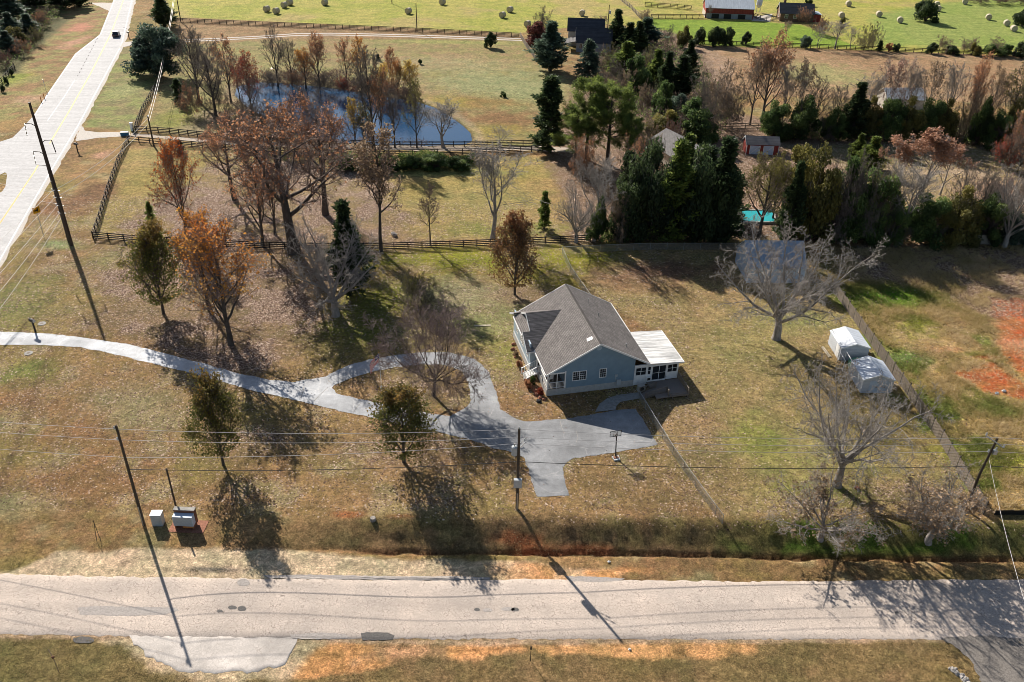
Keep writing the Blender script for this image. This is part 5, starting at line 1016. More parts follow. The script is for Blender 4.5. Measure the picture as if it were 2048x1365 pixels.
# ---------------------------------------------------------------- trees
LM = {
 'pear': leafmat('pear_leaves', (.05, .062, .02), (.12, .13, .035), (.27, .16, .05), .5),
 'pearred': leafmat('russet_pear_leaves', (0.084, 0.070, 0.025), (0.210, 0.119, 0.049), (0.364, 0.154, 0.070), 0.45),
 'orange': leafmat('orange_leaves', (0.286, 0.099, 0.028), (0.462, 0.187, 0.033), (0.605, 0.330, 0.050), 0.5),
 'gold': leafmat('golden_leaves', (.50, .31, .07), (.50, .22, .05), (.52, .12, .04), .5),
 'red': leafmat('red_orange_leaves', (0.230, 0.057, 0.029), (0.414, 0.109, 0.034), (0.529, 0.207, 0.046), 0.5),
 'deepred': leafmat('deep_red_leaves', (0.208, 0.039, 0.026), (0.364, 0.072, 0.039), (0.468, 0.130, 0.052), 0.45),
 'yellow': leafmat('yellow_leaves', (0.396, 0.242, 0.033), (0.572, 0.374, 0.044), (0.660, 0.462, 0.077), 0.5),
 'rust': leafmat('rust_brown_leaves', (0.207, 0.103, 0.061), (0.474, 0.227, 0.119), (0.750, 0.440, 0.221), 0.5),
 'tan': leafmat('tan_dry_leaves', (0.192, 0.132, 0.084), (0.324, 0.228, 0.138), (0.456, 0.324, 0.216), 0.35),
 'pinktan': leafmat('pinkish_tan_leaves', (0.230, 0.138, 0.103), (0.368, 0.230, 0.172), (0.483, 0.322, 0.241), 0.35),
 'seed': leafmat('brown_seed_clusters', (.22, .115, .07), (.38, .21, .13), (.5, .31, .21), .3),
 'purple': leafmat('purple_brown_leaves', (0.112, 0.042, 0.035), (0.196, 0.070, 0.056), (0.280, 0.112, 0.070), 0.35),
 'cedar': leafmat('cedar_foliage', (0.022, 0.038, 0.019), (0.058, 0.088, 0.036), (0.13, 0.17, 0.062), 0.45),  # evergreens: lightest tone raised to paint in sunlit highlights
 'bluecedar': leafmat('blue_green_foliage', (0.037, 0.059, 0.048), (0.103, 0.149, 0.103), (0.248, 0.331, 0.221), 0.45),
 'pine': leafmat('pine_needles', (0.044, 0.070, 0.018), (0.153, 0.204, 0.046), (0.367, 0.428, 0.108), 0.5),
 'ivy': leafmat('ivy_leaves', (0.036, 0.062, 0.022), (0.105, 0.165, 0.048), (0.324, 0.396, 0.126), 0.5),
 'olive': leafmat('olive_leaves', (0.081, 0.081, 0.027), (0.176, 0.162, 0.047), (0.324, 0.270, 0.068), 0.4),
 'green': leafmat('green_leaves', (0.039, 0.072, 0.016), (0.091, 0.143, 0.026), (0.182, 0.234, 0.046), 0.35),
 'grass': leafmat('dry_grass', (.22, .24, .06), (.48, .37, .165), (.66, .52, .30), .45),
 'lawn': leafmat('lawn_blades', (.12, .12, .04), (.27, .20, .095), (.46, .36, .20), .4),
 'litter': leafmat('fallen_leaf', (.17, .10, .07), (.33, .21, .155), (.55, .42, .34), .1),
}
def norm(a): return a / (np.linalg.norm(a, axis=-1, keepdims=True) + 1e-9)
def polys(rs, base, d, L, n, wig, trop, curve=None):
    """grow B polylines of n points"""
    B = len(base); P = np.zeros((B, n, 3)); P[:, 0] = base; d = norm(d)
    for i in range(1, n):
        P[:, i] = P[:, i - 1] + d * (L / (n - 1))[:, None]
        d = norm(d + rs.randn(B, 3) * wig + np.array([0, 0, trop]))
    return P
def kids(rs, P, R, per, t0, t1, ratio, ang, n, wig, trop, rr, shape=.5, rend=.3, rmin=.01, av=.25):
    B, m, _ = P.shape; L = np.linalg.norm(np.diff(P, axis=1), axis=2).sum(1)
    b = np.repeat(np.arange(B), per); K = len(b)
    t = t0 + (t1 - t0) * ((np.tile(np.arange(per), B) + rs.rand(K)) / per)
    f = t * (m - 1); i = np.minimum(f.astype(int), m - 2); w = (f - i)[:, None]
    base = P[b, i] * (1 - w) + P[b, i + 1] * w; tg = norm(P[b, i + 1] - P[b, i])
    rad = R[b, i] * (1 - w[:, 0]) + R[b, i + 1] * w[:, 0]
    az = np.tile(np.arange(per), B) * 2.4 + rs.rand(K) * 1.2 + np.repeat(rs.rand(B) * 6.28, per)
    ref = np.where(np.abs(tg[:, 2:3]) < .9, np.array([[0, 0, 1.0]]), np.array([[1.0, 0, 0]]))
    u = norm(np.cross(tg, ref)); v = np.cross(tg, u)
    pe = u * np.cos(az)[:, None] + v * np.sin(az)[:, None]
    a = np.radians(ang) * rs.uniform(1 - av, 1 + av, K)
    d = tg * np.cos(a)[:, None] + pe * np.sin(a)[:, None]
    Lk = L[b] * ratio * (1 - shape * (t - t0) / (t1 - t0 + 1e-9)) * (rs.uniform(.7, 1.3, K) if B > 1 else rs.uniform(.85, 1.15, K))
    Q = polys(rs, base, d, Lk, n, wig, trop)
    r0 = np.maximum(rad * rr, rmin); RQ = r0[:, None] * np.linspace(1, rend, n)[None]; RQ = np.maximum(RQ, rmin * .7)
    return Q, RQ
def tubes(P, R, k):
    B, n, _ = P.shape; tg = np.zeros_like(P); tg[:, 1:-1] = P[:, 2:] - P[:, :-2]; tg[:, 0] = P[:, 1] - P[:, 0]; tg[:, -1] = P[:, -1] - P[:, -2]; tg = norm(tg)
    ref = np.where(np.abs(tg[..., 2:3]) < .95, np.array([0, 0, 1.0]), np.array([1.0, 0, 0])); u = norm(np.cross(tg, ref)); v = np.cross(tg, u)
    a = np.arange(k) * 2 * pi / k
    V = P[:, :, None] + R[:, :, None, None] * (u[:, :, None] * np.cos(a)[None, None, :, None] + v[:, :, None] * np.sin(a)[None, None, :, None])
    idx = np.arange(B * n * k).reshape(B, n, k); j = np.roll(np.arange(k), -1)
    Q = np.stack([idx[:, :-1, :], idx[:, :-1, j], idx[:, 1:, j], idx[:, 1:, :]], -1).reshape(-1, 4)
    return V.reshape(-1, 3), Q
def joinVF(parts):
    V, Fq, o = [], [], 0
    for v, f in parts: V.append(v); Fq.append(f + o); o += len(v)
    return np.concatenate(V), np.concatenate(Fq)
def quads(rs, C, s, nrm=None, asp=1.0, flat=0.0):
    """leaf quads at C with size s"""
    N = len(C); s = np.broadcast_to(s, (N,)); n = norm(rs.randn(N, 3) + (nrm * 1.0 if nrm is not None else 0)); 
    if flat: n = norm(n * np.array([1 - flat, 1 - flat, 1]))
    ref = norm(rs.randn(N, 3)); u = norm(np.cross(n, ref)); v = np.cross(n, u)
    u = u * (s * .5)[:, None]; v = v * (s * .5 * asp)[:, None]
    V = np.stack([C - u * .7 - v, C + u - v * .3, C + u * .7 + v, C - u + v * .3], 1).reshape(-1, 3)
    return V, np.arange(4 * N).reshape(N, 4)
def sprays(rs, C, D, ln, w):
    """elongated quads from C along D"""
    N = len(C); D = norm(D); sd = norm(np.cross(D, rs.randn(N, 3))); ln = np.broadcast_to(ln, (N,))[:, None]; w = np.broadcast_to(w, (N,))[:, None]
    V = np.stack([C - sd * w * .25, C + D * ln * .55 - sd * w * .5, C + D * ln, C + D * ln * .5 + sd * w * .5], 1).reshape(-1, 3)
    return V, np.arange(4 * N).reshape(N, 4)
MESH = {}
def woody(kind, seed):
    """returns (trunk mesh, crown mesh) at nominal height 10 m"""
    rs = np.random.RandomState(seed); k = kind.split('/')[0]; leaf = kind.split('/')[1] if '/' in kind else None
    spec = dict(
      pecan=dict(tr=.36, fork=.16, nl=11, lang=42, lr=.86, ltrop=.05, per=(14, 9, 6), ang=(48, 50, 54), rat=(.38, .36, .38), bark='bark_grey', twig='bark_grey', rmin=.017, av=.45),
      gnarl=dict(tr=.44, fork=.12, nl=10, lang=40, lr=.86, ltrop=.05, per=(13, 9, 7), ang=(48, 50, 54), rat=(.36, .36, .38), bark='bark_grey', twig='bark_grey', rmin=.017, av=.45),
      oak=dict(tr=.30, fork=.26, nl=12, lang=54, lr=.62, ltrop=.07, per=(9, 8, 6), ang=(46, 46, 50), rat=(.5, .44, .45), bark='bark_dark', twig='bark_tan', rmin=.02, av=.3),
      vase=dict(tr=.16, fork=.22, nl=9, lang=26, lr=.75, ltrop=.08, per=(9, 7, 6), ang=(34, 38, 44), rat=(.42, .4, .45), bark='bark_grey', twig='bark_grey', rmin=.02, av=.4),
      upright=dict(tr=.16, fork=.18, nl=15, lang=34, lr=.5, ltrop=.08, per=(8, 7, 5), ang=(36, 42, 46), rat=(.42, .42, .45), bark='bark_dark', twig='brush_twig', rmin=.019, av=.45),
      thin=dict(tr=.12, fork=.30, nl=24, lang=48, lr=.26, ltrop=.08, per=(8, 6, 5), ang=(42, 42, 42), rat=(.45, .42, .45), bark='bark_dark', twig='bark_tan', rmin=.018, av=.3),
      maple=dict(tr=.17, fork=.18, nl=18, lang=36, lr=.54, ltrop=.09, per=(9, 7, 6), ang=(36, 40, 44), rat=(.45, .42, .45), bark='bark_dark', twig='bark_tan', rmin=.017, av=.3),
      pear=dict(tr=.15, fork=.13, nl=24, lang=38, lr=.56, ltrop=.13, per=(9, 6, 4), ang=(34, 38, 44), rat=(.42, .42, .45), bark='bark_dark', twig='bark_dark', rmin=.015, av=.25),
      twiggy=dict(tr=.2, fork=.16, nl=10, lang=52, lr=.85, ltrop=.06, per=(12, 10, 9), ang=(38, 40, 44), rat=(.48, .5, .5), bark='bark_dark', twig='twig_purple', rmin=.02, av=.4),
      brush=dict(tr=.08, fork=.02, nl=16, lang=44, lr=.85, ltrop=.03, per=(12, 9, 7), ang=(54, 56, 60), rat=(.34, .38, .42), bark='bark_dark', twig='brush_twig', rmin=.024, av=.8),
    )[k]
    H_ = 10.0; multi = k in ('pecan', 'gnarl', 'brush', 'twiggy')
    tl = H_ * (spec['fork'] + .12 if multi else .86)
    tp = polys(rs, np.array([[0, 0, -.3]]), np.array([[rs.uniform(-.06, .06), rs.uniform(-.06, .06), 1]]), np.array([tl]), 7, .045, .04)
    tr = spec['tr'] * np.linspace(1.15, .55 if multi else .14, 7)[None]; tr[0, 0] *= 1.25
    t0 = spec['fork'] * H_ / tl if not multi else .62
    Lref = H_ * spec['lr'] / tl
    L1, R1 = kids(rs, tp, tr, spec['nl'], min(t0, .9), .99, Lref, spec['lang'], 9, .12 if multi else .11, spec['ltrop'], .62 if not multi else .54, .62 if not multi else .3, .14, .01, spec['av'])
    L2, R2 = kids(rs, L1, R1, spec['per'][0], .22, .98, spec['rat'][0], spec['ang'][0], 6, .24 if multi else .18, .04, .5, .5, .3, spec['rmin'], .4)
    L3, R3 = kids(rs, L2, R2, spec['per'][1], .2, 1, spec['rat'][1], spec['ang'][1], 4, .3, .0, .65, .45, .5, spec['rmin'] * .85, .45)
    L4, R4 = kids(rs, L3, R3, spec['per'][2], .2, 1, spec['rat'][2], spec['ang'][2], 3, .32, .0, .75, .4, .6, spec['rmin'] * .7, .45)
    top = max(L1[..., 2].max(), L3[..., 2].max()); sc = H_ / top
    V, Q = joinVF([tubes(tp, tr, 10), tubes(L1, R1, 7)] + ([tubes(L2, R2, 4)] if multi else [])); tm = npmesh('trunk', V * sc, [Q], [M[spec['bark']]], smooth=True)
    parts = ([] if multi else [tubes(L2, R2, 4)]) + [tubes(L3, R3, 3), tubes(L4, R4, 3)]
    V, Q = joinVF(parts); V = V * sc; nm = len(Q); mats = [M[spec['twig']]]; mi = np.zeros(nm, int); ti = rs.rand(nm)
    if leaf:
        nleaf, size, lv = dict(pear=(12000, .21, 1), maple=(2800, .16, 1), oak=(1700 if leaf != 'olive' else 6500, .15, .55), upright=(1900, .16, .5), thin=(2200, .17, .5), pecan=(2300, .24, .4), twiggy=(3000, .15, .6), brush=(4200, .2, .8), vase=(1500, .2, .4), gnarl=(2600, .2, .4))[k]
        if leaf == 'seed': nleaf = 5200
        pts = np.concatenate([L3.reshape(-1, 3), L4.reshape(-1, 3)]) * sc
        if k in ('pear', 'maple'): pts = np.concatenate([pts, L2[:, 2:].reshape(-1, 3) * sc])
        clump = fbm(pts[:, 0] + 50, pts[:, 1] + pts[:, 2] * .7 + 50, .9, 2)
        if lv < 1: w = sstep(.45, .62, clump) + .03
        else: w = sstep(.25, .5, clump) + .15
        if leaf == 'seed': w = w * sstep(5.5, 8, pts[:, 2])
        if k == 'oak': w = w * (sstep(3, 8, pts[:, 2]) + .1)
        w = w / w.sum(); pick = rs.choice(len(pts), nleaf, p=w); C = pts[pick] + rs.randn(nleaf, 3) * (.16 if k != 'pear' else .22)
        if k == 'pear':
            ne = 4600; t_e = rs.rand(ne); th = rs.rand(ne) * 6.283; re_ = 3.1 * np.sin(np.clip(t_e ** .7, 0, 1) * pi) ** .6 * (.5 + .85 * vnoise(th * 1.6 + 30 + seed, t_e * 8 + 30)) * np.sqrt(rs.uniform(.3, 1, ne))
            C = np.concatenate([C[:nleaf - ne], np.stack([re_ * np.cos(th), re_ * np.sin(th), 1.4 + t_e * 7.6], 1)]); C = C[(vnoise(C[:, 0] * 1.3 + 60, C[:, 1] * 1.3 + C[:, 2] * 1.1 + 60) > .4) | (rs.rand(len(C)) < .3)]; nleaf = len(C)
        v2, q2 = quads(rs, C, size * rs.uniform(.55, 1.25, nleaf), asp=.8)
        tt = np.clip(.25 + .5 * (fbm(C[:, 0] + 9, C[:, 1] + C[:, 2] + 9, .6, 2) - .3) + .25 * rs.rand(nleaf) + (.3 * sstep(7.0, 9.8, C[:, 2]) if k == 'pear' else 0) + (.55 * (C[:, 2] / 10 - .75) if k == 'maple' else 0) + (.12 * (np.hypot(C[:, 0], C[:, 1]) / 3.5 - .4) if k == 'pear' else 0), 0, 1)
        V, Q = joinVF([(V, Q), (v2, q2)]); mi = np.r_[mi, np.ones(nleaf, int)]; ti = np.r_[ti, tt]; mats = mats + [LM[leaf]]
    return tm, npmesh('crown', V, [Q], mats, midx=mi, tint=ti)
def conifer(kind, seed):
    rs = np.random.RandomState(seed); k, leaf = kind.split('/'); H_ = 10.0
    tp = polys(rs, np.array([[0, 0, -.3]]), np.array([[0, 0, 1.0]]), np.array([9.6]), 6, .02, .03); tr = np.linspace(.2, .03, 6)[None]
    if k == 'pine':
        tr = tr * 1.1; L1, R1 = kids(rs, tp, tr, 34, .34, .99, .34, 62, 5, .12, .06, .5, .55, .3); L2, R2 = kids(rs, L1, R1, 6, .35, 1, .42, 42, 3, .15, .06, .6, .4, .5, .015)
        V, Q = joinVF([tubes(tp, tr, 9), tubes(L1, R1, 5)]); tm = npmesh('trunk', V, [Q], [M['bark_dark']], smooth=True)
        tips = np.concatenate([L2[:, -1], L2[:, 1], L1[:, -1], L1[:, 3]]); per = 46; C = np.repeat(tips, per, 0) + rs.randn(len(tips) * per, 3) * .13
        D = rs.randn(len(C), 3) + np.array([0, 0, .5]); v2, q2 = sprays(rs, C, D, rs.uniform(.2, .42, len(C)), .05)
        ti = np.clip(np.repeat(rs.rand(len(tips)), per) * .6 + .4 * rs.rand(len(C)), 0, 1); V, Q = joinVF([tubes(L2, R2, 3), (v2, q2)]); nm = len(Q) - len(q2)
        return tm, npmesh('crown', V, [Q], [M['bark_dark'], LM[leaf]], midx=np.r_[np.zeros(nm, int), np.ones(len(q2), int)], tint=np.r_[np.zeros(nm), ti])
    # branches in whorls carrying flat sprays
    nb = {'cedar': 190, 'deodar': 150, 'spire': 150}[k]; t = np.sort(rs.rand(nb)) ** .85
    env = {'cedar': lambda t: 2.3 * (np.sin(np.clip(t * 1.05 + .17, 0, 1) * pi) ** .55) * (1 - .55 * t), 'deodar': lambda t: 2.9 * (1 - t) ** .8 + .12, 'spire': lambda t: 1.7 * (1 - t) ** .55 * (.75 + .25 * np.sin(t * 20))}[k]
    az = rs.rand(nb) * 6.283; rad = env(t) * (.4 + .95 * vnoise(az * 1.2 + 20, t * 8 + 5 + seed)) * rs.uniform(.75, 1.15, nb)
    z0 = .5 + t * 9.1; up = {'cedar': .45, 'deodar': -.12, 'spire': .12}[k]
    base = np.stack([np.zeros(nb), np.zeros(nb), z0 - (.25 if k == 'cedar' else 0) * rad], 1); d = np.stack([np.cos(az), np.sin(az), np.full(nb, up)], 1)
    Bp = polys(rs, base, d, np.maximum(rad, .15) * 1.05, 6, .09, .03 if k != 'deodar' else -.05); BR = np.linspace(.045, .012, 6)[None] * np.ones((nb, 1))
    V, Q = joinVF([tubes(tp, tr, 8), tubes(Bp, BR, 3)]); tm = npmesh('trunk', V, [Q], [M['bark_dark']], smooth=True)
    per = 74; b = np.repeat(np.arange(nb), per); f = (rs.rand(len(b)) ** .6) * 4.999; i = f.astype(int); w = (f - i)[:, None]; C = Bp[b, i] * (1 - w) + Bp[b, i + 1] * w
    tg = norm(Bp[b, np.minimum(i + 1, 5)] - Bp[b, i]); D = norm(tg + rs.randn(len(b), 3) * .65 + np.array([0, 0, .25 if k != 'deodar' else -.15])); C = C + rs.randn(len(b), 3) * .11
    v2, q2 = sprays(rs, C, D, rs.uniform(.22, .5, len(b)), rs.uniform(.1, .2, len(b)))
    ti = np.clip(.45 * rs.rand(nb)[b] + .55 * rs.rand(len(b)) * (.5 + .5 * f / 5), 0, 1)
    return tm, npmesh('crown', v2, [q2], [LM[leaf]], tint=ti)
def bush(kind, seed):
    """lumpy shrub, nominal 1 m radius, 2 m tall"""
    rs = np.random.RandomState(seed); k, leaf = kind.split('/'); nl = 16 if k == 'bush' else 34
    big = k == 'hedge'; rr_ = np.sqrt(rs.rand(nl)) * .75; an = rs.rand(nl) * 6.28; hz = 1.85 * np.sqrt(np.clip(1 - rr_ ** 2, .1, 1)) * rs.uniform(.75, 1.1, nl)
    ce = np.stack([rr_ * np.cos(an), rr_ * np.sin(an), hz * rs.uniform(.15, .95, nl)], 1); ra = rs.uniform(.2, .42, nl) * (.8 if big else 1)
    N = 15000 if big else 8000; b = rs.randint(0, nl, N); d = norm(rs.randn(N, 3)); C = ce[b] + d * (ra[b] * rs.rand(N) ** .3)[:, None] * (1 + .5 * (vnoise(d[:, 0] * 3 + b * 7 + 50, d[:, 2] * 3 + d[:, 1] * 2 + 50) - .5))[:, None]; C[:, 2] = np.abs(C[:, 2])
    v2, q2 = quads(rs, C, rs.uniform(.05, .12, N) * (.8 if big else 1), nrm=d, asp=.75); ti = np.clip(.5 * rs.rand(nl)[b] + .3 * rs.rand(N) + .25 * (C[:, 2] / 2 - .4), 0, 1)
    st = polys(rs, np.zeros((nl, 3)), ce + np.array([0, 0, .2]), np.linalg.norm(ce, axis=1), 5, .12, .02); sr = np.linspace(.035, .01, 5)[None] * np.ones((nl, 1))
    tw, twr = kids(rs, st, sr, 9, .3, 1, .5, 40, 4, .15, .05, .5, .3, .4, .006)
    V, Q = joinVF([tubes(st, sr, 4), tubes(tw, twr, 3)]); tm = npmesh('stems', V, [Q], [M['bark_dark']])
    return tm, npmesh('foliage', v2, [q2], [LM[leaf]], tint=ti)
def getmesh(kind, var):
    if (kind, var) not in MESH:
        k = kind.split('/')[0]; f = conifer if k in ('pine', 'cedar', 'deodar', 'spire') else bush if k in ('bush', 'hedge') else woody
        tm, cm = f(kind, 11 + 37 * var + sum(ord(c) for c in kind))
        co = np.zeros(len(cm.vertices) * 3, np.float32); cm.vertices.foreach_get('co', co); co = co.reshape(-1, 3)
        
        if f is woody:
            hi_ = co[co[:, 2] > 4]; cx, cy, cz = hi_.mean(0)
            for me_ in (tm, cm):
                c_ = np.zeros(len(me_.vertices) * 3, np.float32); me_.vertices.foreach_get('co', c_); c_ = c_.reshape(-1, 3); q_ = np.clip(c_[:, 2] / cz, 0, 1.6); c_[:, 0] -= cx * q_; c_[:, 1] -= cy * q_; me_.vertices.foreach_set('co', c_.ravel()); me_.update()
                if me_ is cm: co = c_
        ext = np.percentile(np.hypot(co[:, 0], co[:, 1]), 95 if f is woody else 96); MESH[(kind, var)] = (tm, cm, ext, np.percentile(co[:, 2], 99.7))
    return MESH[(kind, var)]
NAMES = dict(pecan='pecan_tree', gnarl='bare_tree', oak='oak_tree', vase='bare_tree', upright='slender_tree', thin='thin_tree', maple='maple_tree', pear='pear_tree', twiggy='twiggy_tree', brush='brush_thicket', pine='pine_tree', cedar='cedar_tree', deodar='conifer_tree', spire='cedar_tree', bush='shrub', hedge='shrub')
_tc = [0]
def tree(kind, base, top, wpx, label, var=None, group=None, hmin=.5):
    """base: pixel where it meets the ground; top: pixel row of its tip; wpx: crown width in photo pixels"""
    _tc[0] += 1; n = _tc[0]; var = (n % 2 if var is None else var); tm, cm, ext, zt = getmesh(kind, var)
    B = at(*base); h = max(hmin, height(B, top)); k = kind.split('/')[0]
    mid = proj(B + np.array([0, 0, h * .6])); pm = pxm(B + np.array([0, 0, h * .6])); R_ = wpx / 2 / pm * (1.1 if k == 'pecan' else 1)
    t_ = thing('evergreen_tree' if ('evergreen' in label or 'cedar' in label) and k == 'hedge' else NAMES[k], label, 'shrub' if k in ('bush', 'hedge', 'brush') and 'evergreen,' not in label and 'broad dark blue' not in label else 'tree', B, (n * 2.399) % 6.283, group)
    a = ('stems', 'foliage') if k in ('bush', 'hedge') else ('trunk', 'crown')
    for nm, me in zip(a, (tm, cm)):
        o = link(nm, me, t_); o.scale = (R_ / ext, R_ / ext, h / zt)
    return t_
# --- lawn and driveway trees
g1 = 'ornamental pears on the lawn'
tree('pear/pear', (327, 628), 447, 104, 'dense dark green pear tree standing above the left bend of the driveway', 0, g1)
tree('pear/pear', (447, 930), 752, 100, 'half thinned olive pear tree below the driveway, left of the middle pear', 1, g1)
tree('pear/pear', (808, 925), 768, 118, 'round olive pear tree with russet top on the front lawn beside the driveway', 0, g1)
tree('pear/pearred', (1030, 590), 428, 96, 'russet brown pear tree standing behind the left end of the blue house', 1, g1)
tree('maple/gold', (462, 690), 440, 176, 'large golden orange maple with dark trunk above the driveway', 0)
tree('maple/red', (374, 478), 278, 104, 'tall red orange maple at the small gate in the paddock fence', 1)
tree('maple/orange', (420, 620), 425, 110, 'orange crowned maple crowding behind the golden one', 1)
tree('gnarl', (672, 632), 432, 215, 'pale multi trunked bare tree in front of a dark cedar on the leafy lawn', 0)
tree('cedar/cedar', (700, 590), 405, 78, 'dark cedar with rusty top hidden behind the pale multi trunked bare tree', 0)
tree('oak/rust', (588, 506), 212, 285, 'largest oak, thick dark trunk and rusty leaves, in the middle of the paddock', 0)
tree('oak/rust', (651, 430), 188, 160, 'dark trunked oak with rusty crown behind the largest oak', 1)
tree('upright/rust', (525, 492), 300, 110, 'lean dark stemmed tree at the paddock fence left of the largest oak', 0)
tree('oak/rust', (470, 400), 235, 130, 'rust leaved tree left of the largest oak near the lane', 1)
tree('upright/pinktan', (550, 470), 330, 90, 'thin twiggy tree just behind the paddock fence under the largest oak', 1)
tree('thin/tan', (762, 503), 238, 96, 'tall narrow tree with one thick straight trunk at the paddock fence', 0)
tree('thin', (861, 492), 362, 44, 'very thin young bare tree standing alone at the paddock fence', 1)
tree('vase', (985, 476), 285, 142, 'pale grey vase shaped bare tree in the open paddock above the fence', 0)
tree('spire/pine', (1088, 458), 384, 26, 'small young evergreen with bare lower stem in the right end of the paddock')
tree('gnarl', (1152, 485), 372, 105, 'low dark forked bare tree where the board fence meets the chain link', 1)
tree('vase', (1188, 482), 308, 130, 'ivy trunked tall bare tree at the left end of the dark evergreen row', 1)
tree('hedge/ivy', (1192, 482), 395, 44, 'dark ivy mass wrapped round the foot of the tall bare tree')
tree('brush/tan', (1232, 482), 375, 70, 'twiggy pale brush draped over ivy beside the dark evergreen row')
tree('twiggy', (868, 792), 618, 232, 'wide purple brown twiggy tree leaning over the driveway loop', 0)
tree('brush/olive', (828, 612), 540, 84, 'sparse brown leaved shrub on the green lawn left of the russet pear')
tree('pecan', (1552, 678), 452, 262, 'largest bare pecan with forked trunk in front of the blue outbuilding', 0)
tree('pecan', (1674, 972), 735, 315, 'big spreading bare pecan on the lower lawn left of the plank fence', 3)
tree('pecan/tan', (1640, 1076), 968, 215, 'low pale branched tree with clinging tan leaves on the bank, left one', 1, 'low trees on the bank')
tree('pecan/tan', (1855, 1082), 958, 190, 'low pale branched tree with clinging tan leaves on the bank, right one', 0, 'low trees on the bank')
tree('spire/pine', (303, 442), 404, 18, 'small spiky young pine alone in the left of the paddock', hmin=1)
tree('spire/cedar', (362, 305), 280, 17, 'tiny dark cedar beside the lane fence in the upper paddock')
tree('vase', (395, 580), 470, 60, 'thin bare sapling between the dark pear and the golden maple', 1)
# flower bed plants
for i, (q, ty, w, kd, l) in enumerate((((1056, 776), 760, 16, 'bush/rust', 'rusty brown shrub beside the front steps of the blue house'), ((1064, 768), 752, 14, 'bush/green', 'green leafy shrub under the front steps railing'), ((1080, 790), 776, 16, 'bush/deepred', 'dark red shrub at the porch corner of the blue house'), ((1038, 735), 722, 14, 'bush/rust', 'brown clump in the bed along the front wing'), ((1032, 712), 700, 12, 'bush/tan', 'tan dry clump in the bed near the far end of the front wing'))): tree(kd, q, ty, w, l)
# --- roadside and pond
tree('hedge/bluecedar', (320, 152), 50, 104, 'broad dark blue green cedar beside the highway', 0)
tree('cedar/cedar', (329, 55), -14, 44, 'dark evergreen at the top edge beside the pale grey pole', 0)
tree('spire/cedar', (360, 208), 158, 24, 'small conical cedar at the left end of the pond thicket')
tree('brush/orange', (348, 48), 26, 20, 'small orange leaved shrub at the fence corner')
tree('upright', (432, 232), 85, 84, 'dark multi branched bare tree at the left end of the pond', 0)
tree('upright', (398, 205), 52, 76, 'tall leaning bare tree left of the pond thicket', 1)
tree('upright/rust', (462, 205), 70, 60, 'bare tree with a few red brown leaves on top behind the deep red maple', 0)
tree('brush', (405, 160), 60, 70, 'grey brown bare brush at the far left of the pond thicket')
tree('brush/rust', (385, 232), 165, 60, 'rusty low brush near the small conical cedar')
tree('brush', (440, 235), 150, 70, 'dark twiggy clump at the water end of the pond thicket')
tree('maple/deepred', (505, 235), 103, 56, 'deep red maple at the left end of the pond', 1)
tree('maple/deepred', (480, 200), 128, 40, 'smaller deep red maple just left of the tall one')
tree('upright', (556, 172), 50, 48, 'slim bare tree with yellow tips on the far bank of the pond', 0)
tree('upright', (584, 170), 78, 44, 'slim grey bare tree on the far bank right of the yellow tipped one', 1)
tree('maple/rust', (640, 176), 62, 46, 'tall orange brown tree rising highest on the far bank of the pond', 0)
tree('maple/orange', (612, 176), 96, 50, 'orange leaved tree in front of the highest far bank tree', 0)
tree('upright/rust', (696, 182), 74, 40, 'brown slender tree on the middle of the far bank', 0)
tree('upright/orange', (724, 188), 68, 38, 'slender tree with an orange tip on the middle of the far bank', 1)
tree('thin/rust', (784, 182), 96, 30, 'small thin tree with a reddish tip behind the yellow pair')
tree('maple/gold', (796, 196), 118, 34, 'golden leaved tree, left of the yellow pair on the far bank', 0)
tree('maple/yellow', (820, 200), 120, 40, 'bright yellow tree, right of the pair on the far bank', 1)
tree('maple/yellow', (768, 196), 124, 30, 'pale yellow thin tree left of the golden leaved one')
for i, (x, y, ty, w, kd, l) in enumerate(((545, 176, 138, 60, 'brush', 'dark bare brush at the left of the far bank'), (590, 178, 140, 56, 'brush/rust', 'brown brush under the slim bare trees of the far bank'), (650, 184, 142, 60, 'brush', 'purple grey brush below the highest far bank tree'), (690, 190, 150, 56, 'brush/deepred', 'reddish brush in the middle of the far bank'), (735, 196, 156, 56, 'brush', 'dark grey brush below the orange tipped tree'), (780, 202, 160, 54, 'brush/rust', 'rusty brush in front of the golden tree'), (822, 212, 170, 54, 'brush/purple', 'dark purplish brush at the right end of the far bank'), (505, 172, 150, 40, 'brush/purple', 'dark brush behind the deep red maple'))): tree(kd, (x, y), ty, w, l, group='brush on the far bank of the pond')
tree('brush', (632, 290), 165, 120, 'large grey multi stemmed bare thicket rising before the pond', 0)
tree('brush/rust', (575, 300), 190, 90, 'rusty thicket at the near bank left of the large grey one', 1)
tree('brush', (520, 285), 160, 90, 'grey thicket at the left near bank of the pond', 0)
tree('upright/yellow', (712, 296), 195, 46, 'sparse tree with yellow leaves on the near bank', 0)
tree('upright', (746, 297), 92, 76, 'tall bare tree rising over the middle of the pond', 1)
tree('upright/rust', (764, 298), 130, 54, 'bare tree with brown leaves just right of the tall pond tree', 0)
tree('upright/olive', (730, 300), 205, 40, 'low olive leaved tree at the near bank below the tall pond tree', 1)
tree('upright', (790, 296), 185, 44, 'short bare tree on the near bank, right of centre', 1)
tree('upright/olive', (834, 296), 158, 52, 'slender olive tinged tree on the near bank by the lane fence', 0)
tree('vase', (887, 295), 205, 98, 'spreading three stemmed bare tree at the right end of the pond', 0)
tree('vase', (1000, 296), 255, 54, 'short pale bare tree by the lane right of the pond', 1)
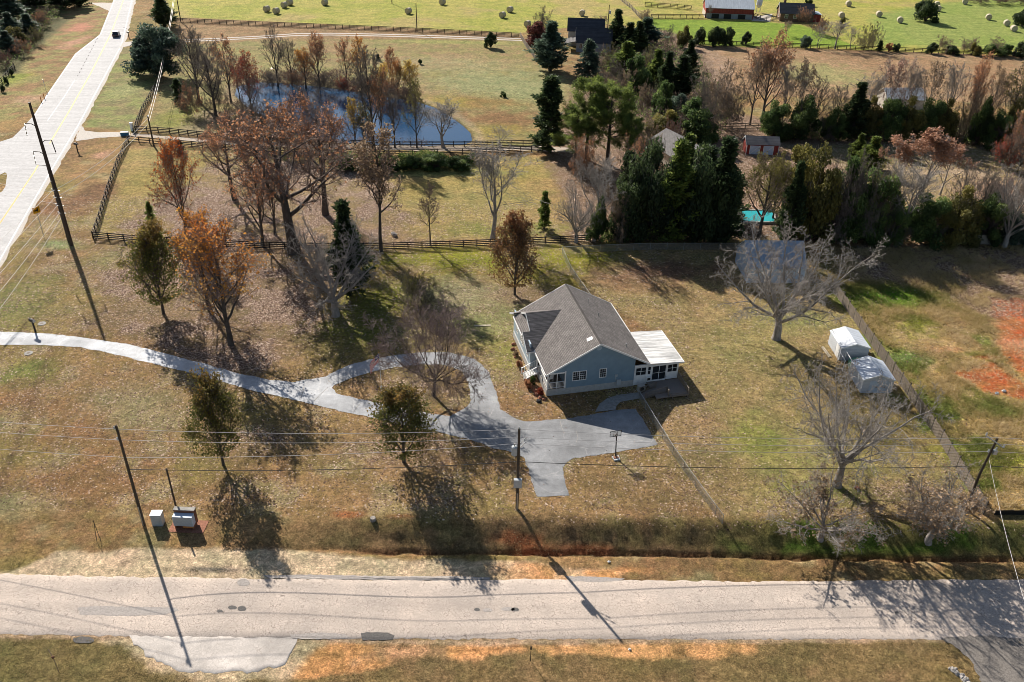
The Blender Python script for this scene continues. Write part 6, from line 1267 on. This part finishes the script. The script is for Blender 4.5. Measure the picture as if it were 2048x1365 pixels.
for i, (x, w, ty, l) in enumerate(((690, 50, 304, 'leftmost'), (735, 48, 305, 'second from left'), (778, 50, 306, 'third from left'), (822, 46, 307, 'third from right'), (868, 52, 307, 'second from right'), (918, 50, 310, 'rightmost'))): tree('hedge/ivy', (x, 338), ty + 4, w, 'dark evergreen bush under the lane fence, ' + l + ' of the six', group='dark bushes below the lane')
tree('bush/cedar', (982, 96), 65, 26, 'dark lone cedar on the pond meadow near the far drive')
tree('spire/cedar', (756, 121), 108, 9, 'tiny cedar seedling on the meadow, left of two', group='cedar seedlings on the meadow'); tree('bush/cedar', (840, 129), 119, 9, 'tiny round cedar on the meadow, right of two', group='cedar seedlings on the meadow')
tree('bush/green', (1007, 194), 184, 14, 'low green bush on the open meadow right of the pond')
# --- left of the highway
for i, (x, y, ty, w, kd, l) in enumerate(((20, 40, -30, 60, 'cedar/bluecedar', 'dark conifer at the top left corner'), (70, 20, -50, 60, 'cedar/cedar', 'tall dark tree at the top edge left of the highway'), (125, 18, -52, 58, 'cedar/cedar', 'dark tree at the top edge nearest the highway'), (160, 14, -40, 40, 'cedar/cedar', 'dark tree beside the gravel turnout at the top'), (25, 75, 25, 44, 'cedar/bluecedar', 'young blue green pine in the thicket left of the highway, upper left'), (60, 70, 28, 40, 'cedar/bluecedar', 'young blue green pine in the thicket, upper right'), (18, 105, 62, 44, 'cedar/bluecedar', 'young pine in the thicket at the left edge'), (48, 112, 75, 40, 'brush/rust', 'rust brown brush at the lower end of the thicket'), (75, 90, 50, 36, 'brush/olive', 'olive brush against the pale leaning fence'), (10, 135, 100, 40, 'brush/purple', 'dark brown brush at the left edge above the lawn'), (85, 55, 20, 36, 'brush/rust', 'brown brush beside the fence at the top of the thicket'), (40, 90, 55, 40, 'bush/olive', 'olive green bush in the middle of the thicket'))): tree(kd, (x, y), ty, w, l, group='thicket left of the highway')
for x, y, l in ((8, 185, 'lowest'), (14, 168, 'second lowest'), (24, 152, 'upper')): tree('bush/cedar', (x, y), y - 14, 9, l + ' small dark planted shrub at the left edge beyond the highway', group='planted shrubs at the left edge')
# --- around the grey house
tree('brush', (1085, 78), 12, 56, 'bare branching brush behind the purple brown bush'); tree('bush/purple', (1078, 92), 44, 62, 'purple brown dense bush at the hay field corner'); tree('cedar/bluecedar', (1100, 142), 44, 64, 'bluish green conifer in front of the grey house porch', 1)
tree('deodar/bluecedar', (1176, 160), 80, 58, 'drooping blue green conifer in front of the grey house', 0)
tree('cedar/cedar', (1232, 100), 20, 40, 'tallest dark cedar right of the grey house', 0); tree('cedar/cedar', (1256, 108), 46, 42, 'dark cedar just right of the tallest one'); tree('cedar/bluecedar', (1290, 98), 36, 56, 'broad dark cedar at the barnyard fence', 1); tree('cedar/cedar', (1275, 112), 44, 40, 'dark cedar squeezed between two broader ones', 0)
tree('vase/tan', (1202, 70), 32, 34, 'bare brown tree behind the grey house'); tree('brush/tan', (1290, 42), 18, 34, 'tan brush on the pasture fence left of the barn'); tree('brush', (1336, 92), 50, 44, 'grey purple brush below the barn pen')
tree('bush/olive', (1366, 95), 54, 30, 'yellow olive bush below the barn pen'); tree('bush/cedar', (1396, 90), 56, 26, 'round dark cedar, leftmost of those along the pen fence', group='cedars along the pen fence'); tree('bush/cedar', (1429, 92), 54, 30, 'round dark cedar, second along the pen fence', group='cedars along the pen fence'); tree('bush/cedar', (1449, 92), 54, 32, 'round dark cedar, third along the pen fence', group='cedars along the pen fence'); tree('bush/cedar', (1492, 90), 64, 20, 'round dark cedar, rightmost along the pen fence', group='cedars along the pen fence')
tree('cedar/cedar', (1375, 160), 82, 38, 'dark pointed cedar at the left edge of the brown field', 1); tree('cedar/cedar', (1360, 200), 112, 56, 'dark green cedar below the pointed one', 0); tree('cedar/cedar', (1330, 195), 104, 40, 'very dark cedar in the middle of the woods', 1)
for i, (x, y, ty, w, kd, l) in enumerate(((1215, 150, 86, 54, 'brush/olive', 'olive brush below the tallest dark cedar'), (1250, 160, 84, 64, 'cedar/pine', 'olive green evergreen in the upper woods'), (1290, 165, 92, 56, 'brush/olive', 'olive brown brush in the upper woods'), (1225, 185, 110, 66, 'brush', 'grey brush right of the drooping conifer'), (1270, 190, 112, 60, 'bush/ivy', 'pale glossy bush in the middle woods'), (1310, 180, 100, 46, 'cedar/pine', 'yellow green evergreen beside the very dark cedar'), (1245, 200, 140, 60, 'brush/tan', 'tan grey brush in the middle woods'), (1290, 225, 165, 50, 'brush/tan', 'tan brown brush behind the big pines'), (1325, 235, 165, 46, 'bush/ivy', 'dark glossy bush below the very dark cedar'), (1345, 225, 185, 52, 'bush/bluecedar', 'pale green bush in the lower woods'), (1322, 275, 222, 62, 'bush/olive', 'bush with a yellow olive top'), (1395, 268, 148, 92, 'brush', 'large grey brown thicket left of the orange topped tree', ), (1450, 262, 130, 92, 'brush/tan', 'large tan tinged thicket beside the orange topped tree'), (1395, 285, 200, 90, 'hedge/ivy', 'dark vine covered mass above the grey roofed house'), (1425, 250, 160, 70, 'upright/tan', 'slender tan tree over the dark vine mass'), (1345, 290, 235, 50, 'brush/purple', 'dark brush beside the yellow olive bush'), (1190, 130, 96, 34, 'brush', 'grey brush beside the grey house wall'))): tree(kd, (x, y), ty, w, l, group='mixed woods right of the meadow')
tree('maple/rust', (1523, 245), 62, 96, 'tall tree with orange and brown crown over the brown field', 1); tree('upright/tan', (1500, 250), 95, 70, 'tan leaved tree just left of the tall orange and brown one', 0)
# --- big pines and the dark evergreen row
tree('spire/cedar', (1097, 302), 154, 66, 'shaggy dark spire shaped cedar at the right end of the meadow', 1)
tree('pine/pine', (1172, 318), 158, 116, 'big round crowned pine, left of the large pair', 0); tree('pine/pine', (1214, 328), 166, 116, 'big round crowned pine, right of the large pair', 1); tree('pine/pine', (1150, 330), 222, 90, 'lower pine in front of the large pair', 1); tree('pine/pine', (1255, 345), 232, 76, 'lower dark pine right of the large pair', 0)
tree('brush/rust', (1165, 365), 270, 60, 'russet brush under the big pines'); tree('brush/tan', (1292, 345), 245, 86, 'tan leaved thicket left of the grey roofed house', 0); tree('brush/rust', (1268, 385), 275, 60, 'rusty thicket above the dark evergreen row')
for i, (x, y, ty, w, kd, l) in enumerate(((1262, 476), (1295, 478), (1335, 480), (1372, 482), (1412, 482), (1448, 482))[0:0] or (
    (1256, 478, 365, 84, 'hedge/cedar', 'dark evergreen, leftmost of the row behind the back lawn'), (1300, 480, 320, 100, 'hedge/cedar', 'dark evergreen, second of the row behind the back lawn'), (1342, 482, 285, 96, 'cedar/pine', 'lighter topped evergreen, third of the row behind the back lawn'), (1386, 482, 310, 104, 'hedge/cedar', 'dark evergreen, fourth of the row behind the back lawn'), (1430, 482, 278, 90, 'cedar/cedar', 'tall pointed evergreen, fifth of the row behind the back lawn'), (1432, 486, 350, 64, 'hedge/cedar', 'dark evergreen beside the swimming pool'),
    (1276, 440, 285, 90, 'hedge/cedar', 'dark evergreen behind the left end of the row'), (1405, 420, 295, 80, 'cedar/cedar', 'dark evergreen behind the tall pointed one'), (1365, 400, 270, 64, 'cedar/pine', 'olive topped evergreen at the grey roof corner'))): tree(kd, (x, y), ty, w, l, group='dark evergreen row')
tree('oak/olive', (1516, 482), 305, 104, 'yellow olive leaved tree over the swimming pool', 0); tree('cedar/cedar', (1572, 486), 325, 52, 'dark slim evergreen right of the swimming pool', 1); tree('cedar/cedar', (1462, 452), 350, 36, 'slim dark evergreen at the left end of the pool', 0)
tree('pear/olive', (1545, 440), 325, 60, 'sparse olive tree behind the pool', 1)
# --- thickets behind the outbuilding and the rough field
for i, (x, y, ty, w, kd, l) in enumerate(((1610, 482, 300, 92, 'hedge/olive', 'grey green tall rounded evergreen right of the pool'), (1664, 478, 322, 92, 'hedge/ivy', 'dark rounded evergreen behind the grey bare thickets'), (1728, 478, 345, 84, 'hedge/ivy', 'dark rounded evergreen left of the leaning trunk'), (1590, 400, 288, 70, 'bush/olive', 'grey green bush below the red shed'), (1650, 484, 320, 96, 'brush', 'grey bare thicket right of the white pool shed'), (1690, 484, 300, 96, 'brush', 'large grey brown thicket behind the outbuilding'), (1735, 484, 330, 86, 'brush/olive', 'olive tinged thicket left of the leaning trunk'), (1630, 470, 370, 60, 'brush/rust', 'rusty brush in front of the white pool shed'), (1705, 484, 400, 70, 'hedge/ivy', 'dark ivy mound behind the outbuilding'), (1765, 486, 390, 70, 'hedge/ivy', 'dark ivy mound left of the leaning trunk'), (1838, 486, 392, 80, 'hedge/ivy', 'glossy green ivy mound right of the leaning trunk'), (1905, 486, 376, 90, 'hedge/olive', 'tall olive green mound above the tan board fence'), (1965, 484, 395, 80, 'hedge/ivy', 'dark green mound above the tan board fence'), (2030, 486, 420, 70, 'hedge/bluecedar', 'pale green mound at the right edge above the board fence'), (1870, 486, 420, 56, 'brush', 'bare brush between the two green mounds'), (1795, 488, 440, 60, 'brush/olive', 'low olive brush at the foot of the leaning trunk'))): tree(kd, (x, y), ty, w, l, group='thickets above the rough field')
tree('cedar/pine', (1712, 325), 268, 34, 'small bright evergreen spire behind the thickets', 1); tree('cedar/pine', (1738, 340), 274, 54, 'small rounded evergreen right of the spire', 0)
tree('vase', (1800, 488), 330, 110, 'pale leaning bare tree with forked trunk above the debris strip', 0); tree('vase', (1765, 470), 320, 76, 'slim bare tree left of the pale leaning one', 1); tree('upright', (1900, 470), 320, 60, 'slim bare tree rising from the olive green mound', 0); tree('upright', (1945, 470), 335, 56, 'thin bare tree right of the olive green mound', 1)
tree('gnarl', (2008, 495), 320, 150, 'tall bare tree with a leaning trunk before the board fence at the right', 0); tree('brush/pinktan', (1985, 440), 350, 90, 'pinkish twiggy brush in the field at the right edge')
tree('vase/seed', (1838, 395), 262, 140, 'flat topped bare tree with russet seed clusters, main one', 0); tree('vase/seed', (1785, 385), 288, 70, 'smaller flat topped tree with russet seed clusters on the left', 1); tree('vase/seed', (1880, 390), 290, 90, 'flat topped tree with russet seed clusters on the right', 1)
tree('brush/rust', (2035, 345), 205, 95, 'rusty red thicket at the right edge below the tree line', 0); tree('brush/deepred', (1998, 335), 270, 60, 'dull red brush beside the rusty thicket'); tree('brush', (2040, 425), 300, 80, 'grey brown thicket at the right edge', 1)
# --- the tree line across the right
for i, (x, y, ty, w, kd, l) in enumerate(((1560, 262, 130, 54, 'vase', 'bare tree right of the tall orange and brown one'), (1592, 262, 122, 60, 'vase/tan', 'bare tree with a few orange leaves in the tree line'), (1625, 266, 150, 56, 'upright', 'thin grey bare tree in the left of the tree line'), (1665, 268, 170, 52, 'upright', 'low thin bare tree above the fence in the tree line'), (1725, 270, 145, 66, 'vase', 'pale bare tree left of the white limbed one'), (1765, 272, 115, 72, 'vase/pinktan', 'bare tree with pinkish top in front of the pale roofed house'), (1800, 272, 130, 60, 'vase', 'pale bare tree over the pale roofed house'), (1840, 272, 120, 62, 'vase/tan', 'bare tree with brownish top right of the pale roofed house'), (1880, 274, 125, 60, 'vase', 'tall pale bare tree left of the copper column'), (1925, 278, 105, 46, 'maple/rust', 'copper brown column shaped tree in the tree line'), (1965, 278, 130, 64, 'upright/tan', 'tan leaved tree right of the copper column'), (2005, 280, 128, 62, 'upright/olive', 'olive leaved tree near the right end of the tree line'), (2042, 280, 118, 60, 'upright/olive', 'olive leaved tree at the right end of the tree line'), (1940, 282, 170, 70, 'brush/tan', 'tan thicket under the copper column'))): tree(kd, (x, y), ty, w, l, group='bare trees of the tree line')
for i, (x, y, ty, w, kd) in enumerate(((1545, 276, 205, 52, 'hedge/ivy'), (1592, 280, 192, 72, 'hedge/ivy'), (1640, 280, 205, 60, 'brush'), (1664, 282, 215, 50, 'hedge/ivy'), (1700, 278, 166, 54, 'cedar/cedar'), (1730, 280, 195, 54, 'hedge/olive'), (1770, 280, 200, 60, 'hedge/ivy'), (1806, 280, 196, 66, 'hedge/olive'), (1845, 282, 200, 60, 'hedge/ivy'), (1880, 284, 200, 52, 'hedge/olive'), (1985, 296, 225, 52, 'hedge/ivy'), (1950, 290, 195, 40, 'hedge/ivy'), (2020, 290, 200, 56, 'hedge/olive'), (1915, 284, 210, 50, 'brush/olive'))):
    tree(kd, (x, y), ty, w, ['dark ivy mass at the left end of the tree line', 'broad dark ivy mass below the bare tree with orange leaves', 'grey brush between two dark ivy masses', 'small dark ivy mass near the cedar of the tree line', 'single pointed cedar in the tree line', 'olive undergrowth right of the pointed cedar', 'dark undergrowth below the pinkish topped tree', 'olive undergrowth in front of the pale roofed house', 'dark undergrowth below the brownish topped tree', 'olive undergrowth left of the copper column', 'black green ivy mass near the right end', 'narrow dark ivy column right of the copper tree', 'olive undergrowth at the right end of the tree line', 'olive brush at the foot of the copper column'][i], group='undergrowth of the tree line')
# --- hedge along the far field fence and the far pasture
for i, (x, y, ty, w, kd, l) in enumerate(((1610, 96, 72, 22, 'bush/bluecedar', 'pale green small bush at the far fence'), (1634, 97, 52, 36, 'vase', 'bare tree at the far fence left of the twiggy olive one'), (1670, 98, 42, 52, 'vase', 'larger bare tree at the far fence below the farmhouse'), (1700, 98, 54, 34, 'vase', 'slim bare tree at the far fence'), (1736, 102, 44, 58, 'brush/olive', 'twiggy olive brush at the far fence'), (1758, 103, 82, 13, 'spire/cedar', 'dark upright cedar at the far fence'), (1777, 104, 86, 13, 'bush/rust', 'rusty small bush at the far fence'), (1791, 104, 87, 13, 'bush/cedar', 'dark small bush right of the rusty one'), (1863, 108, 86, 22, 'bush/cedar', 'dark cedar bush alone on the far fence'), (1906, 109, 92, 27, 'bush/cedar', 'low dark bush right of the lone cedar bush'), (1948, 111, 86, 22, 'bush/olive', 'olive dark bush on the far fence'), (1978, 113, 90, 30, 'bush/ivy', 'left of three low bushes at the end of the far fence'), (2010, 114, 90, 30, 'bush/ivy', 'middle of three low bushes at the end of the far fence'), (2040, 115, 84, 32, 'bush/cedar', 'right of three low bushes at the end of the far fence'), (1885, 104, 72, 44, 'brush/tan', 'thin pale brush behind the lone cedar bush'), (1935, 106, 74, 44, 'brush/tan', 'thin pale brush behind the olive dark bush'), (1990, 108, 76, 50, 'brush/tan', 'thin pale brush behind the three low bushes'))): tree(kd, (x, y), ty, w, l, group='hedge along the far fence')
tree('bush/cedar', (1850, 43), 0, 48, 'large round dark cedar in the green hay field'); tree('bush/cedar', (2044, 54), 18, 42, 'dark cedar at the right edge of the green hay field'); tree('vase/tan', (1572, 72), 42, 26, 'bare tree in the pen below the farmhouse'); tree('brush/rust', (1606, 48), 14, 34, 'brown brush at the right end of the farmhouse', 0); tree('brush/rust', (1640, 70), 34, 46, 'brown brush along the far pasture path'); tree('bush/olive', (1684, 48), 34, 11, 'small brown bush in the green hay field'); tree('bush/cedar', (1615, 12), -2, 16, 'dark bush beyond the farmhouse'); tree('vase', (1418, 38), 10, 13, 'tiny bare tree against the red barn')
for i, (x, l) in enumerate(((1960, 'left'), (2000, 'middle'), (2040, 'right'))): tree('brush/purple', (x, 8 + i), -12, 52, 'dark brown hedge thicket at the top right corner, ' + l + ' one', group='hedge at the top right corner')
# ---------------------------------------------------------------- ground cover too fine to count
def scatter(n, polys_, seed, avoid=()):
    rs = np.random.RandomState(seed); out = []
    for px, w in polys_:
        P = W(px); lo, hi = P.min(0), P.max(0); Q = lo + rs.rand(int(n * w * 3), 2) * (hi - lo); k = pip(Q, [tuple(p) for p in P]) > 0; Q = Q[k]; nz = fbm(Q[:, 0], Q[:, 1], .25, 3); Q = Q[rs.rand(len(Q)) < sstep(.3, .6, nz) + .1]; out.append(Q[:int(n * w)])
    return np.concatenate(out), rs
DRV = [tuple(p) for p in W(OUT)]; ISLW = [tuple(p) for p in W(ISL)]
rs = np.random.RandomState(5); Q = np.stack([rs.uniform(-75, 60, 900000), rs.uniform(66, 150, 900000)], 1)
iy = np.clip(np.searchsorted(ys, Q[:, 1]), 0, ny - 1); ix = np.clip(np.searchsorted(xs, Q[:, 0]), 0, nx - 1); pr = lit.reshape(ny, nx)[iy, ix]
Q = Q[rs.rand(len(Q)) < pr ** 1.3 * .35]; ok = ~((pip(Q, DRV) > 0) & ~(pip(Q, ISLW) > 0)) | (rs.rand(len(Q)) < .12); Q = Q[ok][:90000]
C = np.c_[Q, T(Q[:, 0], Q[:, 1]) + .04]; v2, q2 = quads(rs, C, rs.uniform(.07, .14, len(C)), flat=.6); tag(link('fallen_leaves', npmesh('fallen_leaves', v2, [q2], [LM['litter']], tint=rs.rand(len(q2)))), kind='stuff')
Q, rs = scatter(52000, ((ROUGH_PX, 1.0),), 6); clp = pip(Q, [tuple(p) for p in W([(2000, 600), (2060, 615), (2300, 640), (2300, 760), (2048, 745), (2020, 700), (2005, 640)])]); ii_ = np.clip(np.searchsorted(ys, Q[:, 1]), 0, ny - 1) * nx + np.clip(np.searchsorted(xs, Q[:, 0]), 0, nx - 1); Q = Q[(cl[ii_] < .25) | (rs.rand(len(Q)) < .08)]
C = np.repeat(np.c_[Q, T(Q[:, 0], Q[:, 1])], 3, 0) + rs.randn(len(Q) * 3, 3) * np.array([.12, .12, 0]); D = rs.randn(len(C), 3) * np.array([.8, .8, .2]) + np.array([.1, -.2, .75])
v2, q2 = sprays(rs, C, D, rs.uniform(.25, .8, len(C)), rs.uniform(.03, .08, len(C))); ic_ = np.clip(np.searchsorted(ys, C[:, 1]), 0, ny - 1) * nx + np.clip(np.searchsorted(xs, C[:, 0]), 0, nx - 1); gm = np.clip(.45 + (colr[ic_, 0] / (colr[ic_, 1] + .01) - 1.15) * 1.1 + (fbm(C[:, 0], C[:, 1], .3, 3) - .5) * .8 + rs.randn(len(C)) * .12, 0, 1); tag(link('dry_grass', npmesh('dry_grass', v2, [q2], [LM['grass']], tint=gm)), kind='stuff')

def undergrowth(name, areas, mat, seed, ln=(.5, 1.3), w=(.06, .16), twig=None):
    rs = np.random.RandomState(seed); CC, DD = [], []
    for px, n, h in areas:
        P = W(px); lo, hi = P.min(0), P.max(0); Q = lo + rs.rand(n * 6, 2) * (hi - lo); Q = Q[pip(Q, [tuple(p) for p in P]) > 0]; nz = fbm(Q[:, 0] + seed, Q[:, 1], .22, 3)
        hh = h * sstep(.3, .7, nz) + .15 * h; k = rs.rand(len(Q)) < sstep(.28, .55, nz) + .12; Q = Q[k][:n]; hh = hh[k][:n]
        CC.append(np.c_[Q, rs.rand(len(Q)) ** .7 * hh]); DD.append(rs.randn(len(Q), 3) * np.array([.7, .7, .35]) + np.array([0, 0, .6]))
    C = np.concatenate(CC); D = np.concatenate(DD); v2, q2 = sprays(rs, C, D, rs.uniform(*ln, len(C)), rs.uniform(*w, len(C)))
    ti = np.clip(fbm(C[:, 0], C[:, 1], .5, 3) * 1.1 - .2 + rs.rand(len(C)) * .5, 0, 1); tag(link(name, npmesh(name, v2, [q2], [mat], tint=ti)), kind='stuff')
WOOD = [(1200, 110), (1320, 85), (1400, 130), (1465, 230), (1440, 285), (1330, 280), (1250, 235), (1205, 160)]
LINE = [(1535, 262), (1700, 262), (1900, 270), (2060, 285), (2060, 300), (1900, 290), (1700, 285), (1535, 280)]
BACK = [(1190, 470), (1460, 470), (1460, 488), (1200, 488)]
THK = [(1575, 430), (1700, 400), (1780, 440), (2060, 440), (2060, 484), (1560, 488)]
BANKF = [(490, 172), (540, 150), (700, 160), (820, 190), (840, 206), (800, 200), (690, 182), (560, 168)]
BANKN = [(440, 235), (480, 205), (530, 240), (600, 270), (680, 286), (860, 292), (860, 297), (640, 294), (460, 278)]
TOPL = [(-60, 20), (100, 0), (135, 20), (95, 60), (60, 110), (20, 140), (-60, 150)]
HEDGE = [(680, 318), (950, 318), (940, 336), (690, 338)]
undergrowth('dead_brush', [(WOOD, 14000, 3.2), (LINE, 9000, 3.0), (BACK, 4000, 2.0), (THK, 14000, 3.0), (BANKF, 9000, 2.6), (BANKN, 4000, 1.6), (TOPL, 10000, 2.4)], leafmat('dead_brush', (.06, .045, .035), (.14, .10, .08), (.26, .19, .15), .3), 21, (.5, 1.6), (.04, .12))
undergrowth('evergreen_brush', [(WOOD, 9000, 3.0), (LINE, 8000, 2.6), (BACK, 6000, 2.6), (THK, 8000, 2.6), (TOPL, 9000, 2.2), (HEDGE, 5000, 1.6)], LM['ivy'], 22, (.3, .7), (.15, .3))

rs = np.random.RandomState(31); Q = np.stack([rs.uniform(-62, 60, 700000), 46 + 80 * rs.rand(700000) ** 1.2], 1)
ok = np.ones(len(Q), bool)
for poly, inv in ((OUT, 0), ([(-900, 1135), (0, 1144), (500, 1150), (1100, 1160), (2500, 1150), (3200, 1145), (3200, 1285), (-900, 1276)], 0), ([(130, 1262), (250, 1285), (310, 1335), (420, 1360), (570, 1350), (620, 1290), (660, 1270)], 0), ([(1880, 1277), (1985, 1273), (2090, 1300), (2160, 1420), (1990, 1420)], 0)): ok &= pip(Q, [tuple(p) for p in W(poly)]) < .1
ok |= pip(Q, ISLW) > .1
hl = np.array([[1.0 * cos(radians(13.5)), sin(radians(13.5))], [-sin(radians(13.5)), cos(radians(13.5))]]); ql = (Q - A0[None, :2]) @ hl.T; ok &= ~((ql[:, 0] > -1.2) & (ql[:, 0] < 17.6) & (ql[:, 1] > -.1) & (ql[:, 1] < 15.5)) & ~((ql[:, 0] > 11) & (ql[:, 0] < 17.7) & (ql[:, 1] > -3.8) & (ql[:, 1] < 0))
ok &= pip(Q, ROUGH) < 0; ii_ = np.clip(np.searchsorted(ys, Q[:, 1]), 0, ny - 1) * nx + np.clip(np.searchsorted(xs, Q[:, 0]), 0, nx - 1); lum = colr[ii_]; ok &= (lum[:, 0] < .36) & (rs.rand(len(Q)) < .2 + .8 * sstep(.35, .6, fbm(Q[:, 0], Q[:, 1], .8, 3))) & (rs.rand(len(Q)) > lit[ii_])
k = np.where(ok)[0][:230000]; Q = Q[k]; lum = lum[k]
C = np.c_[Q, T(Q[:, 0], Q[:, 1]) + .005]; D = rs.randn(len(C), 3) * np.array([.7, .7, .2]) + np.array([0, 0, .7]); v2, q2 = sprays(rs, C, D, rs.uniform(.08, .2, len(C)), rs.uniform(.02, .05, len(C)))
gm = np.clip(.5 + (lum[:, 0] / (lum[:, 1] + .01) - 1.35) * .7 + rs.randn(len(C)) * .22, 0, 1); tag(link('lawn_grass', npmesh('lawn_grass', v2, [q2], [LM['lawn']], tint=gm)), kind='stuff')
